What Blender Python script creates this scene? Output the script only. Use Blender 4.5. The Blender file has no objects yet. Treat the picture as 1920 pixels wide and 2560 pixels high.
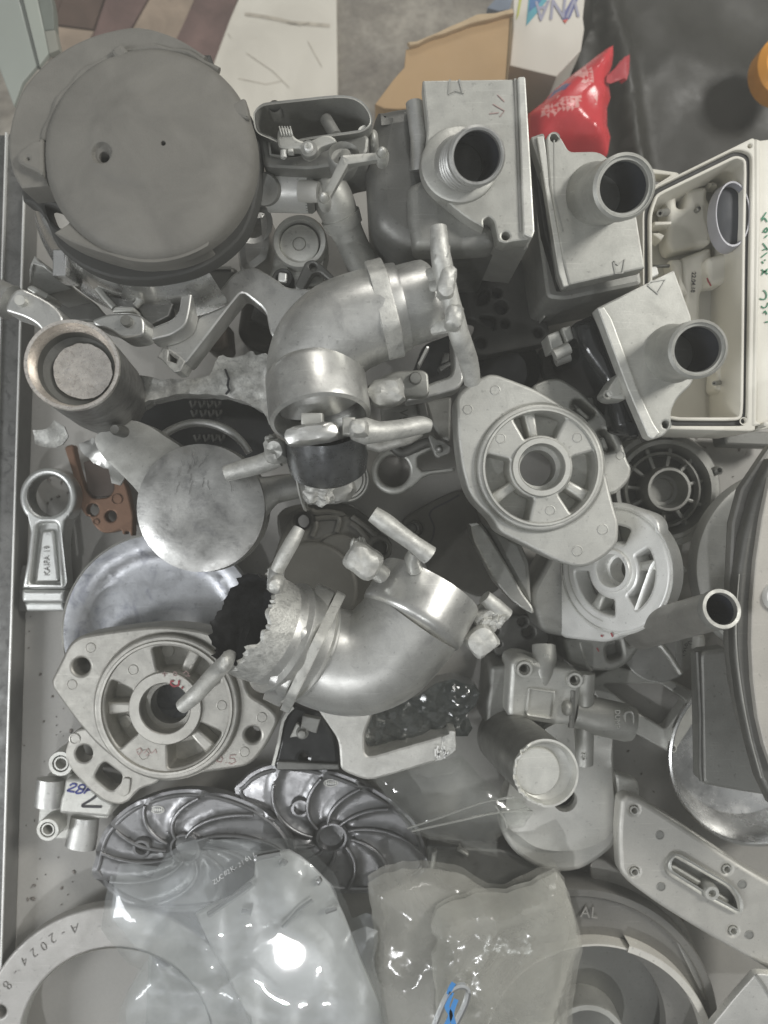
import bpy, bmesh, math, random
from mathutils import Vector, Matrix, Euler, noise
from mathutils.geometry import delaunay_2d_cdt
random.seed(7)
R_ = math.radians
SC = bpy.context.scene
COL = SC.collection
# ------------------------------------------------------------------ camera
H = 0.60                                   # camera height over the tray floor (m)
FPX = 1884.0                               # focal length in pixels of the 1920 x 2560 picture
cd = bpy.data.cameras.new('camera')
cam = bpy.data.objects.new('camera', cd)
COL.objects.link(cam)
cam.location = (0, 0, H)
cd.sensor_fit = 'HORIZONTAL'
cd.sensor_width = 36.0
cd.lens = 36.0 * FPX / 1920.0
cd.clip_start = 0.01
cd.clip_end = 50
cd.dof.use_dof = True                      # a phone camera: near things sharp, the floor beyond soft
cd.dof.focus_distance = 0.465
cd.dof.aperture_fstop = 9
SC.camera = cam
# ------------------------------------------------------------------ light
world = bpy.data.worlds.new('World')
SC.world = world
world.use_nodes = True
bg = world.node_tree.nodes['Background']
bg.inputs['Color'].default_value = (0.93, 0.97, 0.98, 1)
bg.inputs['Strength'].default_value = 0.11


def lamp(name, loc, target, sx, sy, power, col=(1, 1, 1), disk=False):
    ld = bpy.data.lights.new(name, 'AREA')
    ld.shape = 'DISK' if disk else 'RECTANGLE'
    ld.size = sx
    if not disk:
        ld.size_y = sy
    ld.energy = power
    ld.color = col
    o = bpy.data.objects.new(name, ld)
    COL.objects.link(o)
    o.location = loc
    o.rotation_euler = (Vector(target) - Vector(loc)).to_track_quat('-Z', 'Y').to_euler()
    return o


lamp('overhead_fill', (0, -0.2, 2.5), (0, -0.2, 0), 3.2, 3.0, 8, (0.97, 0.99, 1.0))  # broad soft fill added overhead, standing in for a lit ceiling
lamp('ceiling_panel_lamp', (1.40, 0.75, 1.40), (0, 0, 0), 0.42, 0.42, 30, (1, 0.98, 0.93))
lamp('far_ceiling_lamp', (-1.6, -0.7, 1.5), (0, 0, 0), 0.35, 0.8, 22, (0.96, 0.98, 1.0))
lamp('floor_side_lamp', (0.2, 2.6, 1.6), (0.1, 0.6, -0.3), 0.6, 0.6, 20, (1, 0.97, 0.92))
SC.view_settings.view_transform = 'Standard'
SC.view_settings.look = 'None'
SC.view_settings.exposure = 0.0
SC.view_settings.gamma = 1.0
SC.render.engine = 'CYCLES'
SC.cycles.use_denoising = True
SC.cycles.max_bounces = 10
SC.cycles.transparent_max_bounces = 16
SC.cycles.sample_clamp_indirect = 4.0

# ------------------------------------------------------------------ picture coordinates -> places at a height
S = 0.57866


def W(p, z):
    d = (H - z) / FPX
    return Vector(((p[0] - 960) * d, -(p[1] - 1280) * d, z))


class Zm:
    """Reads coordinates measured on an enlarged piece of the photograph into its own pixels."""
    def __init__(s, x, y, k):
        s.x, s.y, s.k = x, y, k

    def __call__(s, *a):
        if len(a) == 2:
            return (s.x + a[0] * s.k, s.y + a[1] * s.k)
        r = []
        for t in a[0].split():
            u, v = t.split(',')
            r.append((s.x + float(u) * s.k, s.y + float(v) * s.k))
        return r


zA = Zm(0, 0, S); zB = Zm(960, 0, S); zC = Zm(0, 600, S); zD = Zm(960, 600, S)
zE = Zm(0, 1240, S); zF = Zm(960, 1240, S); zG = Zm(0, 1840, S); zH = Zm(960, 1840, S)
zV = Zm(0, 0, 1.15732); zP = Zm(0, 0, 1.0)
z1 = Zm(1600, 330, 0.3482); z2 = Zm(1220, 0, 0.2411); z3 = Zm(620, 220, 0.2170); z4 = Zm(0, 440, 0.2532)
z5 = Zm(900, 1050, 0.2049); z6 = Zm(1200, 1420, 0.2170); z7 = Zm(560, 1700, 0.4099); z8 = Zm(1540, 1150, 0.2487)
z9 = Zm(640, 1080, 0.2170); zR = Zm(0, 2230, 0.2532); zT = Zm(500, 2080, 0.2411); zQ = Zm(60, 1840, 0.1688)
zK = Zm(1000, 600, 0.2532); zL = Zm(420, 640, 0.1808); zU = Zm(660, 600, 0.3617); zX = Zm(500, 1280, 0.4822)
zY = Zm(1020, 2000, 0.5425); zN = Zm(0, 0, 0.3165)


class Fr:
    """A plane with its own axes: origin, X, Y, normal Z."""
    def __init__(s, p, z, tx=0, ty=0, rz=0, M=None):
        if M is None:
            M = Matrix.Translation(W(p, z)) @ Euler((R_(tx), R_(ty), R_(rz)), 'XYZ').to_matrix().to_4x4()
        s.M = M
        s.I = M.inverted()
        s.o = M.translation.copy()
        s.n = (M.to_3x3() @ Vector((0, 0, 1))).normalized()
        s.s = (H - s.o.z) / FPX             # metres per picture pixel here

    def uv(s, p):
        d = Vector((p[0] - 960, -(p[1] - 1280), -FPX)).normalized()
        c = Vector((0, 0, H))
        t = (s.o - c).dot(s.n) / d.dot(s.n)
        q = s.I @ (c + d * t)
        return (q.x, q.y)

    def P(s, pts):
        return [s.uv(p) for p in pts]

    def up(s, dz):
        return Fr(None, 0, M=s.M @ Matrix.Translation((0, 0, dz)))


def axis_frame(a, b):
    """Frame at a with Z towards b."""
    z = (b - a).normalized()
    M = z.to_track_quat('Z', 'Y').to_matrix().to_4x4()
    M.translation = a
    return Fr(None, 0, M=M)


def circ(c, r, n=32, a0=0, ry=None):
    return [(c[0] + r * math.cos(a0 + 2 * math.pi * i / n), c[1] + (ry or r) * math.sin(a0 + 2 * math.pi * i / n)) for i in range(n)]


def rnd(pts, r, n=4):
    out = []
    m = len(pts)
    rr = r if isinstance(r, (list, tuple)) else [r] * m
    for i in range(m):
        p = Vector(pts[i]); a = Vector(pts[i - 1]) - p; b = Vector(pts[(i + 1) % m]) - p
        la, lb = a.length, b.length
        c = min(rr[i], .45 * la, .45 * lb)
        if c < 1e-6:
            out.append(tuple(p)); continue
        s, e = p + a / la * c, p + b / lb * c
        for k in range(n + 1):
            t = k / n
            q = s * (1 - t) ** 2 + p * 2 * t * (1 - t) + e * t * t
            out.append((q.x, q.y))
    return out


def spl(pts, n=5, closed=True):
    out = []
    m = len(pts)
    V = [Vector(p) for p in pts]
    rng = range(m) if closed else range(m - 1)
    for i in rng:
        if closed:
            a, b, c, d = V[i - 1], V[i], V[(i + 1) % m], V[(i + 2) % m]
        else:
            a, b, c, d = V[max(i - 1, 0)], V[i], V[i + 1], V[min(i + 2, m - 1)]
        for k in range(n):
            t = k / n
            q = .5 * (2 * b + (c - a) * t + (2 * a - 5 * b + 4 * c - d) * t * t + (3 * b - a - 3 * c + d) * t ** 3)
            out.append(q if len(q) == 3 else (q.x, q.y))
    if not closed:
        q = V[-1]
        out.append(q.copy() if len(q) == 3 else (q.x, q.y))
    return out


def jag(pts, amp, step, seed=0):
    """Roughens an outline: broken or flashed cast edges."""
    rr = random.Random(seed)
    out = []
    m = len(pts)
    for i in range(m):
        a, b = Vector(pts[i]), Vector(pts[(i + 1) % m])
        k = max(1, int((b - a).length / step))
        nrm = Vector((b.y - a.y, a.x - b.x)).normalized() if (b - a).length > 1e-9 else Vector((0, 0))
        for j in range(k):
            q = a.lerp(b, j / k) + nrm * rr.uniform(-amp, amp)
            out.append((q.x, q.y))
    return out


def area(p):
    return .5 * sum(p[i - 1][0] * p[i][1] - p[i][0] * p[i - 1][1] for i in range(len(p)))


def inside(x, y, poly):
    r = False
    j = len(poly) - 1
    for i in range(len(poly)):
        xi, yi = poly[i]; xj, yj = poly[j]
        if (yi > y) != (yj > y) and x < (xj - xi) * (y - yi) / (yj - yi) + xi:
            r = not r
        j = i
    return r


def inset(p, d):
    """Moves a loop to its left by d (inwards for a counter-clockwise outline)."""
    m = len(p)
    out = []
    for i in range(m):
        a, b, c = Vector(p[i - 1]), Vector(p[i]), Vector(p[(i + 1) % m])
        e, f = b - a, c - b
        if e.length < 1e-9 or f.length < 1e-9:
            out.append(tuple(b)); continue
        n1 = Vector((-e.y, e.x)).normalized(); n2 = Vector((-f.y, f.x)).normalized()
        k = n1 + n2
        q = max(.35, 1 + n1.dot(n2))
        out.append((b.x + k.x / q * d, b.y + k.y / q * d))
    return out


def triangulate(loops, extra=()):
    """Triangles of the region inside loops[0] and outside the others; the vertices come back in order: loops, then extra."""
    vs, es = [], []
    for lp in loops:
        k = len(vs)
        vs += [Vector(p) for p in lp]
        es += [(k + i, k + (i + 1) % len(lp)) for i in range(len(lp))]
    vs += [Vector(p) for p in extra]
    ov, oe, of, _, _, _ = delaunay_2d_cdt(vs, es, [], 0, 1e-7)
    tri = []
    for f in of:
        cx = sum(ov[i].x for i in f) / len(f); cy = sum(ov[i].y for i in f) / len(f)
        if inside(cx, cy, loops[0]) and not any(inside(cx, cy, h) for h in loops[1:]):
            if (ov[f[1]] - ov[f[0]]).cross(ov[f[2]] - ov[f[0]]) < 0:
                f = f[::-1]
            tri.append(tuple(f))
    return [(v.x, v.y) for v in ov], tri


class MB:
    def __init__(s):
        s.v, s.f, s.sm, s.mi = [], [], [], []
        s.cur = 0

    def add(s, M, vs, fs, smooth=True):
        k = len(s.v)
        s.v += [M @ Vector(v) for v in vs] if M is not None else [Vector(v) for v in vs]
        for f in fs:
            s.f.append(tuple(k + i for i in f))
            s.sm.append(smooth)
            s.mi.append(s.cur)
        return s

    def plate(s, fr, outer, h, holes=(), b=.0012, z=0.0, seg=2, bottom=True):
        """A plate whose top face is the outline (local metres) at local height z, rounded at its upper edge by b."""
        loops = [outer if area(outer) > 0 else outer[::-1]] + [q[::-1] if area(q) > 0 else q for q in holes]
        b = min(b, h * .9)
        M = fr.M
        top = []
        for lp in loops:
            n = len(lp)
            rings = [[(x, y, z - h) for x, y in lp]]
            for k in range(seg + 1):
                a = math.pi / 2 * k / seg
                q = inset(lp, b * (1 - math.cos(a)))
                rings.append([(x, y, z - b + b * math.sin(a)) for x, y in q])
            top.append([(x, y) for x, y, _ in rings[-1]])
            vs = [p for r in rings for p in r]
            fs, ff = [], []
            for k in range(len(rings) - 1):
                for i in range(n):
                    q = (k * n + i, k * n + (i + 1) % n, (k + 1) * n + (i + 1) % n, (k + 1) * n + i)
                    (ff if k == 0 else fs).append(q)
            s.add(M, vs, fs + ff, True)
        v, t = triangulate(top)
        s.add(M, [(x, y, z) for x, y in v], t, False)
        if bottom:
            v, t = triangulate(loops)
            s.add(M, [(x, y, z - h) for x, y in v], [f[::-1] for f in t], False)
        return s

    def cap(s, fr, outer, zf, h=0, holes=(), step=.004, smooth=True, jit=.25, closed=True, pts=None):
        """A surface over the outline with height zf(x, y), and walls down to local -h when h > 0."""
        loops = [outer if area(outer) > 0 else outer[::-1]] + [q[::-1] if area(q) > 0 else q for q in holes]
        xs = [p[0] for p in outer]; ys = [p[1] for p in outer]
        ex = []
        rr = random.Random(len(outer))
        edge = [p for lp in loops for p in lp]
        y = min(ys)
        if pts is not None:
            ex = [q for q in pts if inside(q[0], q[1], loops[0]) and not any(inside(q[0], q[1], g) for g in loops[1:])]
            y = 9
        while y < max(ys):
            x = min(xs)
            while x < max(xs):
                q = (x + rr.uniform(-jit, jit) * step, y + rr.uniform(-jit, jit) * step)
                if inside(q[0], q[1], loops[0]) and not any(inside(q[0], q[1], g) for g in loops[1:]):
                    ex.append(q)
                x += step
            y += step * .87
        v, t = triangulate(loops, ex)
        s.add(fr.M, [(x, y, zf(x, y)) for x, y in v], t, smooth)
        if h:
            for lp in loops:
                n = len(lp)
                vs = [(x, y, zf(x, y)) for x, y in lp] + [(x, y, -h) for x, y in lp]
                s.add(fr.M, vs, [(n + i, n + (i + 1) % n, (i + 1) % n, i) for i in range(n)], True)
            v, t = triangulate(loops)
            s.add(fr.M, [(x, y, -h) for x, y in v], [f[::-1] for f in t], False)
        return s

    def lathe(s, fr, prof, c=(0, 0), n=56, a0=0, a1=360, sy=1.0):
        """Turns the profile [(radius, height)] round the local Z axis at c; read from the outside bottom to the inside top."""
        full = abs(a1 - a0) >= 360
        m = n if full else n + 1
        vs = []
        for r, z in prof:
            for i in range(m):
                a = R_(a0 + (a1 - a0) * i / n)
                vs.append((c[0] + r * math.cos(a), c[1] + r * sy * math.sin(a), z))
        fs = []
        for k in range(len(prof) - 1):
            for i in range(n):
                j = (i + 1) % m
                fs.append((k * m + i, k * m + j, (k + 1) * m + j, (k + 1) * m + i))
        return s.add(fr.M, vs, fs, True)

    def tube(s, pts, rad, n=20, cap=True, flat=1.0, lump=0, seed=0, sect=None, up=(0, 0, 1), jagend=0):
        """Sweeps a round (or given) section along world points."""
        P = [Vector(p) for p in pts]
        m = len(P)
        if not isinstance(rad, (list, tuple)):
            rad = [rad] * m
        elif len(rad) != m:
            rad = [rad[min(len(rad) - 1, int(i * (len(rad) - 1) / (m - 1)))] * (1 - ((i * (len(rad) - 1) / (m - 1)) % 1)) +
                   rad[min(len(rad) - 1, int(i * (len(rad) - 1) / (m - 1)) + 1)] * ((i * (len(rad) - 1) / (m - 1)) % 1) for i in range(m)]
        sec = sect or [(math.cos(2 * math.pi * k / n), math.sin(2 * math.pi * k / n)) for k in range(n)]
        n = len(sec)
        u0 = Vector(up)
        vs = []
        rr = random.Random(seed)
        for i in range(m):
            t = (P[min(i + 1, m - 1)] - P[max(i - 1, 0)]).normalized()
            sd = t.cross(u0)
            if sd.length < .15:
                sd = t.cross(Vector((0, 1, 0)))
            sd.normalize()
            nn = sd.cross(t).normalized()
            for a, b in sec:
                q = P[i] + (sd * a + nn * b * flat) * rad[i]
                if lump:
                    q += (sd * a + nn * b) * rad[i] * lump * noise.noise(q * 60 + Vector((seed, 0, 0)))
                if jagend and (i == m - 1):
                    q += t * rr.uniform(-jagend, jagend)
                vs.append(q)
        fs = []
        for i in range(m - 1):
            for k in range(n):
                fs.append((i * n + k, i * n + (k + 1) % n, (i + 1) * n + (k + 1) % n, (i + 1) * n + k))
        s.add(None, vs, fs, True)
        if cap:
            s.add(None, vs[:n], [tuple(range(n))[::-1]], False)
            s.add(None, vs[-n:], [tuple(range(n))], False)
        return s

    def blob(s, c, r, rz=0, power=3.5, lump=.12, seed=0, n=18, M=None):
        """A lumpy rounded block: overflow wells, gates and broken sprue ends."""
        vs, fs = [], []
        m = n // 2 + 1
        rot = M if M is not None else Matrix.Rotation(R_(rz), 4, 'Z')
        c = Vector(c)
        for i in range(m + 1):
            th = math.pi * i / m
            for k in range(n):
                ph = 2 * math.pi * k / n
                d = Vector((math.sin(th) * math.cos(ph), math.sin(th) * math.sin(ph), math.cos(th)))
                q = (abs(d.x) ** power + abs(d.y) ** power + abs(d.z) ** power) ** (-1 / power)
                d = d * q
                d *= 1 + lump * noise.noise(d * 2.2 + Vector((seed * 3.1, seed, 0)))
                vs.append(c + (rot @ Vector((d.x * r[0], d.y * r[1], d.z * r[2]))))
        for i in range(m):
            for k in range(n):
                fs.append((i * n + k, (i + 1) * n + k, (i + 1) * n + (k + 1) % n, i * n + (k + 1) % n))
        return s.add(None, vs, fs, True)

    def box(s, fr, x0, x1, y0, y1, z0, z1, b=.0008):
        return s.plate(fr, [(x0, y0), (x1, y0), (x1, y1), (x0, y1)], z1 - z0, (), b, z1)

    def ribbon(s, fr, pts, w, z=.0003, th=.0002):
        """A flat stroke along local points: ink and raised marks."""
        pts = [(p[0], p[1]) for p in pts]
        m = len(pts)
        if m < 2:
            return s
        L, Rr = [], []
        for i in range(m):
            a = Vector(pts[max(i - 1, 0)]); b = Vector(pts[min(i + 1, m - 1)])
            d = (b - a)
            d = d.normalized() if d.length > 1e-9 else Vector((1, 0))
            q = Vector((-d.y, d.x)) * w * .5
            p = Vector(pts[i])
            L.append(p + q); Rr.append(p - q)
        vs = [(p.x, p.y, z) for p in L] + [(p.x, p.y, z) for p in Rr] + [(p.x, p.y, z - th) for p in L] + [(p.x, p.y, z - th) for p in Rr]
        fs = []
        for i in range(m - 1):
            fs += [(m + i, m + i + 1, i + 1, i), (i, i + 1, 2 * m + i + 1, 2 * m + i), (3 * m + i, 3 * m + i + 1, m + i + 1, m + i)]
        return s.add(fr.M, vs, fs, False)

    def text(s, fr, body, size, at, rz=0, z=.0004, ext=.0003, bold=0, shear=0, flip=False, font_sx=1):
        cu = bpy.data.curves.new('t', 'FONT')
        cu.body = body; cu.size = size; cu.extrude = ext; cu.align_x = 'CENTER'; cu.align_y = 'CENTER'
        cu.offset = bold; cu.shear = shear; cu.resolution_u = 3
        o = bpy.data.objects.new('t', cu)
        COL.objects.link(o)
        dg = bpy.context.evaluated_depsgraph_get()
        me = bpy.data.meshes.new_from_object(o.evaluated_get(dg))
        M = fr.M @ Matrix.Translation((at[0], at[1], z)) @ Matrix.Rotation(R_(rz), 4, 'Z') @ Matrix.Diagonal((font_sx * (-1 if flip else 1), 1, 1, 1))
        s.add(M, [v.co.copy() for v in me.vertices], [tuple(p.vertices) for p in me.polygons], False)
        bpy.data.objects.remove(o); bpy.data.curves.remove(cu); bpy.data.meshes.remove(me)
        return s


def mesh_of(name, mb, mats, org, sharp=38):
    me = bpy.data.meshes.new(name)
    me.from_pydata([v - org for v in mb.v], [], mb.f)
    for p, sm, mi in zip(me.polygons, mb.sm, mb.mi):
        p.use_smooth = sm
        p.material_index = mi
    bm = bmesh.new()
    bm.from_mesh(me)
    bmesh.ops.remove_doubles(bm, verts=bm.verts, dist=2e-6)
    bm.to_mesh(me)
    bm.free()
    for m in (mats if isinstance(mats, (list, tuple)) else [mats]):
        me.materials.append(m)
    flat = [not p.use_smooth for p in me.polygons]
    me.set_sharp_from_angle(angle=R_(sharp))
    for p, q in zip(me.polygons, flat):
        if q:
            p.use_smooth = False
    return me


class Thing:
    def __init__(s, name, label, cat, group=None):
        s.name, s.label, s.cat, s.group = name, label, cat, group
        s.parts = []

    def part(s, name, mb, mat, parent=None, label=None, sharp=38, kind=None):
        s.parts.append([name, mb, mat, parent, label, sharp, kind])
        return len(s.parts) - 1

    def done(s):
        vs = [v for p in s.parts for v in p[1].v]
        lo = Vector((min(v.x for v in vs), min(v.y for v in vs), min(v.z for v in vs)))
        hi = Vector((max(v.x for v in vs), max(v.y for v in vs), max(v.z for v in vs)))
        org = Vector(((lo.x + hi.x) / 2, (lo.y + hi.y) / 2, lo.z))
        if len(s.parts) == 1:
            n, mb, mat, _, _, sh, kind = s.parts[0]
            root = bpy.data.objects.new(s.name, mesh_of(s.name, mb, mat, org, sh))
        else:
            root = bpy.data.objects.new(s.name, None)
            root.empty_display_size = .02
        COL.objects.link(root)
        root.location = org
        root['label'] = s.label
        root['category'] = s.cat
        if s.group:
            root['group'] = s.group
        if len(s.parts) > 1:
            obs = []
            for n, mb, mat, par, lab, sh, kind in s.parts:
                o = bpy.data.objects.new(n, mesh_of(n, mb, mat, org, sh))
                COL.objects.link(o)
                o.parent = root if par is None else obs[par]
                if lab:
                    o['label'] = lab
                if kind:
                    o['kind'] = kind
                obs.append(o)
        return root


def structure(name, mb, mat, kind='structure'):
    vs = mb.v
    org = Vector((sum(v.x for v in vs) / len(vs), sum(v.y for v in vs) / len(vs), min(v.z for v in vs)))
    o = bpy.data.objects.new(name, mesh_of(name, mb, mat, org))
    COL.objects.link(o)
    o.location = org
    o['kind'] = kind
    return o


# ------------------------------------------------------------------ materials
class NT:
    def __init__(s, name):
        s.m = bpy.data.materials.new(name)
        s.m.use_nodes = True
        s.t = s.m.node_tree
        s.b = s.t.nodes['Principled BSDF']
        s.out = s.t.nodes['Material Output']
        s.tc = s.t.nodes.new('ShaderNodeTexCoord')

    def n(s, kind, **kw):
        q = s.t.nodes.new(kind)
        for k, v in kw.items():
            setattr(q, k, v)
        return q

    def link(s, a, b):
        s.t.links.new(a, b)

    def noise(s, scale, detail=4, rough=.6, dist=0, co=None):
        q = s.n('ShaderNodeTexNoise')
        q.inputs['Scale'].default_value = scale
        q.inputs['Detail'].default_value = detail
        q.inputs['Roughness'].default_value = rough
        q.inputs['Distortion'].default_value = dist
        s.link(co or s.tc.outputs['Object'], q.inputs['Vector'])
        return q.outputs['Fac']

    def ramp(s, fac, stops):
        q = s.n('ShaderNodeValToRGB')
        e = q.color_ramp.elements
        while len(e) < len(stops):
            e.new(.5)
        for k, (p, c) in enumerate(stops):
            e[k].position = p
            e[k].color = (*c, 1) if len(c) == 3 else c
        s.link(fac, q.inputs['Fac'])
        return q.outputs['Color']

    def mix(s, fac, a, b, mode='MIX'):
        q = s.n('ShaderNodeMix', data_type='RGBA', blend_type=mode)
        for sock, v in ((0, fac), (6, a), (7, b)):
            if isinstance(v, (int, float)):
                q.inputs[sock].default_value = v
            elif isinstance(v, tuple):
                q.inputs[sock].default_value = (*v, 1)
            else:
                s.link(v, q.inputs[sock])
        return q.outputs[2]

    def maprange(s, v, a, b, c, d):
        q = s.n('ShaderNodeMapRange')
        for k, x in zip((1, 2, 3, 4), (a, b, c, d)):
            q.inputs[k].default_value = x
        s.link(v, q.inputs[0])
        return q.outputs[0]

    def bump(s, hgt, strength, dist=.0004):
        q = s.n('ShaderNodeBump')
        q.inputs['Strength'].default_value = strength
        q.inputs['Distance'].default_value = dist
        s.link(hgt, q.inputs['Height'])
        return q.outputs['Normal']


def mul(c, k):
    return tuple(min(1, x * k) for x in c)


def metal(name, col, rough=.45, met=.9, var=.22, patch=45, grain=900, bump=.25, rv=.12, spots=0.0, spotcol=(.12, .12, .12), wear=0):
    t = NT(name)
    n1 = t.noise(patch, 6, .62, .4)
    c = t.ramp(n1, [(.28, mul(col, 1 - var * 1.2)), (.5, col), (.72, mul(col, 1 + var))])
    g = t.noise(grain, 3, .7)
    c = t.mix(t.maprange(g, .3, .7, 0, .25), c, mul(col, .62))
    mp = t.n('ShaderNodeMapping')
    mp.inputs['Rotation'].default_value = (.2, .3, .7)
    mp.inputs['Scale'].default_value = (38, 760, 240)
    t.link(t.tc.outputs['Object'], mp.inputs['Vector'])
    sc = t.noise(1.0, 3, .6, .3, mp.outputs['Vector'])
    c = t.mix(t.maprange(sc, .62, .70, 0, .30), c, mul(col, 1.45))
    pit = t.noise(330, 2, .5)
    c = t.mix(t.maprange(pit, .66, .74, 0, .45), c, mul(col, .45))
    if spots:
        sn = t.noise(patch * 1.7, 8, .7, 1.2)
        c = t.mix(t.maprange(sn, .52, .66, 0, spots), c, spotcol)
    if wear:
        ge = t.n('ShaderNodeNewGeometry')
        c = t.mix(t.maprange(ge.outputs['Pointiness'], .52, .62, 0, wear), c, mul(col, 1.6))
    t.link(c, t.b.inputs['Base Color'])
    t.b.inputs['Metallic'].default_value = met
    n2 = t.noise(patch * 2.3, 5, .65)
    t.link(t.maprange(n2, .3, .7, max(.05, rough - rv), min(1, rough + rv)), t.b.inputs['Roughness'])
    n3 = t.noise(grain * .7, 4, .7)
    n4 = t.noise(patch * 4, 3, .5)
    h = t.mix(.35, n3, n4)
    t.link(t.bump(h, bump), t.b.inputs['Normal'])
    return t.m


def plain(name, col, rough=.6, var=.15, patch=30, bump=.15, met=0, grain=700, spec=.5):
    t = NT(name)
    n1 = t.noise(patch, 6, .6, .5)
    c = t.ramp(n1, [(.25, mul(col, 1 - var)), (.75, mul(col, 1 + var))])
    t.link(c, t.b.inputs['Base Color'])
    t.b.inputs['Metallic'].default_value = met
    t.b.inputs['Specular IOR Level'].default_value = spec
    n2 = t.noise(patch * 3, 4)
    t.link(t.maprange(n2, .3, .7, max(.04, rough - .1), min(1, rough + .1)), t.b.inputs['Roughness'])
    t.link(t.bump(t.noise(grain, 3), bump), t.b.inputs['Normal'])
    return t.m


def film(name, col, opac, rough=.12, vari=.25, patch=22, bump=.3, trans=.5, glare_veil=0, crease=26, cw=.22, gf=1.3):
    """Thin plastic sheet: see-through, milky where creased, shiny."""
    t = NT(name)
    tr = t.n('ShaderNodeBsdfTransparent')
    tr.inputs['Color'].default_value = (.97, .98, .97, 1)
    df = t.n('ShaderNodeBsdfDiffuse'); df.inputs['Color'].default_value = (*col, 1)
    tl = t.n('ShaderNodeBsdfTranslucent'); tl.inputs['Color'].default_value = (*col, 1)
    m1 = t.n('ShaderNodeMixShader'); m1.inputs[0].default_value = trans
    t.link(df.outputs[0], m1.inputs[1]); t.link(tl.outputs[0], m1.inputs[2])
    m2 = t.n('ShaderNodeMixShader')
    nz = t.noise(patch, 6, .65, .8)
    rg = t.n('ShaderNodeTexNoise', noise_type='RIDGED_MULTIFRACTAL')
    rg.inputs['Scale'].default_value = crease; rg.inputs['Detail'].default_value = 4
    t.link(t.tc.outputs['Object'], rg.inputs['Vector'])
    ad = t.n('ShaderNodeMath', operation='ADD', use_clamp=True)
    t.link(t.maprange(nz, .3, .7, max(0, opac - vari), min(1, opac + vari)), ad.inputs[0])
    t.link(t.maprange(rg.outputs['Fac'], .9, 1.5, 0, cw), ad.inputs[1])
    t.link(ad.outputs[0], m2.inputs[0])
    t.link(tr.outputs[0], m2.inputs[1]); t.link(m1.outputs[0], m2.inputs[2])
    gl = t.n('ShaderNodeBsdfGlossy'); gl.inputs['Roughness'].default_value = rough
    gl.inputs['Color'].default_value = (1, 1, 1, 1)
    fr = t.n('ShaderNodeFresnel'); fr.inputs['IOR'].default_value = 1.5
    m3 = t.n('ShaderNodeMixShader')
    fm = t.n('ShaderNodeMath', operation='MULTIPLY'); fm.inputs[1].default_value = gf
    t.link(fr.outputs[0], fm.inputs[0])
    t.link(fm.outputs[0], m3.inputs[0]); t.link(m2.outputs[0], m3.inputs[1]); t.link(gl.outputs[0], m3.inputs[2])
    if glare_veil:
        g2 = t.n('ShaderNodeBsdfGlossy'); g2.inputs['Roughness'].default_value = .42; g2.inputs['Color'].default_value = (.92, .96, 1, 1)
        m4 = t.n('ShaderNodeMixShader'); m4.inputs[0].default_value = glare_veil
        t.link(m3.outputs[0], m4.inputs[1]); t.link(g2.outputs[0], m4.inputs[2])
        m3 = m4
    t.link(m3.outputs[0], t.out.inputs['Surface'])
    if bump:
        bn = t.bump(t.noise(patch * 6, 3, .5, .6), bump, .001)
        for q in (df, gl, fr):
            t.link(bn, q.inputs['Normal'])
    return t.m


M_ = {}
M_['cast'] = metal('cast_aluminium', (.43, .43, .40), .52, .65, .14, 40, wear=.35)
M_['castpale'] = metal('pale_smooth_cast', (.62, .615, .575), .52, .5, .08, 30, 1100, .25, wear=.3)
M_['castlt'] = metal('light_cast_aluminium', (.57, .57, .535), .52, .65, .12, 40, wear=.3)
M_['castmid'] = metal('grey_cast_aluminium', (.29, .29, .272), .56, .65, .18, 40, wear=.4)
M_['castdk'] = metal('dark_cast_aluminium', (.14, .14, .13), .55, .6, .2, 40)
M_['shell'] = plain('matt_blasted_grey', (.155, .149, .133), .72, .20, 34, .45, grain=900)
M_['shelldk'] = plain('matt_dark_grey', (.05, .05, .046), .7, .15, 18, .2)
M_['stain'] = metal('stained_cast_aluminium', (.62, .62, .595), .38, .82, .13, 26, 900, .15, .09, .3, (.20, .20, .205))
M_['rough'] = metal('rough_broken_aluminium', (.55, .55, .52), .55, .65, .34, 150, 1200, 1.0, .12, .6, (.24, .24, .23))
M_['sprue'] = metal('frosted_sprue_aluminium', (.54, .54, .51), .56, .6, .24, 110, 1300, .7, .1, .3, (.34, .34, .33))
M_['bright'] = metal('machined_aluminium', (.84, .84, .81), .42, .4, .05, 30, 1500, .12)
M_['shiny'] = metal('bright_turned_aluminium', (.74, .74, .73), .24, 1.0, .1, 30, 1200, .04)
M_['satin'] = metal('satin_aluminium', (.52, .52, .50), .45, .8, .1, 25)
M_['impel'] = metal('polished_impeller_aluminium', (.27, .27, .275), .38, .88, .10, 30, 800, .12)
M_['boxdk'] = metal('dark_grey_housing', (.17, .17, .16), .5, .6, .16, 25)
M_['copper'] = plain('brown_copper_coating', (.20, .115, .075), .5, .22, 50, .3, .55)
M_['copperrim'] = metal('copper_tinted_rim', (.80, .755, .70), .34, .9, .18, 220, 900, .5, .12, .4, (.24, .17, .135))
M_['black'] = plain('black_coated_metal', (.022, .022, .022), .42, .2, 40, .15, .2)
M_['blackgl'] = plain('glossy_black_plastic', (.015, .016, .017), .16, .2, 40, .05)
M_['plate'] = plain('dark_phosphated_plate', (.034, .034, .031), .65, .25, 40, .25)
M_['brownplate'] = plain('warm_dark_casting', (.085, .082, .07), .6, .16, 40, .25, .3)
M_['white'] = plain('ivory_painted_metal', (.66, .64, .57), .42, .05, 20, .08)
M_['nylon'] = plain('white_nylon', (.72, .71, .66), .35, .05, 20, .05)
M_['rubber'] = plain('black_rubber_seal', (.018, .018, .017), .55, .1, 40, .1)
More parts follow.
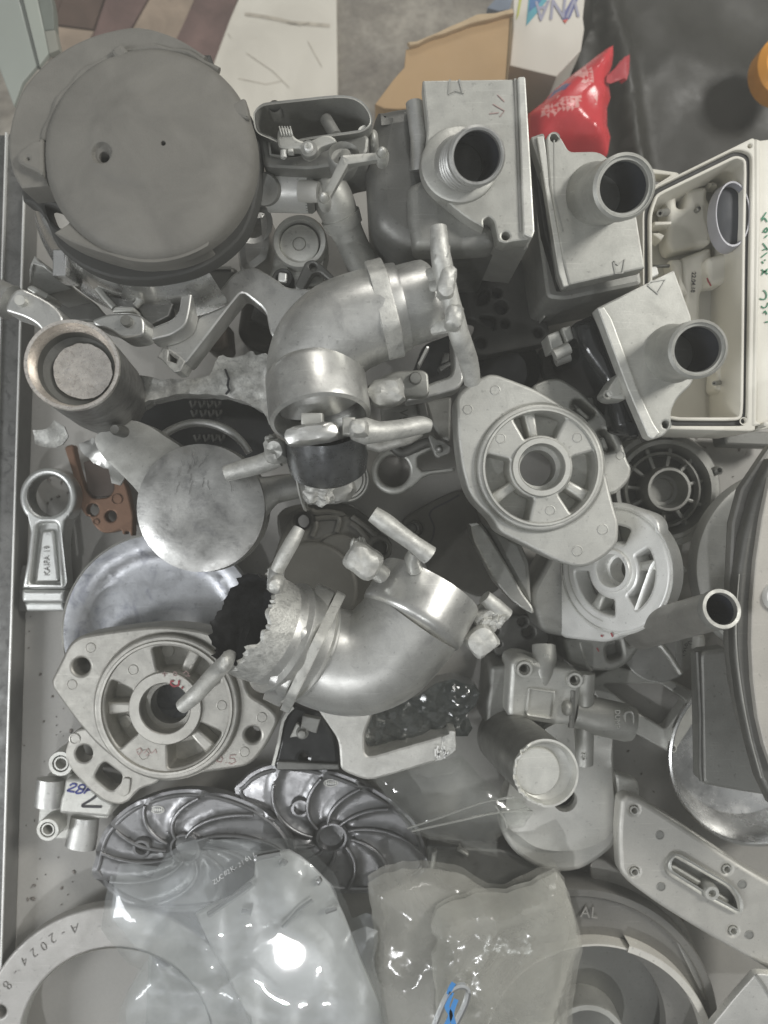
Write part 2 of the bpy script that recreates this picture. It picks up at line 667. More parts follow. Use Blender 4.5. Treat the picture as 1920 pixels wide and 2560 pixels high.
M_['boredk'] = plain('bore_shade_dark', (.03, .033, .042), .2, .2, 20, .03)  # near-black colour carries the shade inside bores and holes
M_['void'] = plain('hollow_black', (.02, .021, .024), .6, .3, 50, .4)  # black colour puts the shade of slots, grooves and hollows into the surface
M_['blue'] = plain('blue_marker_ink', (.03, .04, .22), .5, .1)
M_['inkblk'] = plain('black_marker_ink', (.02, .02, .025), .5, .1)
M_['red'] = plain('red_marker_ink', (.33, .05, .06), .5, .2)
M_['redfade'] = plain('faded_red_ink', (.36, .25, .235), .6, .2, 200)
M_['green'] = plain('green_marker_ink', (.0, .16, .07), .5, .1)
M_['zinc'] = metal('dull_galvanised_steel', (.15, .15, .145), .5, .6, .3, 60, 800, .3, .12, .7, (.05, .05, .05))
# ------------------------------------------------------------------ the setting: case tray, floor of the room behind it
M_['tray'] = plain('grey_painted_tray', (.40, .395, .375), .5, .05, 9, .12)
M_['floor'] = NT('worn_concrete').m


def concrete():
    t = NT('worn_concrete_floor')
    a = t.noise(11, 8, .75, .25)
    c = t.ramp(a, [(.35, (.13, .115, .10)), (.5, (.22, .20, .17)), (.65, (.38, .35, .30))])
    b = t.noise(40, 6, .75, .6)
    c = t.mix(t.maprange(b, .5, .72, 0, .45), c, (.36, .34, .30))
    t.link(c, t.b.inputs['Base Color'])
    t.b.inputs['Roughness'].default_value = .6
    t.link(t.bump(b, .3, .002), t.b.inputs['Normal'])
    return t.m


def marble():
    t = NT('scratched_white_marble')
    a = t.noise(7, 6, .6, 1)
    c = t.ramp(a, [(.3, (.60, .57, .50)), (.65, (.74, .71, .63))])
    c = t.mix(t.maprange(t.noise(60, 8, .75, 2), .58, .75, 0, .4), c, (.50, .46, .38))
    t.link(c, t.b.inputs['Base Color'])
    t.b.inputs['Roughness'].default_value = .45
    return t.m


def tray_mat():
    t = NT('grey_painted_tray_floor')
    a = t.noise(6, 5, .6)
    c = t.ramp(a, [(.3, (.36, .35, .325)), (.7, (.43, .42, .395))])
    s = t.noise(95, 6, .7, 1)
    c = t.mix(t.maprange(s, .66, .72, 0, .5), c, (.16, .15, .13))
    s2 = t.noise(400, 2, .5)
    c = t.mix(t.maprange(s2, .3, .7, 0, .18), c, (.28, .27, .25))
    t.link(c, t.b.inputs['Base Color'])
    t.b.inputs['Roughness'].default_value = .45
    t.link(t.bump(t.noise(260, 4), .15), t.b.inputs['Normal'])
    return t.m


M_['tray'] = tray_mat()
M_['floor'] = concrete()
M_['marble'] = marble()

g = Fr((960, 200), -0.302)
structure('floor', MB().plate(g, [(-2.2, -2.2), (2.2, -2.2), (2.2, 2.2), (-2.2, 2.2)], .02), M_['floor'])
fr = Fr((960, 200), -0.296)
mb = MB().plate(fr, fr.P(zA('1068,-90 1452,-90 1462,640 640,640 800,520')), .006, (), .001)
structure('marble_slab', mb, M_['marble'])
mb = MB()
for s in ('1058,62 1120,70 1200,84 1260,100 1330,104 1425,112', '1340,100 1300,112 1240,98', '1065,230 1180,310 1250,380', '1030,340 1150,365 1220,350', '985,145 1000,165', '1330,180 1390,290'):
    mb.ribbon(fr, fr.P(zA(s)), .0042 if s.startswith('1058') else .0007, .0006)
structure('slab_crack', mb, plain('crack_dirt', (.48, .44, .37), .8, .3, 60))
tile_r = plain('red_brown_floor_tile', (.135, .085, .075), .6, .4, 22, .2)
tile_t = plain('tan_floor_tile', (.29, .225, .17), .6, .35, 22, .2)
tile_d = plain('dark_brown_floor_tile', (.085, .055, .042), .6, .4, 18, .2)
tiles = Thing('striped_floor_tiling', 'red brown and tan diagonal floor tiles behind the big round cover', 'floor tiles')
for s, m in (('120,-90 300,-90 245,70 205,130', tile_d), ('300,-90 480,-90 405,130 250,110 250,60', tile_d), ('205,138 250,118 408,138 330,300 235,300', tile_t),
             ('488,-90 690,-90 575,112 470,300 338,300 410,140', tile_r), ('698,-90 880,-90 775,155 690,300 480,300 582,115', tile_t), ('888,-90 1058,-90 920,285 850,420 620,420 700,300', tile_r)):
    tiles.part('floor_tile', MB().plate(fr, fr.P(zA(s)), .006, (), .001, .002), m)
tiles.done()

# tray of the case
def lx(y, a=62, ya=494, b=5, yb=2384):
    return a + (b - a) * (y - ya) / (yb - ya)


YT, YB = 470, 2760
tl, bl = W((lx(YT), YT), .022), W((lx(YB), YB), .022)
f0 = Fr((960, 1280), 0)
xr = W((2080, 1280), 0).x
yt = W((960, YT), 0).y
yb = W((960, YB), 0).y
mb = MB().add(None, [(tl.x, yt, 0), (bl.x, yb, 0), (xr, yb, 0), (xr, yt, 0), (tl.x, yt, -.003), (bl.x, yb, -.003), (xr, yb, -.003), (xr, yt, -.003)],
              [(0, 1, 2, 3), (4, 7, 6, 5), (0, 3, 7, 4), (1, 5, 6, 2)], False)
structure('tray_floor', mb, M_['tray'])
rail = Thing('case_side_rail', 'speckled grey metal side rail along the tray edge with two bright lips', 'metal rail')
def strip(y0, y1, dx0, dx1, z0, z1, M=None):
    a, b = W((lx(y0), y0), .022), W((lx(y1), y1), .022)
    mb = MB()
    v = []
    for z in (z0, z1):
        v += [(a.x + dx0, a.y, z), (b.x + dx0, b.y, z), (b.x + dx1, b.y, z), (a.x + dx1, a.y, z)]
    return mb.add(None, v, [(4, 5, 6, 7), (3, 2, 1, 0), (0, 1, 5, 4), (2, 3, 7, 6), (1, 2, 6, 5), (3, 0, 4, 7)], False)
rail.part('inner_wall', strip(YT, YB, -.0006, .0, .0, .0215), plain('grey_rail_wall', (.17, .168, .16), .5, .15))
rail.part('lip', strip(YT + 20, YB, -.0009, .0003, .0215, .0232), M_['bright'])
rail.part('channel', strip(330, YB, -.0155, -.0012, .012, .0185), M_['zinc'])
rail.part('lip', strip(330, YB, -.0168, -.0157, .0185, .0216), M_['bright'])
rail.part('outer_flange', strip(330, YB, -.06, -.017, .010, .017), M_['zinc'])
rail.done()

# pale glazed door panel standing behind the tray, seen in the corner
fr = Fr((60, 150), -.06)
mt = plain('pale_green_glazing', (.30, .325, .295), .35, .12, 6, .05)
dp = Thing('glazed_door_panel', 'pale greenish glazed door panel with dark seal in the top corner', 'door panel')
dp.part('panel', MB().plate(fr, fr.P(zN('-60,-40 140,-40 170,60 290,520 180,650 108,840 -60,400')), .004), mt)
dp.part('seal', MB().plate(fr, fr.P(zN('143,-40 168,-40 306,520 290,524')), .006, (), .0005), plain('grey_seal', (.10, .11, .10), .5))
dp.part('panel_edge', MB().plate(fr, fr.P(zN('171,-40 290,-40 345,220 385,420 309,522')), .004), plain('pale_green_edge', (.33, .355, .315), .35, .08, 6, .05))
dp.part('frame', MB().plate(fr, fr.P(zN('293,-40 400,-40 420,60 430,230 348,240')), .009, (), .001), plain('green_grey_frame', (.15, .165, .145), .45, .1))
dp.part('frame', MB().plate(fr, fr.P(zN('350,243 432,233 465,390 388,425')), .009, (), .001), plain('pale_frame_end', (.25, .25, .215), .45, .1))
dp.done()

# ---- cartons, packet and bag on the floor behind the case
def sheet_fold(seed, n, amp, lo=6, hi=40):
    rr = random.Random(seed)
    fs = []
    for _ in range(n):
        a = rr.uniform(0, math.pi * 2)
        k = rr.uniform(lo, hi)
        fs.append((math.cos(a) * k, math.sin(a) * k, rr.uniform(0, 10), amp * rr.uniform(.4, 1) * lo / k * 1.6))
    def f(x, y):
        z = 0
        w = .006 * noise.noise(Vector((x * 30, y * 30, seed)))
        for a, b, c, m in fs:
            t = (a * (x + w) + b * (y - w) + c) % 2
            z += m * abs(t - 1)
        return z
    return f


def edge_dist(x, y, poly):
    d = 9
    for i in range(len(poly)):
        ax, ay = poly[i - 1]; bx, by = poly[i]
        dx, dy = bx - ax, by - ay
        L = dx * dx + dy * dy
        t = 0 if L == 0 else max(0, min(1, ((x - ax) * dx + (y - ay) * dy) / L))
        q = math.hypot(x - ax - t * dx, y - ay - t * dy)
        d = min(d, q)
    return d


card = plain('corrugated_cardboard', (.42, .285, .155), .75, .08, 14, .25)
cardin = plain('cardboard_torn_edge', (.47, .36, .23), .8, .12, 60, .4)
fr = Fr((1120, 170), -.10)
cb = Thing('cardboard_box', 'brown cardboard box with torn top flap behind the spouted box', 'cardboard box')
cb.part('side', MB().plate(fr, jag(fr.P(zB('95,215 210,165 330,120 400,90 556,58 548,180 528,345 520,470 0,470 -40,450 85,290')), .0006, .012, 3), .16, (), .001), card)
cb.part('flap', MB().plate(fr.up(.006), jag(fr.P(zB('100,196 140,190 230,150 330,105 400,82 556,52 557,70 420,108 330,130 220,176 110,215')), .0011, .008, 5), .006, (), .0015), cardin)
cb.part('seam_edge', MB().plate(fr.up(.001), fr.P(zB('545,70 558,62 548,210 535,350 527,350')), .01, (), .0005), plain('shaded_card', (.20, .15, .09), .8))  # card colour darkened to carry the shade along this edge
cb.done()
fr = Fr((1120, 170), -.19)
cb = Thing('cardboard_flap', 'lower brown cardboard sheet lying under the white carton', 'cardboard')
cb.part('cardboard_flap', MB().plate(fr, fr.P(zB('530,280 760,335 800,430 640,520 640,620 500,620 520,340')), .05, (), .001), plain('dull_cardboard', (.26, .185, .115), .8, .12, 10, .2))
cb.done()

fr = Fr((1350, 90), -.12)
wb = Thing('white_carton', 'white carton with blue and teal print and blue lettering', 'carton')
wb.part('face', MB().plate(fr, fr.P(z2('265,-60 1010,-60 985,180 1000,290 965,520 710,795 225,680 260,300')), .14, (), .0012), plain('white_carton_board', (.60, .57, .51), .55, .05, 10, .06))
pz = .0006
def patch(s, z, n='print', mat=None, f=None):
    f = f or fr
    return MB().plate(f, f.P(s), .0004, (), .0001, z, 1, False)
wb.part('print', patch(z2('425,-60 640,-60 600,20 480,170 395,270'), pz), plain('teal_print', (.10, .33, .40), .5, .1))
wb.part('print', patch(z2('440,-60 580,-60 540,30 420,130'), pz + .0003), plain('blue_print', (.07, .16, .32), .5, .1))
wb.part('print', patch(z2('330,-60 360,-60 318,160 290,210'), pz), plain('lime_print', (.45, .47, .12), .5, .1))
wb.part('print', patch(z2('930,0 950,-60 900,-60 770,170 760,200 810,225 850,190'), pz), plain('navy_print', (.12, .13, .28), .5, .2))
wb.part('print', patch(z2('772,214 830,200 800,248'), pz + .0003), plain('red_print', (.55, .11, .08), .5, .1))
mb = MB()
mb.text(fr, 'VNA', .027, fr.uv(z2(735, 85)), 186, .0009, .0002, .0002, .25, font_sx=.8)
wb.part('lettering', mb, plain('grey_blue_print', (.30, .30, .38), .5, .1))
wb.done()
fr = Fr((1250, 10), -.2)
bs = Thing('blue_grey_sack', 'folded blue grey sack corner behind the white carton', 'sack')
sf = sheet_fold(4, 5, .006)
bs.part('blue_grey_sack', MB().cap(fr, fr.P(z2('170,-80 300,-80 280,150 100,180 -20,150 60,60')), lambda x, y: sf(x, y), .03, (), .006), plain('blue_grey_cloth', (.17, .20, .25), .7))
bs.done()

# red packet: a crumpled pillow
fr = Fr((1440, 270), -.085)
ol = fr.P(z2('415,1180 560,1070 700,920 880,770 1040,650 1150,560 1230,505 1298,470 1300,560 1290,660 1255,800 1255,900 1272,1010 1235,1120 1235,1300 1270,1420 1240,1600 400,1600'))
sf = sheet_fold(11, 9, .0045, 14, 70)
pol = ol
def zf(x, y):
    d = edge_dist(x, y, pol)
    return sf(x, y) * min(1, d / .01) + .022 * (1 - math.exp(-d / .025))
red = plain('glossy_red_packet', (.62, .055, .065), .22, .08, 20, .15)
wht = plain('packet_white_print', (.75, .35, .33), .3, .25, 160)
nav = plain('packet_navy_print', (.10, .10, .24), .3, .2)
rp = Thing('red_packet', 'crumpled glossy red plastic packet with torn corner above the spout', 'plastic packet')
mb = MB().cap(fr, ol, zf, .03, (), .0035)
prt = [(z2('880,800 1010,700 1060,950 1040,970 930,960'), 1), (z2('560,1160 780,1110 915,1110 880,1220 780,1300 520,1300 540,1220'), 1), (z2('690,1080 740,1020 720,1120 680,1120'), 1),
       (z2('600,1050 660,980 790,905 812,950 780,1000 700,1010 620,1050'), 2), (z2('1010,1030 1080,1020 1090,1180 1050,1190 1040,1100'), 1)]
pl_ = [(fr.P(q), i) for q, i in prt]
for k, f in enumerate(mb.f):
    if mb.sm[k] and len(f) == 3:
        c = fr.I @ ((mb.v[f[0]] + mb.v[f[1]] + mb.v[f[2]]) / 3)
        for q, i in pl_:
            if inside(c.x, c.y, q):
                st = (c.x * 260) % 1
                mb.mi[k] = i if (i == 2 or st > .35) else 0
rp.part('pouch', mb, [red, wht, nav], sharp=180)
fr2 = Fr((1545, 180), -.075, 0, 25)
rp.part('torn_corner', MB().cap(fr2, jag(fr2.P(z2('1255,760 1330,690 1380,640 1390,620 1462,575 1445,720 1405,855 1385,830 1290,850 1250,840')), .0006, .006, 2), lambda x, y: .004 * math.sin(x * 220), .003, (), .004), plain('dull_red_film', (.42, .06, .07), .3, .1))
rp.done()

# black bag
fr = Fr((1700, 200), -.20)
ol = fr.P(zP('1455,-60 2100,-60 2100,640 1330,640 1320,420 1440,300 1425,190 1460,110'))
sf = sheet_fold(21, 10, .012, 5, 26)
def zf(x, y):
    b = 0
    for px, w, am in ((-.13, .012, .016), (-.075, .01, .02)):
        q = x - (px - .16 * (y))
        b += am * math.exp(-(q / w) ** 2)
    return sf(x, y) * .8 + b
bk = Thing('black_plastic_bag', 'large black plastic bag with long shiny creases behind the case', 'plastic bag')
bk.part('black_plastic_bag', MB().cap(fr, ol, zf, .08, (), .008), plain('black_bag_film', (.036, .035, .030), .46, .25, 12, .2, spec=.35), sharp=180)
bk.done()
fr = Fr((1910, 160), -.12)
og = Thing('orange_cap', 'rounded bright orange plastic cap at the edge beside the black bag', 'cap')
og.part('orange_cap', MB().lathe(fr, [(.026, -.02), (.026, .0), (.020, .006), (0, .008)], fr.uv((1962, 165)), 40, sy=1.15), plain('orange_plastic', (.75, .33, .04), .4, .05))
og.done()
# ------------------------------------------------------------------ big round cover (top left) and what lies under it
fr = Fr(zA(645, 660), .19)
s = fr.s
k = S * s
T = Thing('round_cover', 'large matt grey domed round cover with two small holes, biggest casting', 'round cover')
c0 = (0, 0)
R0 = 460 * k
h1, h2 = fr.uv(zA(470, 703)), fr.uv(zA(730, 660))
cc = fr.uv(zA(600, 645))
def zf(x, y):
    r = math.hypot(x, y) / R0
    z = .010 * (1 - r ** 2.2)
    q = math.hypot(x - cc[0], y - cc[1]) / (185 * k)
    z += .0009 * (1 / (1 + math.exp((q - 1) * 26)))
    if r > .93:
        z -= .0025 * ((r - .93) / .07) ** 2
    hq = math.hypot(x - h1[0] + 4 * k, y - h1[1] - 8 * k) / (42 * k)
    z -= .003 / (1 + math.exp((hq - 1) * 24))
    return z
pp = [(0, 0)] + [(R0 * i / 34 * math.cos(2 * math.pi * j / 96 + i), R0 * i / 34 * math.sin(2 * math.pi * j / 96 + i)) for i in range(2, 34) for j in range(96) if i > 8 or j % 3 == 0]
pp += [(h1[0] - 4 * k + q * k * math.cos(j * .25), h1[1] + 8 * k + q * k * math.sin(j * .25)) for q in (30, 36, 41, 46, 54) for j in range(25)]
mb = MB().cap(fr, circ((0, 0), R0, 120), zf, .012, (circ(h1, 24 * k, 22), circ(h2, 11 * k, 14)), .0042, pts=pp)
T.part('dome', mb, M_['shell'])
fl = fr.up(-.0045)
def arcpts(a0, a1, r, n=40):
    return [(r * math.cos(R_(a0 + (a1 - a0) * i / n)), r * math.sin(R_(a0 + (a1 - a0) * i / n))) for i in range(n + 1)]
o1 = spl(fl.P(zA('890,240 760,160 600,115 450,138 340,178 250,230 175,290 100,380 62,470 40,560 35,640 52,740 92,815')), 4, False)
T.part('flange', MB().plate(fl, o1 + arcpts(196, 62, R0 * 1.016), .02, (), .0016), M_['shell'])
o2 = spl(fl.P(zA('240,1012 330,1060 480,1110 620,1130 800,1100 900,1050')), 4, False)
fm = fr.up(-.0018)
T.part('flange', MB().plate(fm, o2 + arcpts(302, 220, R0 * .99), .02, (), .0016), M_['shell'])
mb = MB()
ar = []
for i in range(40):
    a = R_(172 - i * 120 / 39)
    rr = R0 * (1.0 + .012 * math.sin(i))
    ar.append(fr.M @ Vector((rr * 1.02 * math.cos(a), rr * 1.02 * math.sin(a), -.0048)))
mb.tube(ar, .0022, 8)
T.part('rim_bead', mb, M_['shell'])
mb = MB().plate(fr, rnd(fr.P(zA('185,588 135,606 88,640 66,668 72,700 105,722 150,738 190,770')), .006), .006, (circ(fr.uv(zA(119, 684)), 4 * k, 10),), .002, .0)
T.part('lug', mb, M_['shell'])
T.part('lug', MB().plate(fr, spl(fr.P(zA('480,225 500,198 525,195 545,212 560,235 520,262')), 5), .008, (), .002, .001), M_['shell'])
T.part('lug', MB().plate(fr, rnd(fr.P(zA('966,478 1062,424 1072,470 1082,528 990,492')), .003), .009, (), .0015, .002), M_['shell'])
f2 = fr.up(-.028)
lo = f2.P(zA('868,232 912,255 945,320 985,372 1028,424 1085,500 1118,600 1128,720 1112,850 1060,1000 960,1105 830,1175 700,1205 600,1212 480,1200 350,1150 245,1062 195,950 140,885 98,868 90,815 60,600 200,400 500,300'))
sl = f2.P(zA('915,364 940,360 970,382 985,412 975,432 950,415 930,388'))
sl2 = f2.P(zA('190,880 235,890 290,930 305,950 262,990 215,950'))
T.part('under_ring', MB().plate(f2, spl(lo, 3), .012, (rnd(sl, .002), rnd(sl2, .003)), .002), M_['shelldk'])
T.done()

fr = Fr(z4(900, 560), .150)
T = Thing('bright_ring_band', 'bright turned metal ring under the lower edge of the big round cover', 'metal ring')
c1 = fr.uv((372, 420))
s1 = fr.s
pr = [(350 * s1, -.03), (350 * s1, -.028), (296 * s1, .0), (288 * s1, .001), (280 * s1, -.004)]
T.part('band', MB().lathe(fr, pr, c1, 90, 195, 300), M_['shiny'])
fb = fr.up(-.004)
T.part('boss', MB().box(fr, *(lambda a: (a[0] - .004, a[0] + .004, a[1] - .012, a[1] + .004))(fr.uv(z4(585, 790))), -.02, .0005), M_['shiny'])
T.done()

# ------------------------------------------------------------------ oblong valve housing with rocker lever and crank
fr = Fr(z3(740, 320), .165)
k = .2170 * fr.s
T = Thing('oblong_lever_housing', 'open oblong grey housing with knurled rocker lever and spring behind the crank', 'lever housing')
out = spl(fr.P(z3('68,330 90,255 150,200 240,172 600,132 1000,92 1200,106 1330,175 1412,290 1425,410 1340,492 1200,520 1000,548 700,590 420,640 240,575 100,500')), 4)
inn = [p for p in spl(fr.P(z3('84,330 104,265 160,212 245,186 600,148 1000,108 1190,122 1315,188 1392,298 1405,400 1325,475 1195,504 1000,530 700,570 420,618 250,560 115,485')), 4)]
T.part('rim', MB().plate(fr, out, .07, (inn,), .0012), M_['castmid'])
fd = fr.up(-.065)
T.part('inner_floor', MB().plate(fd, fd.P(z3('150,250 600,200 1100,180 1330,300 1300,450 600,560 300,560 150,400')), .003), M_['castdk'])
ff = fr.up(-.006)
T.part('front_wall', MB().plate(ff, rnd(ff.P(z3('105,505 240,575 262,775 380,790 620,770 640,620 1000,548 1320,500 1400,560 1380,760 1180,800 1000,900 700,945 180,915')), .003), .05, (), .002), M_['castmid'])
mb = MB().ribbon(ff, ff.P(z3('238,575 262,775 385,795')), .0012, .001, .004)
T.part('wall_edge', mb, M_['cast'])
fl = fr.up(.008)
lev = rnd(fl.P(z3('340,452 480,445 526,552 610,605 700,606 790,570 850,540 930,532 1000,565 1032,620 900,660 830,690 800,740 700,805 620,760 600,700 440,705 345,690 330,600')), .0035)
T.part('rocker_lever', MB().plate(fl, lev, .006, (), .0015), M_['cast'])
lv = len(T.parts) - 1
for i in range(5):
    a = z3(362 + i * 31, 452); b = z3(392 + i * 31, 560)
    T.part('knurl', MB().tube([fl.M @ Vector((*fl.uv(a), .001)), fl.M @ Vector((*fl.uv(b), .001))], 9 * k, 8), M_['castlt'], lv)
c = fl.uv(z3(705, 715))
T.part('pivot_washer', MB().lathe(fl, [(95 * k, -.002), (95 * k, .0016), (90 * k, .002), (52 * k, .002)], c, 32), M_['castmid'])
T.part('pivot_bolt', MB().lathe(fl, [(52 * k, .001), (50 * k, .004), (34 * k, .0048), (30 * k, .002), (0, .0018)], c, 28), M_['bright'])
sp = []
for i in range(60):
    a = i * .62
    q = fl.uv(z3(405, 705 + i * 1.4))
    sp.append(fl.M @ Vector((q[0] + 34 * k * math.cos(a), q[1], -.002 + 34 * k * math.sin(a) * .8)))
T.part('spring', MB().tube(sp, 6 * k, 6), M_['bright'])
q = fl.uv(z3(490, 720))
T.part('stop_block', MB().box(fl, q[0] - 32 * k, q[0] + 32 * k, q[1] - 20 * k, q[1] + 20 * k, -.004, .0008), M_['castlt'])
a = fr.M @ Vector((*fr.uv(z3(880, 235)), -.012)); b = fr.M @ Vector((*fr.uv(z3(1010, 520)), -.004))
T.part('cross_shaft', MB().tube([a, b], 72 * k, 24), M_['castmid'])
q = fr.up(.004)
T.part('slot', MB().plate(q, rnd(q.P(z3('930,425 985,430 985,465 940,505 905,490')), .002), .001, (), .0003, 72 * k - .012), M_['void'])
T.part('nylon_stop', MB().plate(fr, rnd(fr.P(z3('1262,400 1335,362 1365,380 1360,425 1300,465 1262,478')), .002), .02, (), .002, -.004), M_['nylon'])
T.part('eyelet', MB().lathe(fr.up(-.01), [(85 * k, -.004), (85 * k, .003), (70 * k, .006), (50 * k, .003), (50 * k, -.004)], fr.uv(z3(295, 165)), 28), M_['castmid'])
T.part('side_boss', MB().lathe(fr.up(-.012), [(0, .004), (24 * k, .003), (55 * k, 0), (60 * k, -.01)][::-1], fr.uv(z3(1445, 460)), 24, sy=1.9), M_['cast'])
T.done()

fr = Fr(z3(1110, 830), .182)
k = .2170 * fr.s
T = Thing('crank_handle', 'two armed crank handle with ball ends on a round cup', 'crank handle')
fc = Fr(z3(1110, 770), .172, -18, 8)
T.part('cup', MB().lathe(fc, [(150 * k, -.012), (192 * k, -.004), (192 * k, .0), (180 * k, .001), (150 * k, -.003), (60 * k, -.004)], (0, 0), 40), M_['castmid'])
hub = fr.M @ Vector((0, 0, 0))
hubt = W(z3(1120, 850), .188)
T.part('hub', MB().tube([W(z3(1125, 765), .168), hubt], [62 * k, 50 * k], 22), M_['cast'])
e1, e2 = W(z3(1545, 795), .186), W(z3(882, 1310), .184)
bx = [(-1, -.6), (-.8, -.9), (.8, -.9), (1, -.6), (.85, .75), (.6, .9), (-.6, .9), (-.85, .75)]
for e in (e1, e2):
    p = [hubt.lerp(e, t) for t in (-.05, .2, .5, .8, 1)]
    T.part('arm', MB().tube(p, [64 * k, 60 * k, 55 * k, 50 * k, 52 * k], sect=bx), M_['cast'])
    fe = Fr(None, 0, M=Matrix.Translation(e))
    T.part('ball_end', MB().lathe(fe, [(62 * k, -.008), (78 * k, -.002), (78 * k, .002), (66 * k, .005), (55 * k, .0042), (48 * k, .007), (25 * k, .0095), (0, .0102)], (0, 0), 30), M_['castlt'])
T.done()

# ------------------------------------------------------------------ bright cylinder with white plug, washer
T = Thing('bright_cylinder', 'bright machined cylinder lying sideways with a white plug in its end', 'metal cylinder')
z = .135
a, b = W(z3(235, 1165), z), W(z3(700, 1178), z)
r = 252 * .2170 * (H - z) / FPX
T.part('body', MB().tube([a, a.lerp(b, .5), b], r, 56), M_['bright'])
T.part('end_face', MB().lathe(axis_frame(b, b + (b - a)), [(r, -.001), (r, .002), (r * .9, .004), (r * .5, .004), (0, .004)], (0, 0), 40), M_['castmid'])
fe = axis_frame(W(z3(672, 1190), z + r * .78), W(z3(760, 1195), z + r * .85))
kk = .2170 * (H - z - r) / FPX
T.part('plug', MB().lathe(fe, [(122 * kk, -.004), (124 * kk, .004), (112 * kk, .008), (70 * kk, .0085), (55 * kk, .007), (35 * kk, .006), (0, .003)], (0, 0), 36), M_['nylon'])
fw = axis_frame(W(z3(200, 1168), z + .012), W(z3(90, 1165), z + .035))
T.part('washer', MB().lathe(fw, [(185 * kk, 0), (185 * kk, .004), (170 * kk, .0055), (60 * kk, .005), (0, .004)], (0, 0), 40), M_['castmid'])
T.done()

# ------------------------------------------------------------------ little rod end with round cap
fr = Fr(zA(1300, 1060), .105)
k = S * fr.s
T = Thing('rod_end', 'flat tapered casting ending in a round eye with a capped centre', 'rod end')
ol = rnd(fr.P(zA('1190,1060 1190,1020 1215,975 1260,950 1300,946 1345,955 1390,990 1412,1040 1410,1090 1395,1150 1400,1240 1150,1240 1172,1160')), .006)
T.part('arm', MB().plate(fr, ol, .02, (), .002), M_['castlt'])
T.part('eye', MB().lathe(fr, [(115 * k, -.01), (116 * k, .006), (110 * k, .008), (92 * k, .008), (86 * k, .004)], (0, 0), 48), M_['castlt'])
T.part('cap', MB().lathe(fr, [(84 * k, .002), (82 * k, .005), (76 * k, .0055), (30 * k, .0055), (27 * k, .0046), (24 * k, .0055), (0, .0057)], (-3 * k, -6 * k), 44), M_['castlt'])
T.done()
fr = Fr(zA(1222, 1205), .112)
k = S * fr.s
T = Thing('clip_bolt', 'small bright square headed bolt in a black rubber bush', 'bolt')
T.part('bush', MB().lathe(fr, [(46 * k, -.012), (46 * k, .0), (40 * k, .002), (24 * k, .001)], (0, 0), 28), M_['rubber'])
T.part('head', MB().plate(fr, rnd([(-20 * k, -20 * k), (18 * k, -22 * k), (21 * k, 18 * k), (-14 * k, 22 * k)], .001), .008, (), .001, .004), M_['bright'])
T.done()
fr = Fr(zA(1350, 1170), .118)
k = S * fr.s
T = Thing('small_bracket', 'small dark pointed bracket with one hole over the rod end', 'bracket')
T.part('small_bracket', MB().plate(fr, rnd(fr.P(zA('1268,1244 1290,1195 1318,1130 1350,1118 1388,1138 1450,1200 1480,1240 1425,1215 1380,1175 1350,1180 1305,1260')), .004), .008, (circ(fr.uv(zA(1352, 1152)), 15 * k, 16),), .0012), M_['boxdk'])
T.done()
fr = Fr(zA(1100, 1010), .095)
k = S * fr.s
T = Thing('saddle_block', 'grey curved saddle block with round hole beside the big cover', 'saddle block')
T.part('saddle_block', MB().plate(fr, rnd(fr.P(zA('1020,1070 1020,930 1080,905 1160,900 1175,1040 1160,1120 1080,1180 1030,1160')), .004), .05, (circ(fr.uv(zA(1088, 962)), 52 * k, 28),), .006), M_['satin'])
T.done()
T = Thing('bent_pipe', 'grey bent pipe running down behind the crank handle', 'pipe')
z = .10
P = [W(zA(1395, 770), .135), W(zA(1440, 860), .13), W(zA(1490, 980), .12), W(zA(1540, 1090), .11), W(zA(1590, 1180), .10)]
P = spl(P, 5, False)
rr = [75 * S * (H - .12) / FPX * (1 + .12 * math.sin(i * .35)) for i in range(len(P))]
T.part('pipe', MB().tube(P, rr, 28, lump=.06), M_['cast'])
T.part('collar', MB().tube([P[8] + Vector((0, 0, .0)), P[9], P[10]], [x * 1.12 for x in (rr[8], rr[9], rr[10])], 28), M_['cast'])
T.done()
# ------------------------------------------------------------------ spouted boxes (top right)
def spout(T, base, tip, r_out, r_in, r_base, mat, thread=False, inner=None, rimmat=None):
    """Round spout from world point base to tip; radii in metres."""
    f = axis_frame(base, tip)
    L = (tip - base).length
    w = r_out - r_in
    pr = [(r_base * 1.12, -.012), (r_base * 1.03, -.001), (r_base, .002)]
    if thread:
        pr += [(r_out * .93, .004)]
        n = 4
        for i in range(n):
            z0 = L * (.12 + .66 * i / n)
            d = L * .66 / n
            pr += [(r_out * .87, z0), (r_out * 1.01, z0 + d * .3), (r_out * 1.01, z0 + d * .6), (r_out * .87, z0 + d * .8)]
        pr += [(r_out * .94, L * .78), (r_out * .99, L * .82)]
    else:
        pr += [(r_out * .97, .005), (r_out * .965, L * .62), (r_out * .99, L * .66), (r_out, L * .70)]
    pr += [(r_out, L - .0016), (r_out - .0016, L), (r_in + w * .55, L), (r_in + w * .45, L - .0014), (r_in + w * .1, L - .0014), (r_in, L - .003), (r_in, L - .005)]
    T.part('spout', MB().lathe(f, pr, (0, 0), 72), mat)
    sp = len(T.parts) - 1
    T.part('bore', MB().lathe(f, [(r_in * 1.0, L - .0045), (r_in * .985, L * .55), (r_in * .96, -.035), (0, -.035)], (0, 0), 48), inner or M_['boredk'], sp)
    return f


def arrow_mark(T, fr, pts, mat, w=.0011):
    T.part('arrow_mark', MB().ribbon(fr, fr.P(pts), w, .0006, .0006), mat)


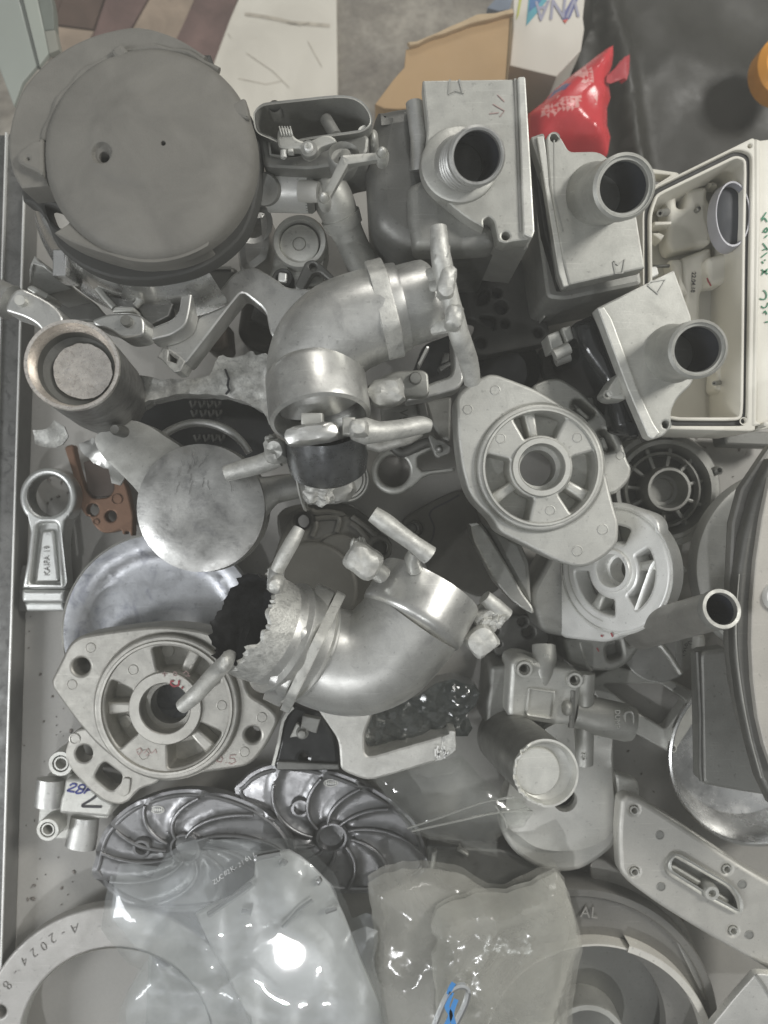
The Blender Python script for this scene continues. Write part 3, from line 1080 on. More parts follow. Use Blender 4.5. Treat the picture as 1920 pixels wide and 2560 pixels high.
# box 1, with threaded spout
fr = Fr(zB(380, 640), .165)
k = S * fr.s
T = Thing('spouted_box', 'grey cast box with ribbed threaded spout and dark rounded body', 'spouted box')
fb = fr.up(-.02)
body = spl(fb.P(zB('-40,480 0,455 95,438 168,440 178,620 260,840 430,945 480,1060 440,1075 120,1080 0,1020 -60,930 -80,700')), 3)
T.part('body', MB().plate(fb, body, .09, (), .012, 0, 4), M_['boxdk'])
ft = fr.up(-.010)
T.part('bevel_face', MB().plate(ft, rnd(ft.P(zB('100,800 180,760 250,850 350,930 480,975 485,1060 340,1070 130,1070 105,950')), .004), .02, (), .006, 0, 4), M_['castmid'])
T.part('corner_strip', MB().tube([W(zB(130, 445), .150), W(zB(150, 600), .150), W(zB(150, 740), .146)], 38 * k, 20), M_['satin'])
pl = rnd(fr.P(zB('166,346 560,340 640,1000 636,1034 590,1040 550,1045 525,1052 492,1044 475,955 452,935 430,950 432,985 360,945 240,850 185,790 168,720 175,650 188,560')), [.001, .001, .001, .003, .003, .003, .004, .004, .002, .001, .001, .001, .006, .01, .01, .01, .006, .004])
T.part('front_plate', MB().plate(fr, pl, .012, (circ(fr.uv(zB(526, 1019)), 17 * k, 18),), .0012), M_['cast'])
fp = fr.up(.003)
T.part('rail', MB().plate(fp, rnd(fp.P(zB('577,330 612,328 652,1000 640,1030 602,1012')), .0015), .020, (), .001), M_['castlt'])
T.part('rail_step', MB().plate(fr.up(.001), fr.P(zB('560,340 572,340 598,1000 584,1000')), .012, (), .0008), M_['castmid'])
T.part('side_wall', MB().plate(fr.up(-.013), fr.P(zB('560,345 612,340 650,1000 640,1035 300,1000 300,345')), .07, (), .001), M_['castmid'])
T.part('flare', MB().lathe(fr, [(172 * k, -.004), (165 * k, .002), (155 * k, .003), (100 * k, .0035)], fr.uv(zB(325, 715)), 60), M_['cast'])
d2 = (H - .213) / FPX
spout(T, W(zB(338, 712), .168), W(zB(405, 673), .213), 124 * S * d2, 101 * S * d2, 132 * S * d2, M_['satin'], True)
arrow_mark(T, fr, zB('285,345 280,408 308,392 340,405 325,345'), M_['castmid'])
mb = MB()
for q in ('455,492 495,488', '470,450 520,480 500,505', '490,410 520,440'):
    mb.ribbon(fr, fr.P(zB(q)), .0005, .0004)
T.part('scribbled_mark', mb, M_['redfade'])
T.done()

# box 2
fr = Fr(zB(900, 850), .135)
k = S * fr.s
T = Thing('spouted_box', 'pale cast box with smooth round spout beside the red packet', 'spouted box', 'boxes with smooth round spouts')
pl = rnd(fr.P(zB('700,598 715,572 745,568 770,600 800,655 940,652 1070,800 1128,1158 800,1232 770,1110 715,800')), [.003, .004, .004, .004, .003, .006, .004, .001, .001, .002, .002])
T.part('front_plate', MB().plate(fr, pl, .012, (circ(fr.uv(zB(736, 595)), 17 * k, 18),), .0012), M_['cast'])
f2 = fr.up(-.003)
T.part('flange', MB().plate(f2, rnd(f2.P(zB('632,592 690,572 712,640 760,1000 800,1240 780,1240 757,1190 700,800')), .0015), .010, (), .001), M_['castmid'])
f3 = fr.up(-.001)
T.part('flange_lip', MB().plate(f3, rnd(f3.P(zB('660,590 690,585 742,870 790,1190 812,1215 800,1235 775,1240 755,1180 700,840')), .001), .006, (), .0008), M_['castlt'])
f4 = fr.up(-.015)
T.part('seal', MB().plate(f4, rnd(f4.P(zB('632,600 660,585 740,900 790,1240 760,1240 690,1000')), .001), .01, (), .001), M_['rubber'])
f5 = fr.up(-.026)
T.part('body', MB().plate(f5, rnd(f5.P(zB('640,620 700,640 1060,900 1120,1230 780,1300 700,1290 660,1000')), .004), .07, (), .003), M_['castmid'])
d2 = (H - .178) / FPX
spout(T, W(zB(930, 848), .136), W(zB(1042, 805), .180), 137 * S * d2, 104 * S * d2, 150 * S * d2, M_['cast'])
arrow_mark(T, fr, zB('990,1130 1010,1145 1040,1120 1030,1180 1000,1182 990,1130'), M_['castmid'])
mb = MB().ribbon(fr, fr.P(zB('735,605 738,850 775,1000')), .0008, .0003)
T.part('scribe_line', mb, M_['castmid'])
T.done()

# box 3
fr = Fr(zD(1130, 480), .135)
k = S * fr.s
T = Thing('spouted_box', 'pale cast box with smooth spout over the white housing and glossy black side', 'spouted box', 'boxes with smooth round spouts')
pl = rnd(fr.P(zD('920,292 1254,128 1328,330 1345,560 1335,620 1270,680 1240,740 1243,800 1215,845 1165,862 1100,700')), [.001, .001, .002, .004, .006, .004, .004, .005, .005, .002, .002])
T.part('front_plate', MB().plate(fr, pl, .012, (circ(fr.uv(zD(1218, 797)), 16 * k, 18),), .0012), M_['cast'])
f3 = fr.up(.002)
T.part('flange_lip', MB().plate(f3, rnd(f3.P(zD('920,292 950,285 985,340 1100,650 1165,790 1195,835 1165,862 1140,850 1050,640')), .001), .010, (), .001), M_['castlt'])
f4 = fr.up(-.012)
T.part('seal', MB().plate(f4, rnd(f4.P(zD('915,298 935,290 1075,640 1175,850 1140,868 1050,690')), .001), .012, (), .001), M_['rubber'])
f5 = fr.up(-.02)
T.part('glossy_side', MB().plate(f5, rnd(f5.P(zD('822,352 925,305 1040,600 1120,860 1040,835 1000,820 960,620 860,480')), .004), .08, (), .008, 0, 3), M_['blackgl'])
f6 = fr.up(-.006)
T.part('bolt_lug', MB().plate(f6, rnd(f6.P(zD('955,660 990,605 1015,570 1050,690 1010,690 975,685')), .002), .02, (circ(f6.uv(zD(967, 668)), 7 * k, 10),), .002), M_['cast'])
d2 = (H - .180) / FPX
spout(T, W(zD(1252, 492), .136), W(zD(1360, 471), .182), 126 * S * d2, 96 * S * d2, 136 * S * d2, M_['cast'])
arrow_mark(T, fr, zD('1140,195 1150,180 1215,172 1180,232 1140,195'), M_['castmid'])
T.done()

# connector blocks left of box 3
fr = Fr(zD(770, 440), .10)
T = Thing('pale_connector', 'small pale plastic connector block beside the glossy black box side', 'connector')
T.part('block', MB().plate(fr, rnd(fr.P(zD('705,410 755,390 780,455 725,480')), .001), .02, (), .001), M_['castlt'])
T.part('block', MB().plate(fr.up(.004), rnd(fr.P(zD('760,385 800,375 815,430 785,450')), .001), .02, (), .001), M_['cast'])
T.part('pin', MB().tube([W(zD(735, 498), .11), W(zD(800, 465), .11)], .004, 14), M_['castlt'])
T.part('pin', MB().tube([W(zD(740, 522), .105), W(zD(800, 500), .105)], .004, 14), M_['castmid'])
T.done()
fr = Fr(zD(760, 270), .07)
T = Thing('stepped_bracket', 'grey stepped bracket with dark slot below the spouted box beside the red packet', 'bracket')
T.part('plate', MB().plate(fr, rnd(fr.P(zD('640,0 745,0 760,170 820,200 825,262 690,295 700,330 690,340 670,180')), .002), .02, (rnd(fr.P(zD('660,20 725,10 745,170 690,182 680,170')), .002),), .001), M_['cast'])
f2 = fr.up(-.014)
T.part('slot_floor', MB().plate(f2, f2.P(zD('650,5 740,0 755,180 680,195')), .002), M_['black'])
T.part('rod', MB().tube([W(zD(690, 30), .068), W(zD(708, 150), .068)], .004, 12), M_['castmid'])
T.done()
fr = Fr(zD(900, 220), .075)
T = Thing('curved_shim', 'dark curved metal shim between the two spouted boxes', 'shim')
T.part('plate', MB().plate(fr, rnd(fr.P(zD('820,205 930,160 1180,110 1190,150 1020,240 830,268')), .002), .01, (), .001), M_['satin'])
f2 = fr.up(.006)
T.part('bowl', MB().plate(f2, spl(f2.P(zD('845,225 880,208 975,212 970,232 900,258 850,258')), 5), .008, (), .003), M_['castdk'])
T.done()

# ------------------------------------------------------------------ ivory housing with seal (right edge)
fr = Fr((1760, 700), .095)
k = .3482 * fr.s
T = Thing('ivory_cover_housing', 'ivory painted cover housing with black seal groove and large round window', 'cover housing')
outer = rnd(fr.P(z1('812,38 835,60 830,2140 800,2150 225,2135 60,2135 25,1990 20,560 60,440 110,385')), [.002, .001, .003, .004, .004, .01, .01, .02, .01, .004])
gas_o = rnd(fr.P(z1('690,122 800,150 803,260 790,900 772,2000 765,2108 640,2110 40,2108 30,560 95,420 130,395')), [.012, .012, .004, .004, .004, .014, .004, .02, .03, .01, .01])
gas_i = rnd(fr.P(z1('690,162 765,190 768,290 756,900 744,1960 735,2070 620,2072 75,2070 64,580 112,450 160,420')), [.01, .01, .004, .004, .004, .012, .004, .02, .03, .01, .01])
hol = [circ(fr.uv(z1(789, 100)), 14 * k, 16), circ(fr.uv(z1(745, 2075)), 18 * k, 16)]
T.part('rim', MB().plate(fr, outer, .05, [gas_o] + hol, .001), M_['white'])
f2 = fr.up(-.0025)
T.part('seal', MB().plate(f2, inset(gas_o if area(gas_o) > 0 else gas_o[::-1], .0002), .006, (inset(gas_i if area(gas_i) > 0 else gas_i[::-1], -.0002),), .0006), M_['rubber'])
lip_i = inset(gas_i if area(gas_i) > 0 else gas_i[::-1], .0022)
T.part('inner_lip', MB().plate(fr, gas_i, .05, (lip_i,), .0008), M_['white'])
f3 = fr.up(-.048)
wc = f3.uv(z1(665, 610))
T.part('back_wall', MB().plate(f3, gas_i, .003, (), .0005), plain('ivory_shaded_inside', (.50, .485, .43), .5, .06))  # ivory darkened in colour to carry the shade of the inside
f4 = fr.up(-.030)
for q, dz in (('175,430 265,430 268,540 320,545 340,410 400,395 490,385 485,480 520,520 515,800 430,810 230,860 195,800 190,560', -.030), ('405,860 510,820 520,900 560,885 570,1080 480,1100 440,1150 430,1500 320,1300 300,900', -.036), ('480,900 660,850 675,1030 600,1090 490,1100', -.026),
              ('210,910 310,905 320,1200 235,1000', -.034), ('560,1620 690,1610 680,1760 640,1900 540,1850', -.030)):
    f = fr.up(dz)
    T.part('moulded_step', MB().plate(f, rnd(f.P(z1(q)), .003), .016, (), .0035, 0, 3), M_['white'])
f = fr.up(-.022)
wr = 122 * .3482 * f.s
fwn = Fr(z1(652, 600), .091, 0, 3)
T.part('window_ring', MB().lathe(fwn, [(wr * 1.06, -.008), (wr * 1.03, .0), (wr * 1.0, .003), (wr * .94, .003), (wr * .92, -.002)], (0, 0), 60, sy=1.85), plain('window_ring_grey', (.30, .30, .33), .35))
wn = len(T.parts) - 1
T.part('window_lens', MB().lathe(fwn, [(wr * .93, -.003), (wr * .5, -.002), (0, -.0018)], (0, 0), 48, sy=1.85), plain('dark_window_lens', (.035, .038, .045), .5, .2, 20, .05, spec=.25), wn)
for a, b, rr in ((z1(135, 585), z1(185, 578), 30), (z1(525, 1805), z1(570, 1800), 18)):
    fa = axis_frame(W(b, .065), W(a, .082))
    T.part('screw_post', MB().lathe(fa, [(rr * k, -.02), (rr * k, .016), (rr * .8 * k, .018), (rr * .4 * k, .018), (rr * .36 * k, .008), (0, .008)], (0, 0), 24), M_['castmid'])
T.part('rib', MB().plate(fr.up(-.022), fr.P(z1('190,550 318,548 318,572 190,580')), .012, (), .001), M_['white'])
T.part('rib', MB().plate(fr.up(-.028), fr.P(z1('190,615 250,610 290,630 262,672')), .012, (), .001), M_['white'])
T.part('screw_post', MB().lathe(fr.up(-.03), [(20 * k, -.01), (20 * k, .004), (9 * k, .005), (8 * k, 0), (0, 0)], fr.uv(z1(537, 437)), 18), M_['castmid'])
T.part('moulded_step', MB().plate(fr.up(-.028), fr.P(z1('630,225 690,225 695,258 640,258')), .01, (), .002), M_['white'])
T.part('seam_line', MB().tube([W(z1(95, 965), .066), W(z1(210, 962), .066)], .0012, 8), M_['castdk'])
# outer face with handwriting
fo = fr.up(-.004)
T.part('outer_face', MB().plate(fo, fo.P(z1('835,62 1020,40 1020,2100 870,2140 832,2140')), .05, (), .001), M_['white'])
T.part('edge_bead', MB().plate(fr.up(.0006), rnd(fr.P(z1('818,45 870,60 865,700 838,2080 870,2090 868,2105 800,2120 800,2060 822,700')), .002), .006, (), .0015), M_['white'])
T.part('screw_post', MB().lathe(fo, [(20 * k, -.002), (19 * k, .006), (0, .007)], fo.uv(z1(875, 2105)), 18), M_['white'])
mb = MB()
for q in ('868,628 886,606 904,578', '872,640 890,620 912,648', '880,722 895,700 906,690 914,704 905,722 890,716', '892,762 912,742', '880,800 900,826 916,850', '878,850 912,838', '868,902 892,882 912,868', '872,930 884,946', '893,916 897,926',
          '870,988 890,1004 916,1022', '914,984 892,1004 870,1028', '873,1012 912,998', '856,1196 880,1204 900,1196 906,1172 896,1146 882,1138', '868,1250 880,1262 900,1260 914,1240 916,1226', '884,1304 894,1288 904,1296 908,1312', '894,1366 922,1364'):
    mb.ribbon(fo, spl([Vector((*p, 0)) for p in fo.P(z1(q))], 4, False), 9 * k, .0006)
T.part('handwriting', mb, M_['green'])
f = fr.up(-.0355)
mb = MB().text(f, '22.04.18', 46 * k * 1.0, f.uv(z1(374, 1085)), -93, .002, .0003)
T.part('date_stamp', mb, M_['inkblk'])
mb = MB().ribbon(fr.up(-.0255), fr.P(z1('596,965 605,990 615,1005 625,1025')), 13 * k, .0006)
T.part('red_dab', mb, M_['red'])
T.done()
fr = Fr((1690, 500), .06)
T = Thing('ivory_frame_corner', 'corner of a second ivory frame behind the ivory cover housing', 'frame')
T.part('ivory_frame_corner', MB().plate(fr, rnd(fr.P(z1('70,258 280,290 290,330 100,420 40,470 20,440')), .002), .012, (rnd(fr.P(z1('95,300 220,310 110,380')), .001),), .001), M_['white'])
T.done()
fr = Fr((1860, 1095), .03)
T = Thing('dark_bar', 'dark grey bar lying under the lower edge of the ivory housing', 'bar')
T.part('dark_bar', MB().plate(fr, rnd(fr.P(zD('1462,820 1720,830 1720,895 1475,886')), .002), .02, (), .002), M_['boxdk'])
T.done()
# ------------------------------------------------------------------ elbows with sprues
def wp(zm, pts, zs):
    """World points from zoomed coordinates with heights."""
    q = zm(pts)
    return [W(p, z) for p, z in zip(q, zs)]


def pxr(r, z):
    return r * (H - z) / FPX


T = Thing('pipe_elbow', 'upper stained pipe elbow bending from a dark neck to a short collar', 'pipe elbow', 'cast pipe elbows with sprues')
P = spl(wp(zU, '375,1080 348,930 398,745 565,600 850,492 960,462', (.138, .146, .150, .152, .152, .152)), 7, False)
n = len(P)
rr = [pxr(u, .15) for u in [118] * 2 + [121] * (n - 9) + [108] * 7]
rr = [pxr(120 if i < n * .55 else 120 - 14 * (i - n * .55) / (n * .45), .15) for i in range(n)]
T.part('bend', MB().tube(P, rr, 48, lump=0.010), M_['stain'])
ca, cb = W(zU(390, 1240), .163), W(zU(355, 950), .152)
f = axis_frame(ca, cb)
L = (cb - ca).length
r0 = pxr(126, .155)
T.part('lower_collar', MB().lathe(f, [(0, .012), (r0 * .84, .012), (r0 * .86, .001), (r0 * .90, -.001), (r0 * .98, .0), (r0 * 1.0, .003), (r0 * 1.0, L * .9), (r0 * .99, L), (r0 * .9, L + .003)], (0, 0), 64), M_['stain'])
ca, cb = W(zU(860, 490), .152), W(zU(1150, 408), .148)
f = axis_frame(ca, cb)
L = (cb - ca).length
r1 = pxr(101, .15)
T.part('upper_collar', MB().lathe(f, [(r1 * .97, 0), (r1, .004), (r1 * .985, L - .004), (r1 * .97, L - .001), (r1 * .90, L + .001), (r1 * .86, L), (r1 * .8, L - .02), (0, L - .02)], (0, 0), 64), M_['stain'])
# parting flange across the tube
f = axis_frame(W(zU(838, 496), .152), W(zU(900, 480), .152))
hx = pxr(132, .15)
hexa = [(hx * math.cos(R_(a)) * (1 + .0 * a), hx * math.sin(R_(a)) * .98) for a in (14, 60, 118, 166, 230, 310)]
T.part('parting_flange', MB().plate(f, rnd(hexa, .004), .010, (), .0012, .005), M_['sprue'])
# neck and lower clip
ca, cb = W(zU(445, 1575), .135), W(zU(420, 1300), .150)
f = axis_frame(ca, cb)
L = (cb - ca).length
rn = pxr(102, .14)
T.part('neck', MB().lathe(f, [(0, -.003), (rn * .80, -.003), (rn * .95, .0), (rn * 1.0, L * .3), (rn * .96, L * .7), (rn * .92, L)], (0, 0), 56), metal('dark_tarnished_neck', (.17, .175, .18), .3, .9, .3, 45, 700, .2, .1, .5, (.07, .07, .075)))
T.part('clip', MB().blob(W(zU(335, 1345), .176), (pxr(66, .17), pxr(24, .17), .010), 9, 5, .08, 3), M_['stain'])
T.part('gate', MB().box(Fr(zU(330, 1238), .174), -pxr(27, .17), pxr(27, .17), -pxr(14, .17), pxr(16, .17), -.012, 0, .001), M_['castlt'])
T.part('gate', MB().box(Fr(zU(585, 1290), .172), -pxr(16, .17), pxr(16, .17), -pxr(20, .17), pxr(24, .17), -.012, 0, .001), M_['castlt'])
# right hand runner bar with gates
T.part('runner_bar', MB().tube(spl(wp(zU, '1205,-90 1215,60 1240,210 1280,370 1320,520 1350,660 1410,830 1440,985', (.19, .19, .187, .183, .178, .172, .16, .15)), 5, False), [pxr(20, .18), pxr(26, .18), pxr(23, .18), pxr(27, .18), pxr(23, .18)], 18, lump=0.060, seed=4), M_['sprue'])
for q, r, sd in (((1225, 120), (20, 34), 1), ((1262, 300), (22, 40), 6), ((1312, 540), (22, 30), 2)):
    T.part('overflow_lump', MB().blob(W(zU(*q), .186), (pxr(r[0], .18), pxr(r[1], .18), .008), -8, 4, .12, sd), M_['sprue'])
T.part('gate', MB().tube(wp(zU, '1105,255 1150,240 1205,225', (.165, .17, .176)), [pxr(19, .17), pxr(17, .17)], 10, flat=.6, lump=0.100, seed=2), M_['sprue'])
T.part('gate', MB().tube(wp(zU, '1110,320 1150,318 1215,310', (.165, .17, .176)), [pxr(14, .17), pxr(16, .17)], 10, flat=.6, lump=0.150, seed=5), M_['sprue'])
T.part('gate', MB().tube(wp(zU, '1170,610 1230,600 1330,580', (.16, .165, .172)), [pxr(18, .17), pxr(19, .17)], 10, flat=.6, lump=0.100, seed=7), M_['sprue'])
# lower right runner
T.part('runner_bar', MB().tube(spl(wp(zU, '610,1310 700,1320 800,1325 950,1305 1080,1280 1150,1285', (.17, .168, .165, .158, .152, .15)), 5, False), [pxr(24, .16), pxr(34, .16), pxr(26, .16), pxr(25, .16), pxr(24, .16), pxr(16, .16)], 16, lump=0.060, seed=9), M_['sprue'])
T.part('overflow_lump', MB().blob(W(zU(655, 1305), .180), (pxr(24, .17), pxr(21, .17), .008), 0, 4, .12, 12), M_['sprue'])
T.part('runner_bar', MB().tube(wp(zU, '1080,1320 1000,1370 800,1430 700,1400', (.104, .103, .10, .10)), pxr(15, .1), 12, lump=0.075), M_['sprue'])
T.part('overflow_lump', MB().blob(W(zU(848, 1058), .148), (pxr(43, .14), pxr(33, .14), .013), 12, 4.5, .16, 21), M_['sprue'])
# left runner bar
T.part('runner_bar', MB().tube(spl(wp(zC, '975,1010 1060,985 1130,965 1200,935', (.133, .134, .135, .136)), 4, False), [pxr(20, .13), pxr(23, .13), pxr(24, .13), pxr(26, .13)], 16, lump=0.080, seed=11), M_['sprue'])
T.part('overflow_lump', MB().blob(W(zC(1195, 915), .138), (pxr(28, .13), pxr(30, .13), .012), 10, 4, .2, 15), M_['sprue'])
T.part('overflow_lump', MB().blob(W(zC(1175, 868), .136), (pxr(14, .13), pxr(14, .13), .008), 20, 4, .25, 16), M_['sprue'])
T.part('crack_burr', MB().blob(W(zU(640, 845), .158), (pxr(16, .15), pxr(20, .15), .006), 40, 3, .5, 17, 14), M_['rough'])
T.done()

T = Thing('gate_bracket', 'bright cast gate bracket with a pin and an L shaped arm under the upper elbow', 'gate bracket')
fr = Fr(zU(1050, 990), .128)
T.part('pad', MB().plate(fr, rnd(fr.P(zU('720,1000 900,905 1090,895 1135,920 1145,1060 1110,1085 960,1080 700,1040')), .004), .014, (), .0014, 0, 3), M_['cast'])
T.part('pin', MB().lathe(fr, [(pxr(16, .13), -.002), (pxr(15.5, .13), .003), (pxr(13, .13), .0038), (0, .004)], fr.uv(zU(1045, 960)), 24), M_['castmid'])
f2 = fr.up(-.010)
T.part('arm', MB().plate(f2, rnd(f2.P(zU('1140,990 1290,940 1310,880 1300,640 1345,650 1390,960 1350,1030 1140,1090 980,1120 980,1080')), .006), .02, (), .0018, 0, 3), M_['satin'])
f3 = fr.up(-.012)
T.part('arm', MB().plate(f3, rnd(f3.P(zU('1060,850 1120,735 1150,730 1075,880')), .002), .012, (), .002), M_['satin'])
T.done()
fr = Fr(zU(1180, 850), .04)
T = Thing('black_pocket_cover', 'black open pocket cover seen through the bracket beside the upper elbow', 'cover')
T.part('floor', MB().plate(fr, rnd(fr.P(zU('1000,980 1100,720 1320,640 1400,700 1400,1000 1100,1060')), .006), .01, (), .002), M_['black'])
T.part('rib', MB().plate(fr.up(.012), fr.P(zU('1195,900 1270,860 1290,880 1215,930')), .012, (), .001), M_['boxdk'])
T.part('rib', MB().plate(fr.up(.012), fr.P(zU('1235,800 1275,805 1270,860 1215,880')), .012, (), .001), M_['boxdk'])
T.done()

# lower elbow
T = Thing('pipe_elbow', 'lower big pipe elbow with torn black mouth and hexagonal flange', 'pipe elbow', 'cast pipe elbows with sprues')
P = spl(wp(zX, '420,640 520,690 660,757 800,782 930,742 1035,645 1110,545', (.132,) * 7), 6, False)
n = len(P)
T.part('bend', MB().tube(P, [pxr(124 + 6 * min(1, i / n * 2), .132) for i in range(n)], 52, lump=0.007, seed=3), M_['stain'])
ca, cb = W(zX(305, 592), .150), W(zX(545, 702), .134)
f = axis_frame(ca, cb)
L = (cb - ca).length
r0 = pxr(142, .135)
T.part('left_collar', MB().lathe(f, [(r0 * .86, -.002), (r0 * .9, .001), (r0 * .9, L * .40), (r0 * 1.0, L * .46), (r0 * 1.0, L * .52), (r0 * .97, L * .56), (r0 * .97, L * .93), (r0 * 1.02, L * .96), (r0 * 1.02, L)], (0, 0), 64), M_['stain'])
# jagged broken lip: only the half towards the viewer is left standing
mb = MB()
rr_ = random.Random(5)
v_ = f.I.to_3x3() @ Vector((0, 0, 1))
a0 = math.degrees(math.atan2(v_.y, v_.x))
na = 70
vs, fs = [], []
for i in range(na + 1):
    a = R_(a0 - 98 + 196 * i / na)
    j = rr_.uniform(-.0012, .0012) + .0018 * math.sin(i * .31 + 1) + .0012 * math.sin(i * .83)
    for q, zz in ((r0 * .905, .008), (r0 * .915, -.002), (r0 * .90, -.009 - j), (r0 * .84, -.0105 - j), (r0 * .82, .008)):
        vs.append(f.M @ Vector((q * math.cos(a) * (1 + rr_.uniform(-.006, .006)), q * math.sin(a), zz)))
for i in range(na):
    for q in range(4):
        fs.append((i * 5 + q, (i + 1) * 5 + q, (i + 1) * 5 + q + 1, i * 5 + q + 1))
mb.add(None, vs, fs)
T.part('torn_lip', mb, M_['rough'])
# dark torn mouth piece
v_ = f.I.to_3x3() @ Vector((0, 0, 1))
a0 = math.degrees(math.atan2(v_.y, v_.x))
mb = MB()
vs, fs = [], []
na, nl = 72, 12
for i in range(na + 1):
    a = R_(a0 + 78 + 204 * i / na)
    ln = .0185 * (.70 + .30 * math.sin(math.pi * i / na)) + .0055 * noise.noise(Vector((i * .16, 1.3, 0))) + .0022 * noise.noise(Vector((i * .5, 7.3, 0)))
    for q in range(nl):
        zz = .008 - (ln + .008) * q / (nl - 1)
        w = r0 * (.86 - .10 * (q / (nl - 1)) ** 2) * (1 + .05 * noise.noise(Vector((math.cos(a) * 4, math.sin(a) * 4, q * .35))))
        vs.append(f.M @ Vector((w * math.cos(a), w * math.sin(a), zz)))
for i in range(na):
    for q in range(nl - 1):
        fs.append((i * nl + q, i * nl + q + 1, (i + 1) * nl + q + 1, (i + 1) * nl + q))
mb.add(None, vs, fs)
T.part('torn_mouth', mb, metal('blackened_inside', (.075, .076, .08), .4, .8, .6, 80, 500, .9))
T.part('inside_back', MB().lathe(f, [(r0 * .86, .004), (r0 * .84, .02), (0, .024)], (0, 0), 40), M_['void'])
# hexagonal flange
f = axis_frame(W(zX(503, 680), .132), W(zX(590, 722), .132))
hx = pxr(166, .132)
hexa = [(hx * math.cos(R_(a)), hx * math.sin(R_(a))) for a in (8, 68, 120, 180, 236, 300)]
T.part('hexagonal_flange', MB().plate(f, rnd(hexa, .004), .012, (), .0015, .008), M_['stain'])
hexb = [(hx * 1.03 * math.cos(R_(a)), hx * 1.03 * math.sin(R_(a))) for a in (8, 68, 120, 180, 236, 300)]
T.part('flange_rim', MB().plate(f, rnd(hexb, .004), .006, (), .0012, .0145), M_['sprue'])
ca, cb = W(zX(1100, 560), .133), W(zX(1196, 385), .126)
f = axis_frame(ca, cb)
L = (cb - ca).length
r1 = pxr(136, .133)
T.part('right_collar', MB().lathe(f, [(r1 * .80, -.006), (r1 * .97, -.003), (r1 * 1.0, -.001), (r1 * 1.01, .002), (r1 * 1.0, .004), (r1 * 1.0, L - .003), (r1 * .985, L), (r1 * .92, L + .0005), (r1 * .86, L - .003), (0, L - .006)], (0, 0), 64), M_['stain'])
T.part('overflow_block', MB().blob(W(zX(848, 250), .165), (pxr(44, .16), pxr(37, .16), .016), -33, 5, .06, 31, 30), M_['sprue'])
mb = MB()
rr_ = random.Random(3)
for i in range(7):
    q = zX(795 + i * 9 + rr_.uniform(-4, 4), 168 + rr_.uniform(-8, 8) - i)
    mb.blob(W(q, .168), (.0016, .0036, .004), rr_.uniform(-30, 30), 3, .5, i, 8)
T.part('broken_burr', mb, M_['sprue'])
T.part('gate', MB().tube(wp(zX, '900,290 950,330', (.16, .152)), [pxr(26, .16), pxr(24, .16)], 12, flat=.7, lump=0.075), M_['stain'])
T.part('runner_bar', MB().tube(spl(wp(zX, '895,10 960,55 1040,115 1110,165 1190,225', (.182, .182, .181, .18, .178)), 4, False), [pxr(21, .18), pxr(24, .18), pxr(22, .18), pxr(21, .18), pxr(25, .18)], 18, lump=0.070, seed=33), M_['sprue'])
T.part('gate', MB().tube(wp(zX, '1120,200 1100,240 1110,290', (.172, .165, .155)), [pxr(18, .17), pxr(22, .17)], 12, lump=0.100), M_['stain'])
T.part('runner_bar', MB().tube(spl(wp(zX, '515,85 475,160 430,240 400,300', (.180, .182, .182, .180)), 4, False), [pxr(15, .18), pxr(19, .18), pxr(19, .18), pxr(17, .18)], 16, lump=0.050, seed=34), M_['sprue'])
T.part('runner_end', MB().tube(wp(zX, '395,300 392,340 385,400', (.176, .178, .176)), [pxr(21, .18), pxr(20, .18), pxr(18, .18)], 16, lump=0.100, seed=36), M_['stain'])
T.part('runner_end', MB().blob(W(zX(398, 375), .184), (pxr(19, .18), pxr(23, .18), .009), -15, 3, .12, 40), M_['sprue'])
T.part('runner_bar', MB().tube(spl(wp(zX, '150,765 85,830 -20,945 -95,1010', (.172, .174, .175, .172)), 4, False), [pxr(20, .17), pxr(21, .17), pxr(21, .17), pxr(18, .17)], 16, lump=0.050, seed=37), M_['sprue'])
T.part('runner_end', MB().blob(W(zX(140, 770), .176), (pxr(17, .17), pxr(24, .17), .010), -20, 3, .14, 38), M_['sprue'])
T.part('gate_block', MB().blob(W(zX(1450, 655), .125), (pxr(36, .12), pxr(34, .12), .014), 38, 7, .05, 50, 30), M_['sprue'])
T.part('gate_block', MB().blob(W(zX(1490, 540), .12), (pxr(40, .12), pxr(30, .12), .014), 34, 5, .14, 51, 30), M_['rough'])
T.part('runner_end', MB().tube(wp(zX, '1475,440 1530,490 1590,540', (.132, .13, .128)), [pxr(18, .13), pxr(21, .13), pxr(20, .13)], 14, lump=0.075, seed=52), M_['sprue'])
mb = MB()
rr_ = random.Random(9)
for i in range(12):
    mb.blob(W(zX(1500 + rr_.uniform(-40, 80), 590 + rr_.uniform(-35, 15)), .134), (.003, .002, .002), rr_.uniform(0, 90), 3, .6, i, 8)
T.part('flash_crumbs', mb, M_['sprue'])
T.done()

# ------------------------------------------------------------------ sprue cup and arms (left)
T = Thing('sprue_cup', 'tilted round sprue cup with copper tinted rim and two pinned runner arms', 'sprue cup')
a, b = W(zC(445, 660), .105), W(zC(313, 540), .19)
f = axis_frame(a, b)
L = (b - a).length
r0 = 199 * S * (H - .19) / FPX
T.part('wall', MB().lathe(f, [(r0 * 1.02, -.02), (r0 * 1.05, .004), (r0 * 1.02, L * .6), (r0 * .985, L - .002)], (0, 0), 60), metal('tarnished_cup_wall', (.22, .215, .205), .5, .85, .35, 70, 700, .5, .12, .4, (.08, .08, .08)))
T.part('rim', MB().lathe(f, [(r0 * .985, L - .003), (r0, L - .001), (r0 * .98, L + .001), (r0 * .91, L + .0008), (r0 * .87, L - .002), (r0 * .82, L - .010)], (0, 0), 60), M_['copperrim'])
T.part('inside', MB().lathe(f, [(r0 * .83, L - .009), (r0 * .79, L - .018), (r0 * .6, L - .019)], (0, 0), 50), M_['castdk'])
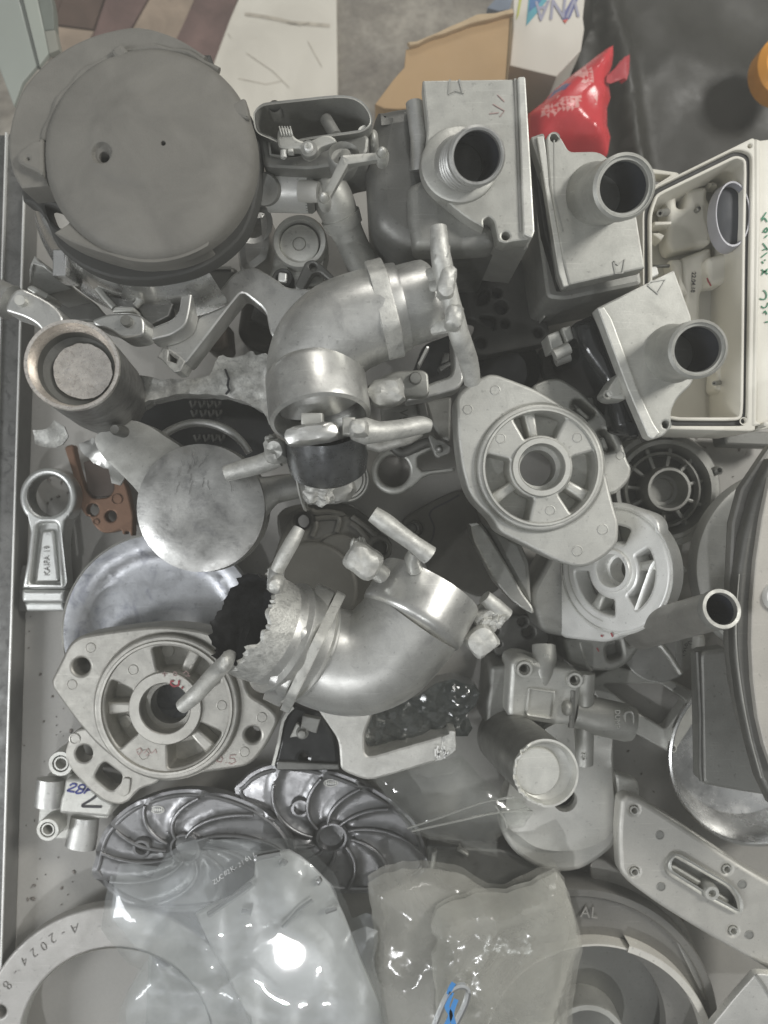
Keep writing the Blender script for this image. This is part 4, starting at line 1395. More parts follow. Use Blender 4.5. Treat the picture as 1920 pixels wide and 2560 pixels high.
ff = f.up(L - .0165)
cdx = f.I @ W(zC(350, 560), .178)
T.part('bottom_disc', MB().cap(ff, jag(circ((cdx.x, cdx.y), r0 * .63, 46), .0003, .004, 2), lambda x, y: .0005 * noise.noise(Vector((x * 180, y * 180, 0))), .006, (), .004), M_['copperrim'])
fr = Fr(z4(300, 1300), .16, 0, 6)
T.part('runner_arm', MB().plate(fr, rnd(fr.P(z4('50,1300 92,1190 160,1112 235,1112 400,1190 560,1290 640,1420 560,1500 440,1570 372,1470 250,1400 60,1340')), .006), .022, (), .0016, 0, 3), M_['stain'])
k = fr.s * .2532
T.part('pin', MB().lathe(fr, [(56 * k, -.002), (55 * k, .0035), (50 * k, .0043), (0, .0043)], fr.uv(z4(220, 1245)), 26), M_['castlt'])
fr = Fr(z4(1250, 1460), .155)
T.part('runner_arm', MB().plate(fr, rnd(fr.P(z4('900,1420 1080,1352 1280,1345 1400,1372 1430,1450 1422,1570 1350,1598 1200,1612 1080,1520 930,1480')), .006), .022, (), .0016, 0, 3), M_['stain'])
T.part('pin', MB().lathe(fr, [(56 * k, -.002), (55 * k, .0035), (50 * k, .0043), (0, .0043)], fr.uv(z4(1262, 1442)), 26), M_['castmid'])
T.part('runner_arm', MB().tube(wp(z4, '110,1250 40,1220 -60,1160', (.148, .146, .14)), [.011, .0105, .010], 14, flat=.7, lump=0.050), M_['stain'])
fr = Fr(z4(400, 1150), .145)
T.part('gate_pad', MB().plate(fr, rnd(fr.P(z4('250,1110 300,1070 480,1165 450,1220 380,1190')), .003), .02, (), .001), M_['castlt'])
T.part('gate_pad', MB().plate(fr, rnd(fr.P(z4('1095,1345 1130,1285 1320,1290 1340,1340')), .003), .02, (), .001), M_['castlt'])
T.done()
fr = Fr(z4(450, 950), .128)
T = Thing('flash_block', 'broken grey cast block with bright torn edge beside the bright ring', 'cast block')
T.part('body', MB().plate(fr, jag(fr.P(z4('350,800 560,980 720,1115 480,1165 300,1075 315,870')), .0005, .006, 7), .03, (), .0015), M_['castmid'])
T.part('torn_edge', MB().plate(fr.up(.002), jag(fr.P(z4('350,800 560,985 440,920 335,880 318,1060 298,1075 310,870')), .0006, .004, 8), .01, (), .0008), M_['rough'])
T.done()
fr = Fr(zC(350, 250), .09)
T = Thing('torn_web_plate', 'thin torn dark web plate between the two runner arms', 'web plate')
T.part('torn_web_plate', MB().plate(fr, jag(fr.P(zC('220,245 300,210 420,275 460,330 420,350 300,345 250,300')), .0009, .005, 4), .004, (), .0008), M_['castdk'])
T.done()

# ribbed gate plate and L bracket
fr = Fr(zC(650, 280), .135)
T = Thing('ribbed_gate_plate', 'grey ribbed gate plate with L shaped leg below the big round cover', 'gate plate')
T.part('plate', MB().plate(fr, jag(fr.P(zC('425,212 600,190 768,165 780,200 730,330 640,372 600,300 490,290')), .0004, .006, 6), .012, (), .001), metal('streaked_gate_plate', (.20, .20, .19), .45, .85, .35, 60, 800, .3, .12, .5, (.4, .4, .38)))
f2 = fr.up(.004)
T.part('leg', MB().plate(f2, rnd(f2.P(zC('785,155 820,150 838,175 820,310 805,370 745,412 640,437 622,388 700,360 745,340 770,310 790,200')), .004), .02, (), .0014, 0, 3), M_['satin'])
T.part('pin', MB().lathe(f2, [(26 * S * fr.s, 0), (25 * S * fr.s, .005), (20 * S * fr.s, .006), (0, .006)], f2.uv(zC(800, 172)), 22), M_['cast'])
for q in ('425,215 460,258 498,298', '650,200 625,250 590,290'):
    T.part('rib', MB().tube([fr.M @ Vector((*p, .002)) for p in fr.P(zC(q))], .0022, 10), M_['castlt'])
T.done()

# casting frame arm + rough web
fr = Fr(zC(1000, 320), .118)
T = Thing('sawn_frame_arm', 'flat grey cast frame arm with sawn bright end, bent like a boomerang', 'cast frame')
T.part('arm', MB().plate(fr, rnd(fr.P(zC('708,462 860,330 1000,150 1040,125 1100,115 1180,160 1240,205 1400,212 1400,300 1185,430 1165,400 1150,320 1130,290 1060,235 1040,232 1000,280 800,540 740,500')), .003), .022, (), .0015), M_['stain'])
f2 = fr.up(.0006)
T.part('sawn_end', MB().plate(f2, jag(f2.P(zC('702,462 735,470 775,500 802,525 780,568 755,570 680,505')), .0005, .004, 3), .02, (jag(f2.P(zC('730,480 770,510 760,535 725,520')), .0004, .003, 5),), .0008), M_['rough'])
T.done()
fr = Fr(zC(950, 600), .095)
T = Thing('torn_casting_web', 'rough torn cast web curving round the dark ring, cracked down its middle', 'casting web')
wl = jag(spl(fr.P(zC('560,590 700,602 800,600 905,585 945,500 1000,510 1040,500 1085,478 1110,500 1165,498 1180,640 1175,800 1130,740 1050,695 960,672 860,665 720,672 640,692 560,720')), 3), .0006, .005, 9)
T.part('web', MB().cap(fr, wl, lambda x, y: .0035 * noise.noise(Vector((x * 55, y * 55, 1))) + .0016 * noise.noise(Vector((x * 190, y * 190, 4))), .02, (), .0032), M_['rough'])
T.part('crack', MB().ribbon(fr, fr.P(zC('975,560 990,600 985,630 992,650 978,668')), .0012, .0025, .002), M_['void'])
T.done()
fr = Fr(zC(1000, 430), .03)
T = Thing('dark_box_cover', 'dark stepped box cover deep below the bent frame arm', 'box cover')
T.part('shell', MB().plate(fr, rnd(fr.P(zC('1020,400 1045,230 1170,270 1240,420 1170,500 1060,460')), .008), .03, (), .006, 0, 3), metal('dark_box_shell', (.10, .095, .085), .35, .6, .2, 25))
T.part('step', MB().plate(fr.up(.006), rnd(fr.P(zC('1085,350 1110,270 1180,290 1220,410 1120,370')), .004), .01, (), .003, 0, 3), M_['castdk'])
T.done()
fr = Fr(zC(930, 430), .05)
T = Thing('bronze_corner_piece', 'dull bronze triangular corner piece below the bent frame arm', 'corner piece')
T.part('bronze_corner_piece', MB().plate(fr, rnd(fr.P(zC('880,468 975,345 985,465 940,485')), .003), .03, (), .003, 0, 3), plain('dull_bronze', (.155, .13, .105), .4, .15, 30, .2, .5))
T.done()
fr = Fr(zC(870, 180), .06)
T = Thing('dark_pocket_plate', 'dark pocketed plate with thin lip between gate plate and frame arm', 'plate')
T.part('plate', MB().plate(fr, rnd(fr.P(zC('820,440 840,160 870,112 1010,112 1030,140 900,350')), .005), .02, (), .004, 0, 3), M_['castdk'])
T.part('lip', MB().ribbon(fr, fr.P(zC('840,170 870,122 1000,122')), .002, .0012, .0012), M_['castmid'])
T.done()

# biscuit with neck
fr = Fr((499, 1270), .118)
k = fr.s
T = Thing('biscuit_casting', 'flat round cast biscuit with crazed surface and a broad neck', 'cast biscuit')
T.part('disc', MB().cap(fr, circ((0, 0), 161 * k, 90), lambda x, y: -.0028 * (math.hypot(x, y) / (161 * k)) ** 6 + .0004 * noise.noise(Vector((x * 60, y * 60, 0))), .022, (), .006), metal('crazed_biscuit_face', (.44, .44, .425), .40, .92, .36, 30, 800, .25, .14, .6, (.20, .20, .205)))
T.part('base_lip', MB().lathe(fr, [(163 * k, -.024), (165 * k, -.019), (160 * k, -.015)], (0, 0), 80), M_['castmid'])
fn = Fr(zC(590, 930), .113)
no = rnd(fn.P(zC('560,768 640,802 705,850 775,892 770,960 660,1080 600,1110 560,1060 500,1000 420,925 385,850 470,800')), .006)
nc = fn.uv(zC(580, 930))
T.part('neck', MB().cap(fn, no, lambda x, y: -.0045 * min(1, ((x - nc[0]) * .72 + (y - nc[1]) * .70) ** 2 / .00055) - .004, .03, (), .004), M_['castmid'])
T.part('pin', MB().lathe(Fr(zC(505, 820), .128), [(26 * S * k, -.012), (25 * S * k, .002), (18 * S * k, .004), (0, .0035)], (0, 0), 24), M_['castdk'])
rn = spl(wp(zC, '1090,1120 1180,1080 1300,1060 1420,1040', (.105, .10, .094, .088)), 4, False)
T.part('runner', MB().tube(rn, [pxr(62, .1), pxr(36, .1), pxr(31, .1), pxr(24, .1)], 20, flat=.7, lump=0.060), M_['stain'])
f = axis_frame(W(zC(1300, 1060), .096), W(zC(1310, 1058), .096))
T.part('runner_band', MB().lathe(f, [(.017, -.001), (.018, .0), (.017, .001)], (0, 0), 28, sy=1), M_['castlt'])
T.part('broken_end', MB().blob(W(zC(1370, 1085), .094), (.011, .009, .007), -15, 2.6, .35, 60, 40), M_['rough'])
T.part('broken_end', MB().blob(W(zC(1450, 1060), .088), (.013, .012, .006), 10, 2.5, .25, 61, 32), M_['castmid'])
rr_ = random.Random(4)
mb = MB()
for i in range(22):
    x0, y0 = rr_.uniform(760, 1080), rr_.uniform(905, 1060)
    pts = [(x0, y0)]
    dx = rr_.uniform(-5, 5)
    for j in range(4):
        pts.append((pts[-1][0] + dx + rr_.uniform(-4, 4), pts[-1][1] + rr_.uniform(6, 16)))
    q = [fr.uv(zC(*p)) for p in pts]
    if all(math.hypot(*p) < 150 * k for p in q):
        mb.ribbon(fr, q, .00022, .0008)
T.part('surface_crack', mb, plain('crack_shadow', (.17, .17, .165), .7), kind='stuff')
T.done()
fr = Fr(zC(430, 940), .07)
T = Thing('torn_flash_scrap', 'torn dark flash scrap with bright ragged edge above the copper plate', 'flash scrap')
T.part('sheet', MB().cap(fr, jag(fr.P(zC('340,880 400,850 470,930 540,1000 520,1060 490,1050 470,990 400,960 360,930')), .0009, .004, 5), lambda x, y: .004 * noise.noise(Vector((x * 90, y * 90, 3))), .002, (), .004), M_['stain'])
T.done()
fr = Fr(zC(220, 850), .05)
T = Thing('metal_splash', 'thin crumpled grey metal splash lying by the side rail', 'metal splash')
T.part('metal_splash', MB().cap(fr, jag(fr.P(zC('145,820 200,815 230,775 260,790 300,850 270,890 200,895 150,880')), .0012, .004, 5), lambda x, y: .003 * noise.noise(Vector((x * 120, y * 120, 7))), .0015, (), .003), M_['rough'])
T.done()
fr = Fr(zC(870, 900), .022)
k = S * fr.s
T = Thing('dark_ring_opening', 'black hooked backing plate with bright rough ring under the torn web', 'backing plate')
T.part('plate', MB().plate(fr, rnd(fr.P(zC('560,700 700,640 900,630 1100,680 1180,780 1180,960 1050,1040 700,1000 560,880')), .006), .008, (), .001), M_['blackgl'])
f2 = fr.up(.06)
c = f2.uv(zC(860, 1035))
mb = MB()
ar = []
for i in range(36):
    a = R_(28 + 118 * i / 35)
    r = 246 * S * f2.s
    ar.append(f2.M @ Vector((c[0] + r * math.cos(a), c[1] + r * math.sin(a), 0)))
mb.tube(ar, 17 * S * f2.s, 12, lump=0.150, seed=2)
T.part('rough_ring', mb, M_['satin'])
for (ry, xs) in ((712, (832, 870, 905, 937)), (752, (838, 876, 910, 942)), (858, (850, 890, 925, 955))):
    for x in xs:
        mb = MB().tube([W(zC(x - 10, ry - 14), .026), W(zC(x, ry + 12), .028), W(zC(x + 12, ry - 2), .028), W(zC(x + 14, ry - 16), .027)], .0011, 8)
        T.part('hook', mb, M_['boxdk'])
T.done()
# ------------------------------------------------------------------ wheel flanges
def sector(a0, a1, r0, r1, cr, n=9):
    p = [(r1 * math.cos(R_(a0 + (a1 - a0) * i / n)), r1 * math.sin(R_(a0 + (a1 - a0) * i / n))) for i in range(n + 1)]
    q = [(r0 * math.cos(R_(a1 - (a1 - a0) * i / n)), r0 * math.sin(R_(a1 - (a1 - a0) * i / n))) for i in range(n + 1)]
    pts = p + q
    rad = [0] * len(pts)
    for i in (0, n, n + 1, 2 * n + 1):
        rad[i] = cr
    return rnd(pts, rad)


def sh(pts, c):
    return [(x + c[0], y + c[1]) for x, y in pts]


def wheel(T, fr, outline, c, R, hub, bore, p0, p1, webs, ribs, mat, h=.016, holes=(), marks=(), hw=24, deep=.017, lift=.0045, bead=True, ribmat=None, floormat=None):
    """A bolt flange with a raised wheel: webs at the given angles leave pockets between them; each pocket has a low rib."""
    pk = []
    ws = sorted(webs)
    for i, w in enumerate(ws):
        a0 = w + hw
        a1 = (ws[(i + 1) % len(ws)] - hw) + (360 if i == len(ws) - 1 else 0)
        pk.append(sector(a0, a1, p0, p1, R * .045))
    T.part('flange_plate', MB().plate(fr, outline, h, [circ(c, R * .985, 72)] + list(holes), .0022, 0, 3), mat)
    f2 = fr.up(lift)
    ring = [sh(q, c) for q in pk]
    T.part('wheel', MB().plate(f2, circ(c, R, 90), h + .004, ring + [circ(c, bore, 44)], .0018, 0, 3), mat)
    if bead:
      mb = MB().lathe(f2, [(R * .93, -.0002), (R * .915, .0016), (R * .885, .0016), (R * .87, -.0002)], c, 80)
      T.part('raised_bead', mb, mat)
    mb = MB().lathe(f2, [(hub, -.0002), (hub * .98, .0022), (hub * .96, .0026), (bore * 1.03, .0026), (bore * .99, .0018), (bore * .985, -.010), (bore * .80, -.0102), (bore * .79, -.011), (bore * .78, -.024)], c, 64)
    T.part('hub', mb, mat)
    if True:
        fd = fr.up(-deep)
        T.part('pocket_floor', MB().plate(fd, circ(c, p1 * 1.015, 60), .003, [circ(c, bore * .95, 36)], .0004), floormat or mat)
    f3 = fr.up(-.001)
    for a in ribs:
        d = Vector((math.cos(R_(a)), math.sin(R_(a)))); q = Vector((-d.y, d.x))
        w = R * .075
        pts = [Vector(c) + d * p0 * .98 - q * w, Vector(c) + d * p1 * 1.01 - q * w * 1.25, Vector(c) + d * p1 * 1.01 + q * w * 1.25, Vector(c) + d * p0 * .98 + q * w]
        T.part('rib', MB().plate(f3, [tuple(p) for p in pts], deep - .002, (), .0022, 0, 3), ribmat or mat)
    for (m, r, up) in marks:
        f = f2 if up else fr
        T.part('ejector_mark', MB().lathe(f, [(r, -.0004), (r * .97, .0004), (r * .88, .0005), (r * .82, .0001), (0, .0001)], m, 24), mat)


FM = metal('pale_blasted_aluminium', (.50, .50, .47), .56, .8, .12, 40, 1100, .4, .08, .4, (.33, .33, .31), wear=.4)
# the flange on the right of the middle
fr = Fr((1349, 1169), .125)
k = fr.s
T = Thing('wheel_flange', 'pale clean rhombic wheel flange right of centre, uppermost of the flange pile', 'wheel flange', 'cast wheel flanges')
ol = rnd(fr.P(zD('310,668 405,600 455,578 490,580 650,640 760,705 880,772 925,870 955,985 985,1110') + zF('1000,60 1017,112 1013,208 960,262 888,304 828,309 740,280 640,228 500,158') + zD('470,1210 370,1110 335,985 318,860')),
         [.006, .006, .004, .004, .006, .006, .006, .006, .004, .004, .004, .004, .006, .006, .004, .004, .006, .006, .006, .006, .008, .006, .004])
mk = [(fr.uv(zD(481, 648)), 22 * S * k, False), (fr.uv(zD(363, 732)), 22 * S * k, False), (fr.uv(zF(945, 144)), 24 * S * k, False), (fr.uv(zF(836, 237)), 24 * S * k, False),
      (fr.uv(zD(500, 860)), 22 * S * k, True), (fr.uv(zD(828, 856)), 22 * S * k, True), (fr.uv(zF(712, 62)), 22 * S * k, True)]
wheel(T, fr, ol, (0, 0), 158 * k, 74 * k, 57 * k, 80 * k, 137 * k, (-80, 40, 143), (100, 215, -31), FM, .030, (), mk, 23)
T.done()
# second flange behind it
fr = Fr(zD(850, 900), .098)
k = fr.s
T = Thing('wheel_flange', 'pale flange with two slots peeking out behind the clean rhombic flange', 'wheel flange', 'cast wheel flanges')
ol = rnd(fr.P(zD('632,632 700,602 760,594 850,650 960,760 1030,868 1052,950 1072,985 1062,1040 990,1112 880,1060 800,1000 760,800')), .008)
hs = [rnd(fr.P(zD('818,688 850,690 916,748 905,768 870,787 806,727')), .003), rnd(fr.P(zD('918,822 960,815 1000,893 998,910 955,921')), .003)]
T.part('flange_plate', MB().plate(fr, ol, .03, hs, .002, 0, 3), FM)
f2 = fr.up(-.018)
T.part('slot_floor', MB().plate(f2, f2.P(zD('800,680 930,680 1010,900 940,930')), .002), FM)
for q in ('850,712 905,762 890,778 835,728', '935,850 965,845 985,900 955,912'):
    T.part('slot_rib', MB().plate(fr.up(-.006), rnd(fr.P(zD(q)), .002), .012, (), .002), M_['castlt'])
T.part('ejector_mark', MB().lathe(fr, [(20 * S * k, -.0004), (19 * S * k, .0005), (16 * S * k, .0005), (15 * S * k, .0001), (0, .0001)], fr.uv(zD(1022, 930)), 22), FM)
T.done()
# machined bright flange below
fr = Fr(zF(960, 330), .088, 0, -50)
T = Thing('wheel_flange', 'bright machined wheel flange standing tilted below the clean rhombic flange', 'wheel flange', 'cast wheel flanges')
ol = rnd(fr.P(zF('745,290 705,418 728,520 752,592 775,614 955,634 1060,590 1165,300 1195,272 1200,262 1182,112 1150,78 990,25 880,40')), .005)
c = fr.uv(zF(990, 322))
rv = abs(fr.uv(zF(985, 50))[1] - fr.uv(zF(985, 595))[1]) / 2
wheel(T, fr, ol, c, rv * .98, rv * .34, rv * .26, rv * .46, rv * .72, (-72, 48, 168), (10, 108, 240), M_['bright'], .012, (), (), 16, .016, .0005, False, M_['cast'], M_['castmid'])
mb = MB()
for rr in (.62, .72):
    ar = [(c[0] + rv * 1.0 * rr * 1.36 * math.cos(R_(a)), c[1] + rv * rr * 1.36 * math.sin(R_(a))) for a in range(150, 262, 4)]
    mb.ribbon(fr, ar, .0009, .0009)
T.part('turned_line', mb, M_['castlt'])
mb = MB()
for q in ('940,602 950,606', '985,590 992,608'):
    mb.ribbon(fr, fr.P(zF(q)), .0012, .0012)
T.part('red_dab', mb, M_['red'])
T.done()
fr = Fr(zF(700, 450), .06)
T = Thing('wheel_flange', 'dull grey flange edge under the bright machined flange with a side wall showing', 'wheel flange', 'cast wheel flanges')
T.part('wheel_flange', MB().plate(fr, rnd(fr.P(zF('745,200 705,280 640,400 632,450 680,590 780,612 960,600 960,300')), .006), .045, (), .004, 0, 3), M_['castmid'])
T.done()
fr = Fr(zF(940, 680), .045)
T = Thing('wheel_flange', 'dull grey slotted flange with rounded foot above the valve block', 'wheel flange', 'cast wheel flanges')
ol = rnd(fr.P(zF('768,612 850,600 1130,400 1145,520 1120,640 1062,722 1000,757 900,757 850,742 800,730')), .008)
hs = [rnd(fr.P(zF('962,650 1020,622 1032,695 970,712')), .003), rnd(fr.P(zF('1058,582 1094,562 1112,598 1062,650 1050,620')), .003)]
T.part('flange_plate', MB().plate(fr, ol, .035, hs, .003, 0, 3), metal('dull_flange_grey', (.36, .36, .335), .55, .8, .12, 40))
T.part('slot_floor', MB().plate(fr.up(-.015), fr.P(zF('950,640 1120,540 1130,640 980,730')), .002), M_['castmid'])
T.part('bright_edge', MB().tube([fr.M @ Vector((*p, -.001)) for p in fr.P(zF('848,632 862,680 878,735 900,755'))], .0014, 8), M_['castlt'])
mb = MB().ribbon(fr, fr.P(zF('918,655 928,672')), .0009, .0006)
T.part('red_dab', mb, M_['red'])
T.done()

# flange on the left with red marks
fr = Fr(zE(725, 907), .078)
k = fr.s
FL = metal('warm_blasted_aluminium', (.44, .43, .395), .5, .85, .2, 55, 1200, .35, .1, .3, (.26, .25, .235), wear=.5)
T = Thing('wheel_flange', 'warm grey wheel flange with faded red ink marks, left of the lower elbow', 'wheel flange', 'cast wheel flanges')
ol = rnd(fr.P(zE('345,604 470,584 560,572 700,560 850,575 950,605 1030,680 1075,860 1150,900 1196,940 1202,980 1150,1082 1080,1168 900,1195 740,1215 640,1205 520,1160 420,1080 320,962 226,830 220,798 300,636')),
         [.006, .01, .01, .01, .01, .01, .01, .006, .006, .004, .006, .006, .008, .01, .01, .01, .01, .01, .01, .004, .004, .006])
hs = [circ(fr.uv(zE(350, 737)), 37 * S * k, 30), circ(fr.uv(zE(1092, 1032)), 33 * S * k, 30)]
mk = [(fr.uv(zE(*q)), 23 * S * k, False) for q in ((391, 656), (311, 815), (1131, 957), (1056, 1106))] + [(fr.uv(zE(*q)), 23 * S * k, True) for q in ((584, 745), (964, 898), (630, 1108))]
wheel(T, fr, ol, (0, 0), 312 * S * k, 158 * S * k, 108 * S * k, 160 * S * k, 262 * S * k, (1, 128, 247), (64, 183, -46), FL, .028, hs, mk, 25, .016)
fd = fr.up(-.016)
for q in ((727, 667), (545, 972)):
    T.part('ejector_mark', MB().lathe(fd, [(28 * S * k, 0), (27 * S * k, .0012), (0, .0013)], fd.uv(zE(*q)), 22), FL)
fi = fr.up(.0046)
fh = fr.up(.0072)
for f, w, qs in ((fh, 4.0, ('700,768 722,768', '711,758 711,780', '748,766 756,758 765,766 758,778 748,772', '778,775 780,778', '792,765 806,756 816,768 800,778 822,776')),
                 (fi, 4.0, ('590,1098 605,1088 615,1102 600,1118 592,1104', '622,1112 640,1090 650,1108 632,1122', '655,1112 672,1094 676,1110')),
                 (fr, 4.4, ('935,1130 950,1122 962,1134 955,1150 938,1146 935,1130', '975,1150 978,1153', '1020,1118 995,1120 992,1134 1012,1134 1018,1148 1002,1158 988,1152', '893,1150 912,1146'))):
    for q in qs:
        T.part('faded_stroke', MB().ribbon(f, f.P(zE(q)), w * S * k, .0004), M_['redfade'])
mb = MB()
for q in ('775,795 772,818 752,822 738,812 740,798 752,800', '790,822 788,832'):
    mb.ribbon(fh, fh.P(zE(q)), 8 * S * k, .0008)
T.part('red_figure', mb, M_['red'])
T.done()
fr = Fr(zG(450, 180), .058)
k = fr.s
T = Thing('slotted_plate', 'warm grey rounded plate with one hole and one slot under the left flange', 'slotted plate')
ol = rnd(fr.P(zG('330,-30 298,10 276,80 300,140 340,185 385,235 455,288 520,300 560,280 600,230 700,200 700,100 420,-40')), .010)
hs = [circ(fr.uv(zG(363, 76)), 36 * S * k, 30), rnd(fr.P(zG('438,122 455,114 528,168 524,200 490,236 470,232 405,178')), .004)]
T.part('slotted_plate', MB().plate(fr, ol, .014, hs, .0016), FL)
T.part('ejector_mark', MB().lathe(fr, [(25 * S * k, -.0004), (24 * S * k, .0007), (20 * S * k, .0008), (19 * S * k, .0002), (0, .0002)], fr.uv(zG(323, 12)), 24), FL)
T.part('pad', MB().plate(fr.up(.0012), rnd(fr.P(zG('535,175 570,180 560,250 530,262 510,245')), .006), .002, (), .0008), FL)
T.done()

# ------------------------------------------------------------------ lettered connecting rod, copper plate, blue-grey disc
fr = Fr(zC(205, 1110), .030)
k = S * fr.s
T = Thing('connecting_rod', 'clean satin connecting rod with raised lettering lying beside the side rail', 'connecting rod')
SAT = metal('satin_rod_aluminium', (.64, .65, .63), .42, .85, .08, 30, 1100, .2)
by = 640 / S - 600 / S  # offset between the two enlargements
eo = zE('62,0') ; 
ol = fr.P([zC(205 + 124 * math.cos(R_(a)), 1110 - 128 * math.sin(R_(a))) for a in range(-48, 229, 8)]) + fr.P(zE('118,85 126,160 112,290 92,400 280,402 272,290 268,200 282,110 300,70'))
T.part('body', MB().plate(fr, ol, .016, (circ(fr.uv(zC(205, 1105)), 90 * k, 56), rnd(fr.P(zE('160,118 245,116 274,383 128,386')), .0035)), .0028, 0, 4), SAT)
T.part('eye_bore', MB().lathe(fr, [(92 * k, -.002), (90.5 * k, -.0005), (90 * k, -.002), (90 * k, -.016)], fr.uv(zC(205, 1105)), 56), M_['shiny'])
f2 = fr.up(-.008)
T.part('web', MB().plate(f2, f2.P(zE('150,112 252,112 280,388 122,390')), .003), SAT)
f3 = fr.up(-.0045)
T.part('raised_panel', MB().plate(f3, rnd(f3.P(zE('178,148 232,146 256,372 150,374')), .003), .004, (), .002, 0, 3), SAT)
pn = len(T.parts) - 1
mb = MB().text(f3, 'KAIFA 19', 34 * k, f3.uv(zE(203, 280)), 90, .0003, .0005, .0, font_sx=.98)
T.part('raised_lettering', mb, metal('lettering_shade', (.36, .36, .35), .5, .85, .1), pn)
f4 = fr.up(-.001)
T.part('foot', MB().plate(f4, rnd(f4.P(zE('92,403 280,405 278,440 276,463 95,462 90,440')), .002), .02, (), .003, 0, 4), SAT)
f5 = fr.up(-.008)
T.part('foot', MB().plate(f5, rnd(f5.P(zE('102,458 272,458 280,498 112,500')), .002), .016, (), .002, 0, 3), SAT)
f6 = fr.up(-.018)
T.part('shadow_plate', MB().plate(f6, f6.P(zE('95,300 280,280 332,497 50,500')), .006, (), .0008), M_['castdk'])  # dark plate added in the shape of the rod's shadow
T.done()

fr = Fr(zC(450, 1150), .018)
k = S * fr.s
T = Thing('copper_plate', 'brown copper coated plate with two round holes beside the connecting rod', 'copper plate')
ol = rnd(fr.P(zC('275,893 315,880 330,960 352,1035 370,1085 400,1118 470,1112 492,1080 490,980 515,1000 548,1070 575,1190') + zE('575,172 562,172 560,155 545,152 540,168 528,165 525,148 480,160 440,160 405,128 385,85 372,88 348,55') + zC('338,1120 310,1000')),
         .003)
T.part('plate', MB().plate(fr, ol, .008, (circ(fr.uv(zC(400, 1165)), 27 * k, 28), circ(fr.uv(zC(478, 1193)), 25 * k, 28)), .0012), M_['copper'])
T.part('ring_mark', MB().lathe(fr, [(14 * k, -.0003), (13.5 * k, .001), (11 * k, .0011), (10 * k, .0002), (0, .0002)], fr.uv(zC(416, 1218)), 20), M_['copper'])
T.part('ring_mark', MB().lathe(fr, [(24 * k, -.0003), (23 * k, .001), (21 * k, .0011), (20 * k, .0002), (0, .0002)], fr.uv(zC(506, 1120)), 22), M_['copper'])
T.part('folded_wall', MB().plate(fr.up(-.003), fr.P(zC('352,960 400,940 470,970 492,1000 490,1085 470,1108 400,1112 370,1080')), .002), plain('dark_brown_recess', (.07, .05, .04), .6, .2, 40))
T.done()

fr = Fr((402, 1581), .040)
k = fr.s
T = Thing('shallow_dish', 'large stained bluish grey shallow round dish under the cast biscuit', 'dish')
BL = metal('bluish_stained_dish', (.42, .43, .45), .38, .9, .3, 28, 800, .25, .12, .6, (.16, .17, .22))
def zf(x, y):
    r = math.hypot(x, y) / (247 * k)
    return -.007 * (1 / (1 + math.exp((r - .80) * 26))) + .006 * math.exp(-((math.hypot(x - .006, y + .004) / (64 * k)) ** 4))
T.part('dish', MB().cap(fr, circ((0, 0), 247 * k, 100), zf, .012, (), .0045), BL)
T.part('rim_edge', MB().lathe(fr, [(249 * k, -.004), (249 * k, .0), (246 * k, .0008), (243 * k, -.0004)], (0, 0), 90, 60, 200), M_['castlt'])
T.done()

# ------------------------------------------------------------------ dark covers and rods in the middle
fr = Fr(z9(900, 1350), .050)
k = .2170 * fr.s
T = Thing('dark_ribbed_cover', 'warm dark round cover with ribs and two bolt eyes between the elbows', 'ribbed cover')
ol = rnd(fr.P(z9('300,1150 360,1000 430,900 530,855 620,870 680,915 820,905 980,935 1110,980 1300,1130 1400,1170 1500,1190 1575,1300 1560,1420 1480,1500 1400,1800 1000,2200 500,2200 200,1900 150,1600')), .012)
hs = [circ(fr.uv(z9(530, 1030)), 98 * k, 32), circ(fr.uv(z9(1437, 1342)), 86 * k, 32)]
T.part('plate', MB().plate(fr, ol, .012, hs, .0025, 0, 3), M_['brownplate'])
f2 = fr.up(-.011)
T.part('lower_rim', MB().plate(f2, spl(f2.P(z9('240,1040 300,900 420,850 600,815 800,808 1000,820 1180,900 1420,1130 1500,1400 1200,1500 400,1400')), 3), .02, (circ(f2.uv(z9(530, 1030)), 80 * k, 28),), .002), M_['brownplate'])
for q in ('700,1010 940,1000 905,1160 800,1170 740,1230 620,1235 615,1200 690,1130', '1090,1060 1270,1230 1260,1285 1150,1200 1060,1170'):
    T.part('pocket', MB().plate(fr.up(.0005), rnd(fr.P(z9(q)), .004), .001, (), .0002), plain('pocket_shade_dark', (.06, .058, .05), .6))  # flat patch on the plate, pocket shade put into its darker colour
mb = MB()
for q in ('640,900 700,930 830,920 980,945 1010,930', '1110,970 1140,1000 1280,1100 1350,1165 1400,1180', '690,1000 820,985 960,1000 930,1150', '1090,1050 1180,1110 1290,1240', '650,1200 690,1100 690,1030'):
    mb.tube([fr.M @ Vector((*p, .001)) for p in spl(fr.P(z9(q)), 4, False)], .0022, 8)
T.part('rib', mb, M_['brownplate'])
T.part('disc', MB().plate(fr.up(.008), circ(fr.uv(z9(640, 1800)), 545 * k, 80), .02, (), .003, 0, 3), M_['brownplate'])
T.part('disc', MB().plate(fr.up(.005), circ(fr.uv(z9(960, 1440)), 270 * k, 60), .01, (), .002), M_['brownplate'])
T.part('bright_rim', MB().plate(fr.up(-.018), spl(fr.P(z9('1000,835 1100,845 1190,920 1180,960 1060,900 960,860')), 3), .006, (), .001), M_['bright'])
T.done()
fr = Fr(z5(800, 1330), .022)
k = .2049 * fr.s
T = Thing('grooved_dark_plate', 'dark flat plate with curved groove and one bored eye left of the pale flange', 'grooved plate')
ol = rnd(fr.P(z5('495,1290 530,1200 600,1150 720,1080 900,980 1200,840 1360,900 1500,1300 1800,2000 1500,2200 850,1890 780,1700 800,1545 650,1480 540,1400')), .012)
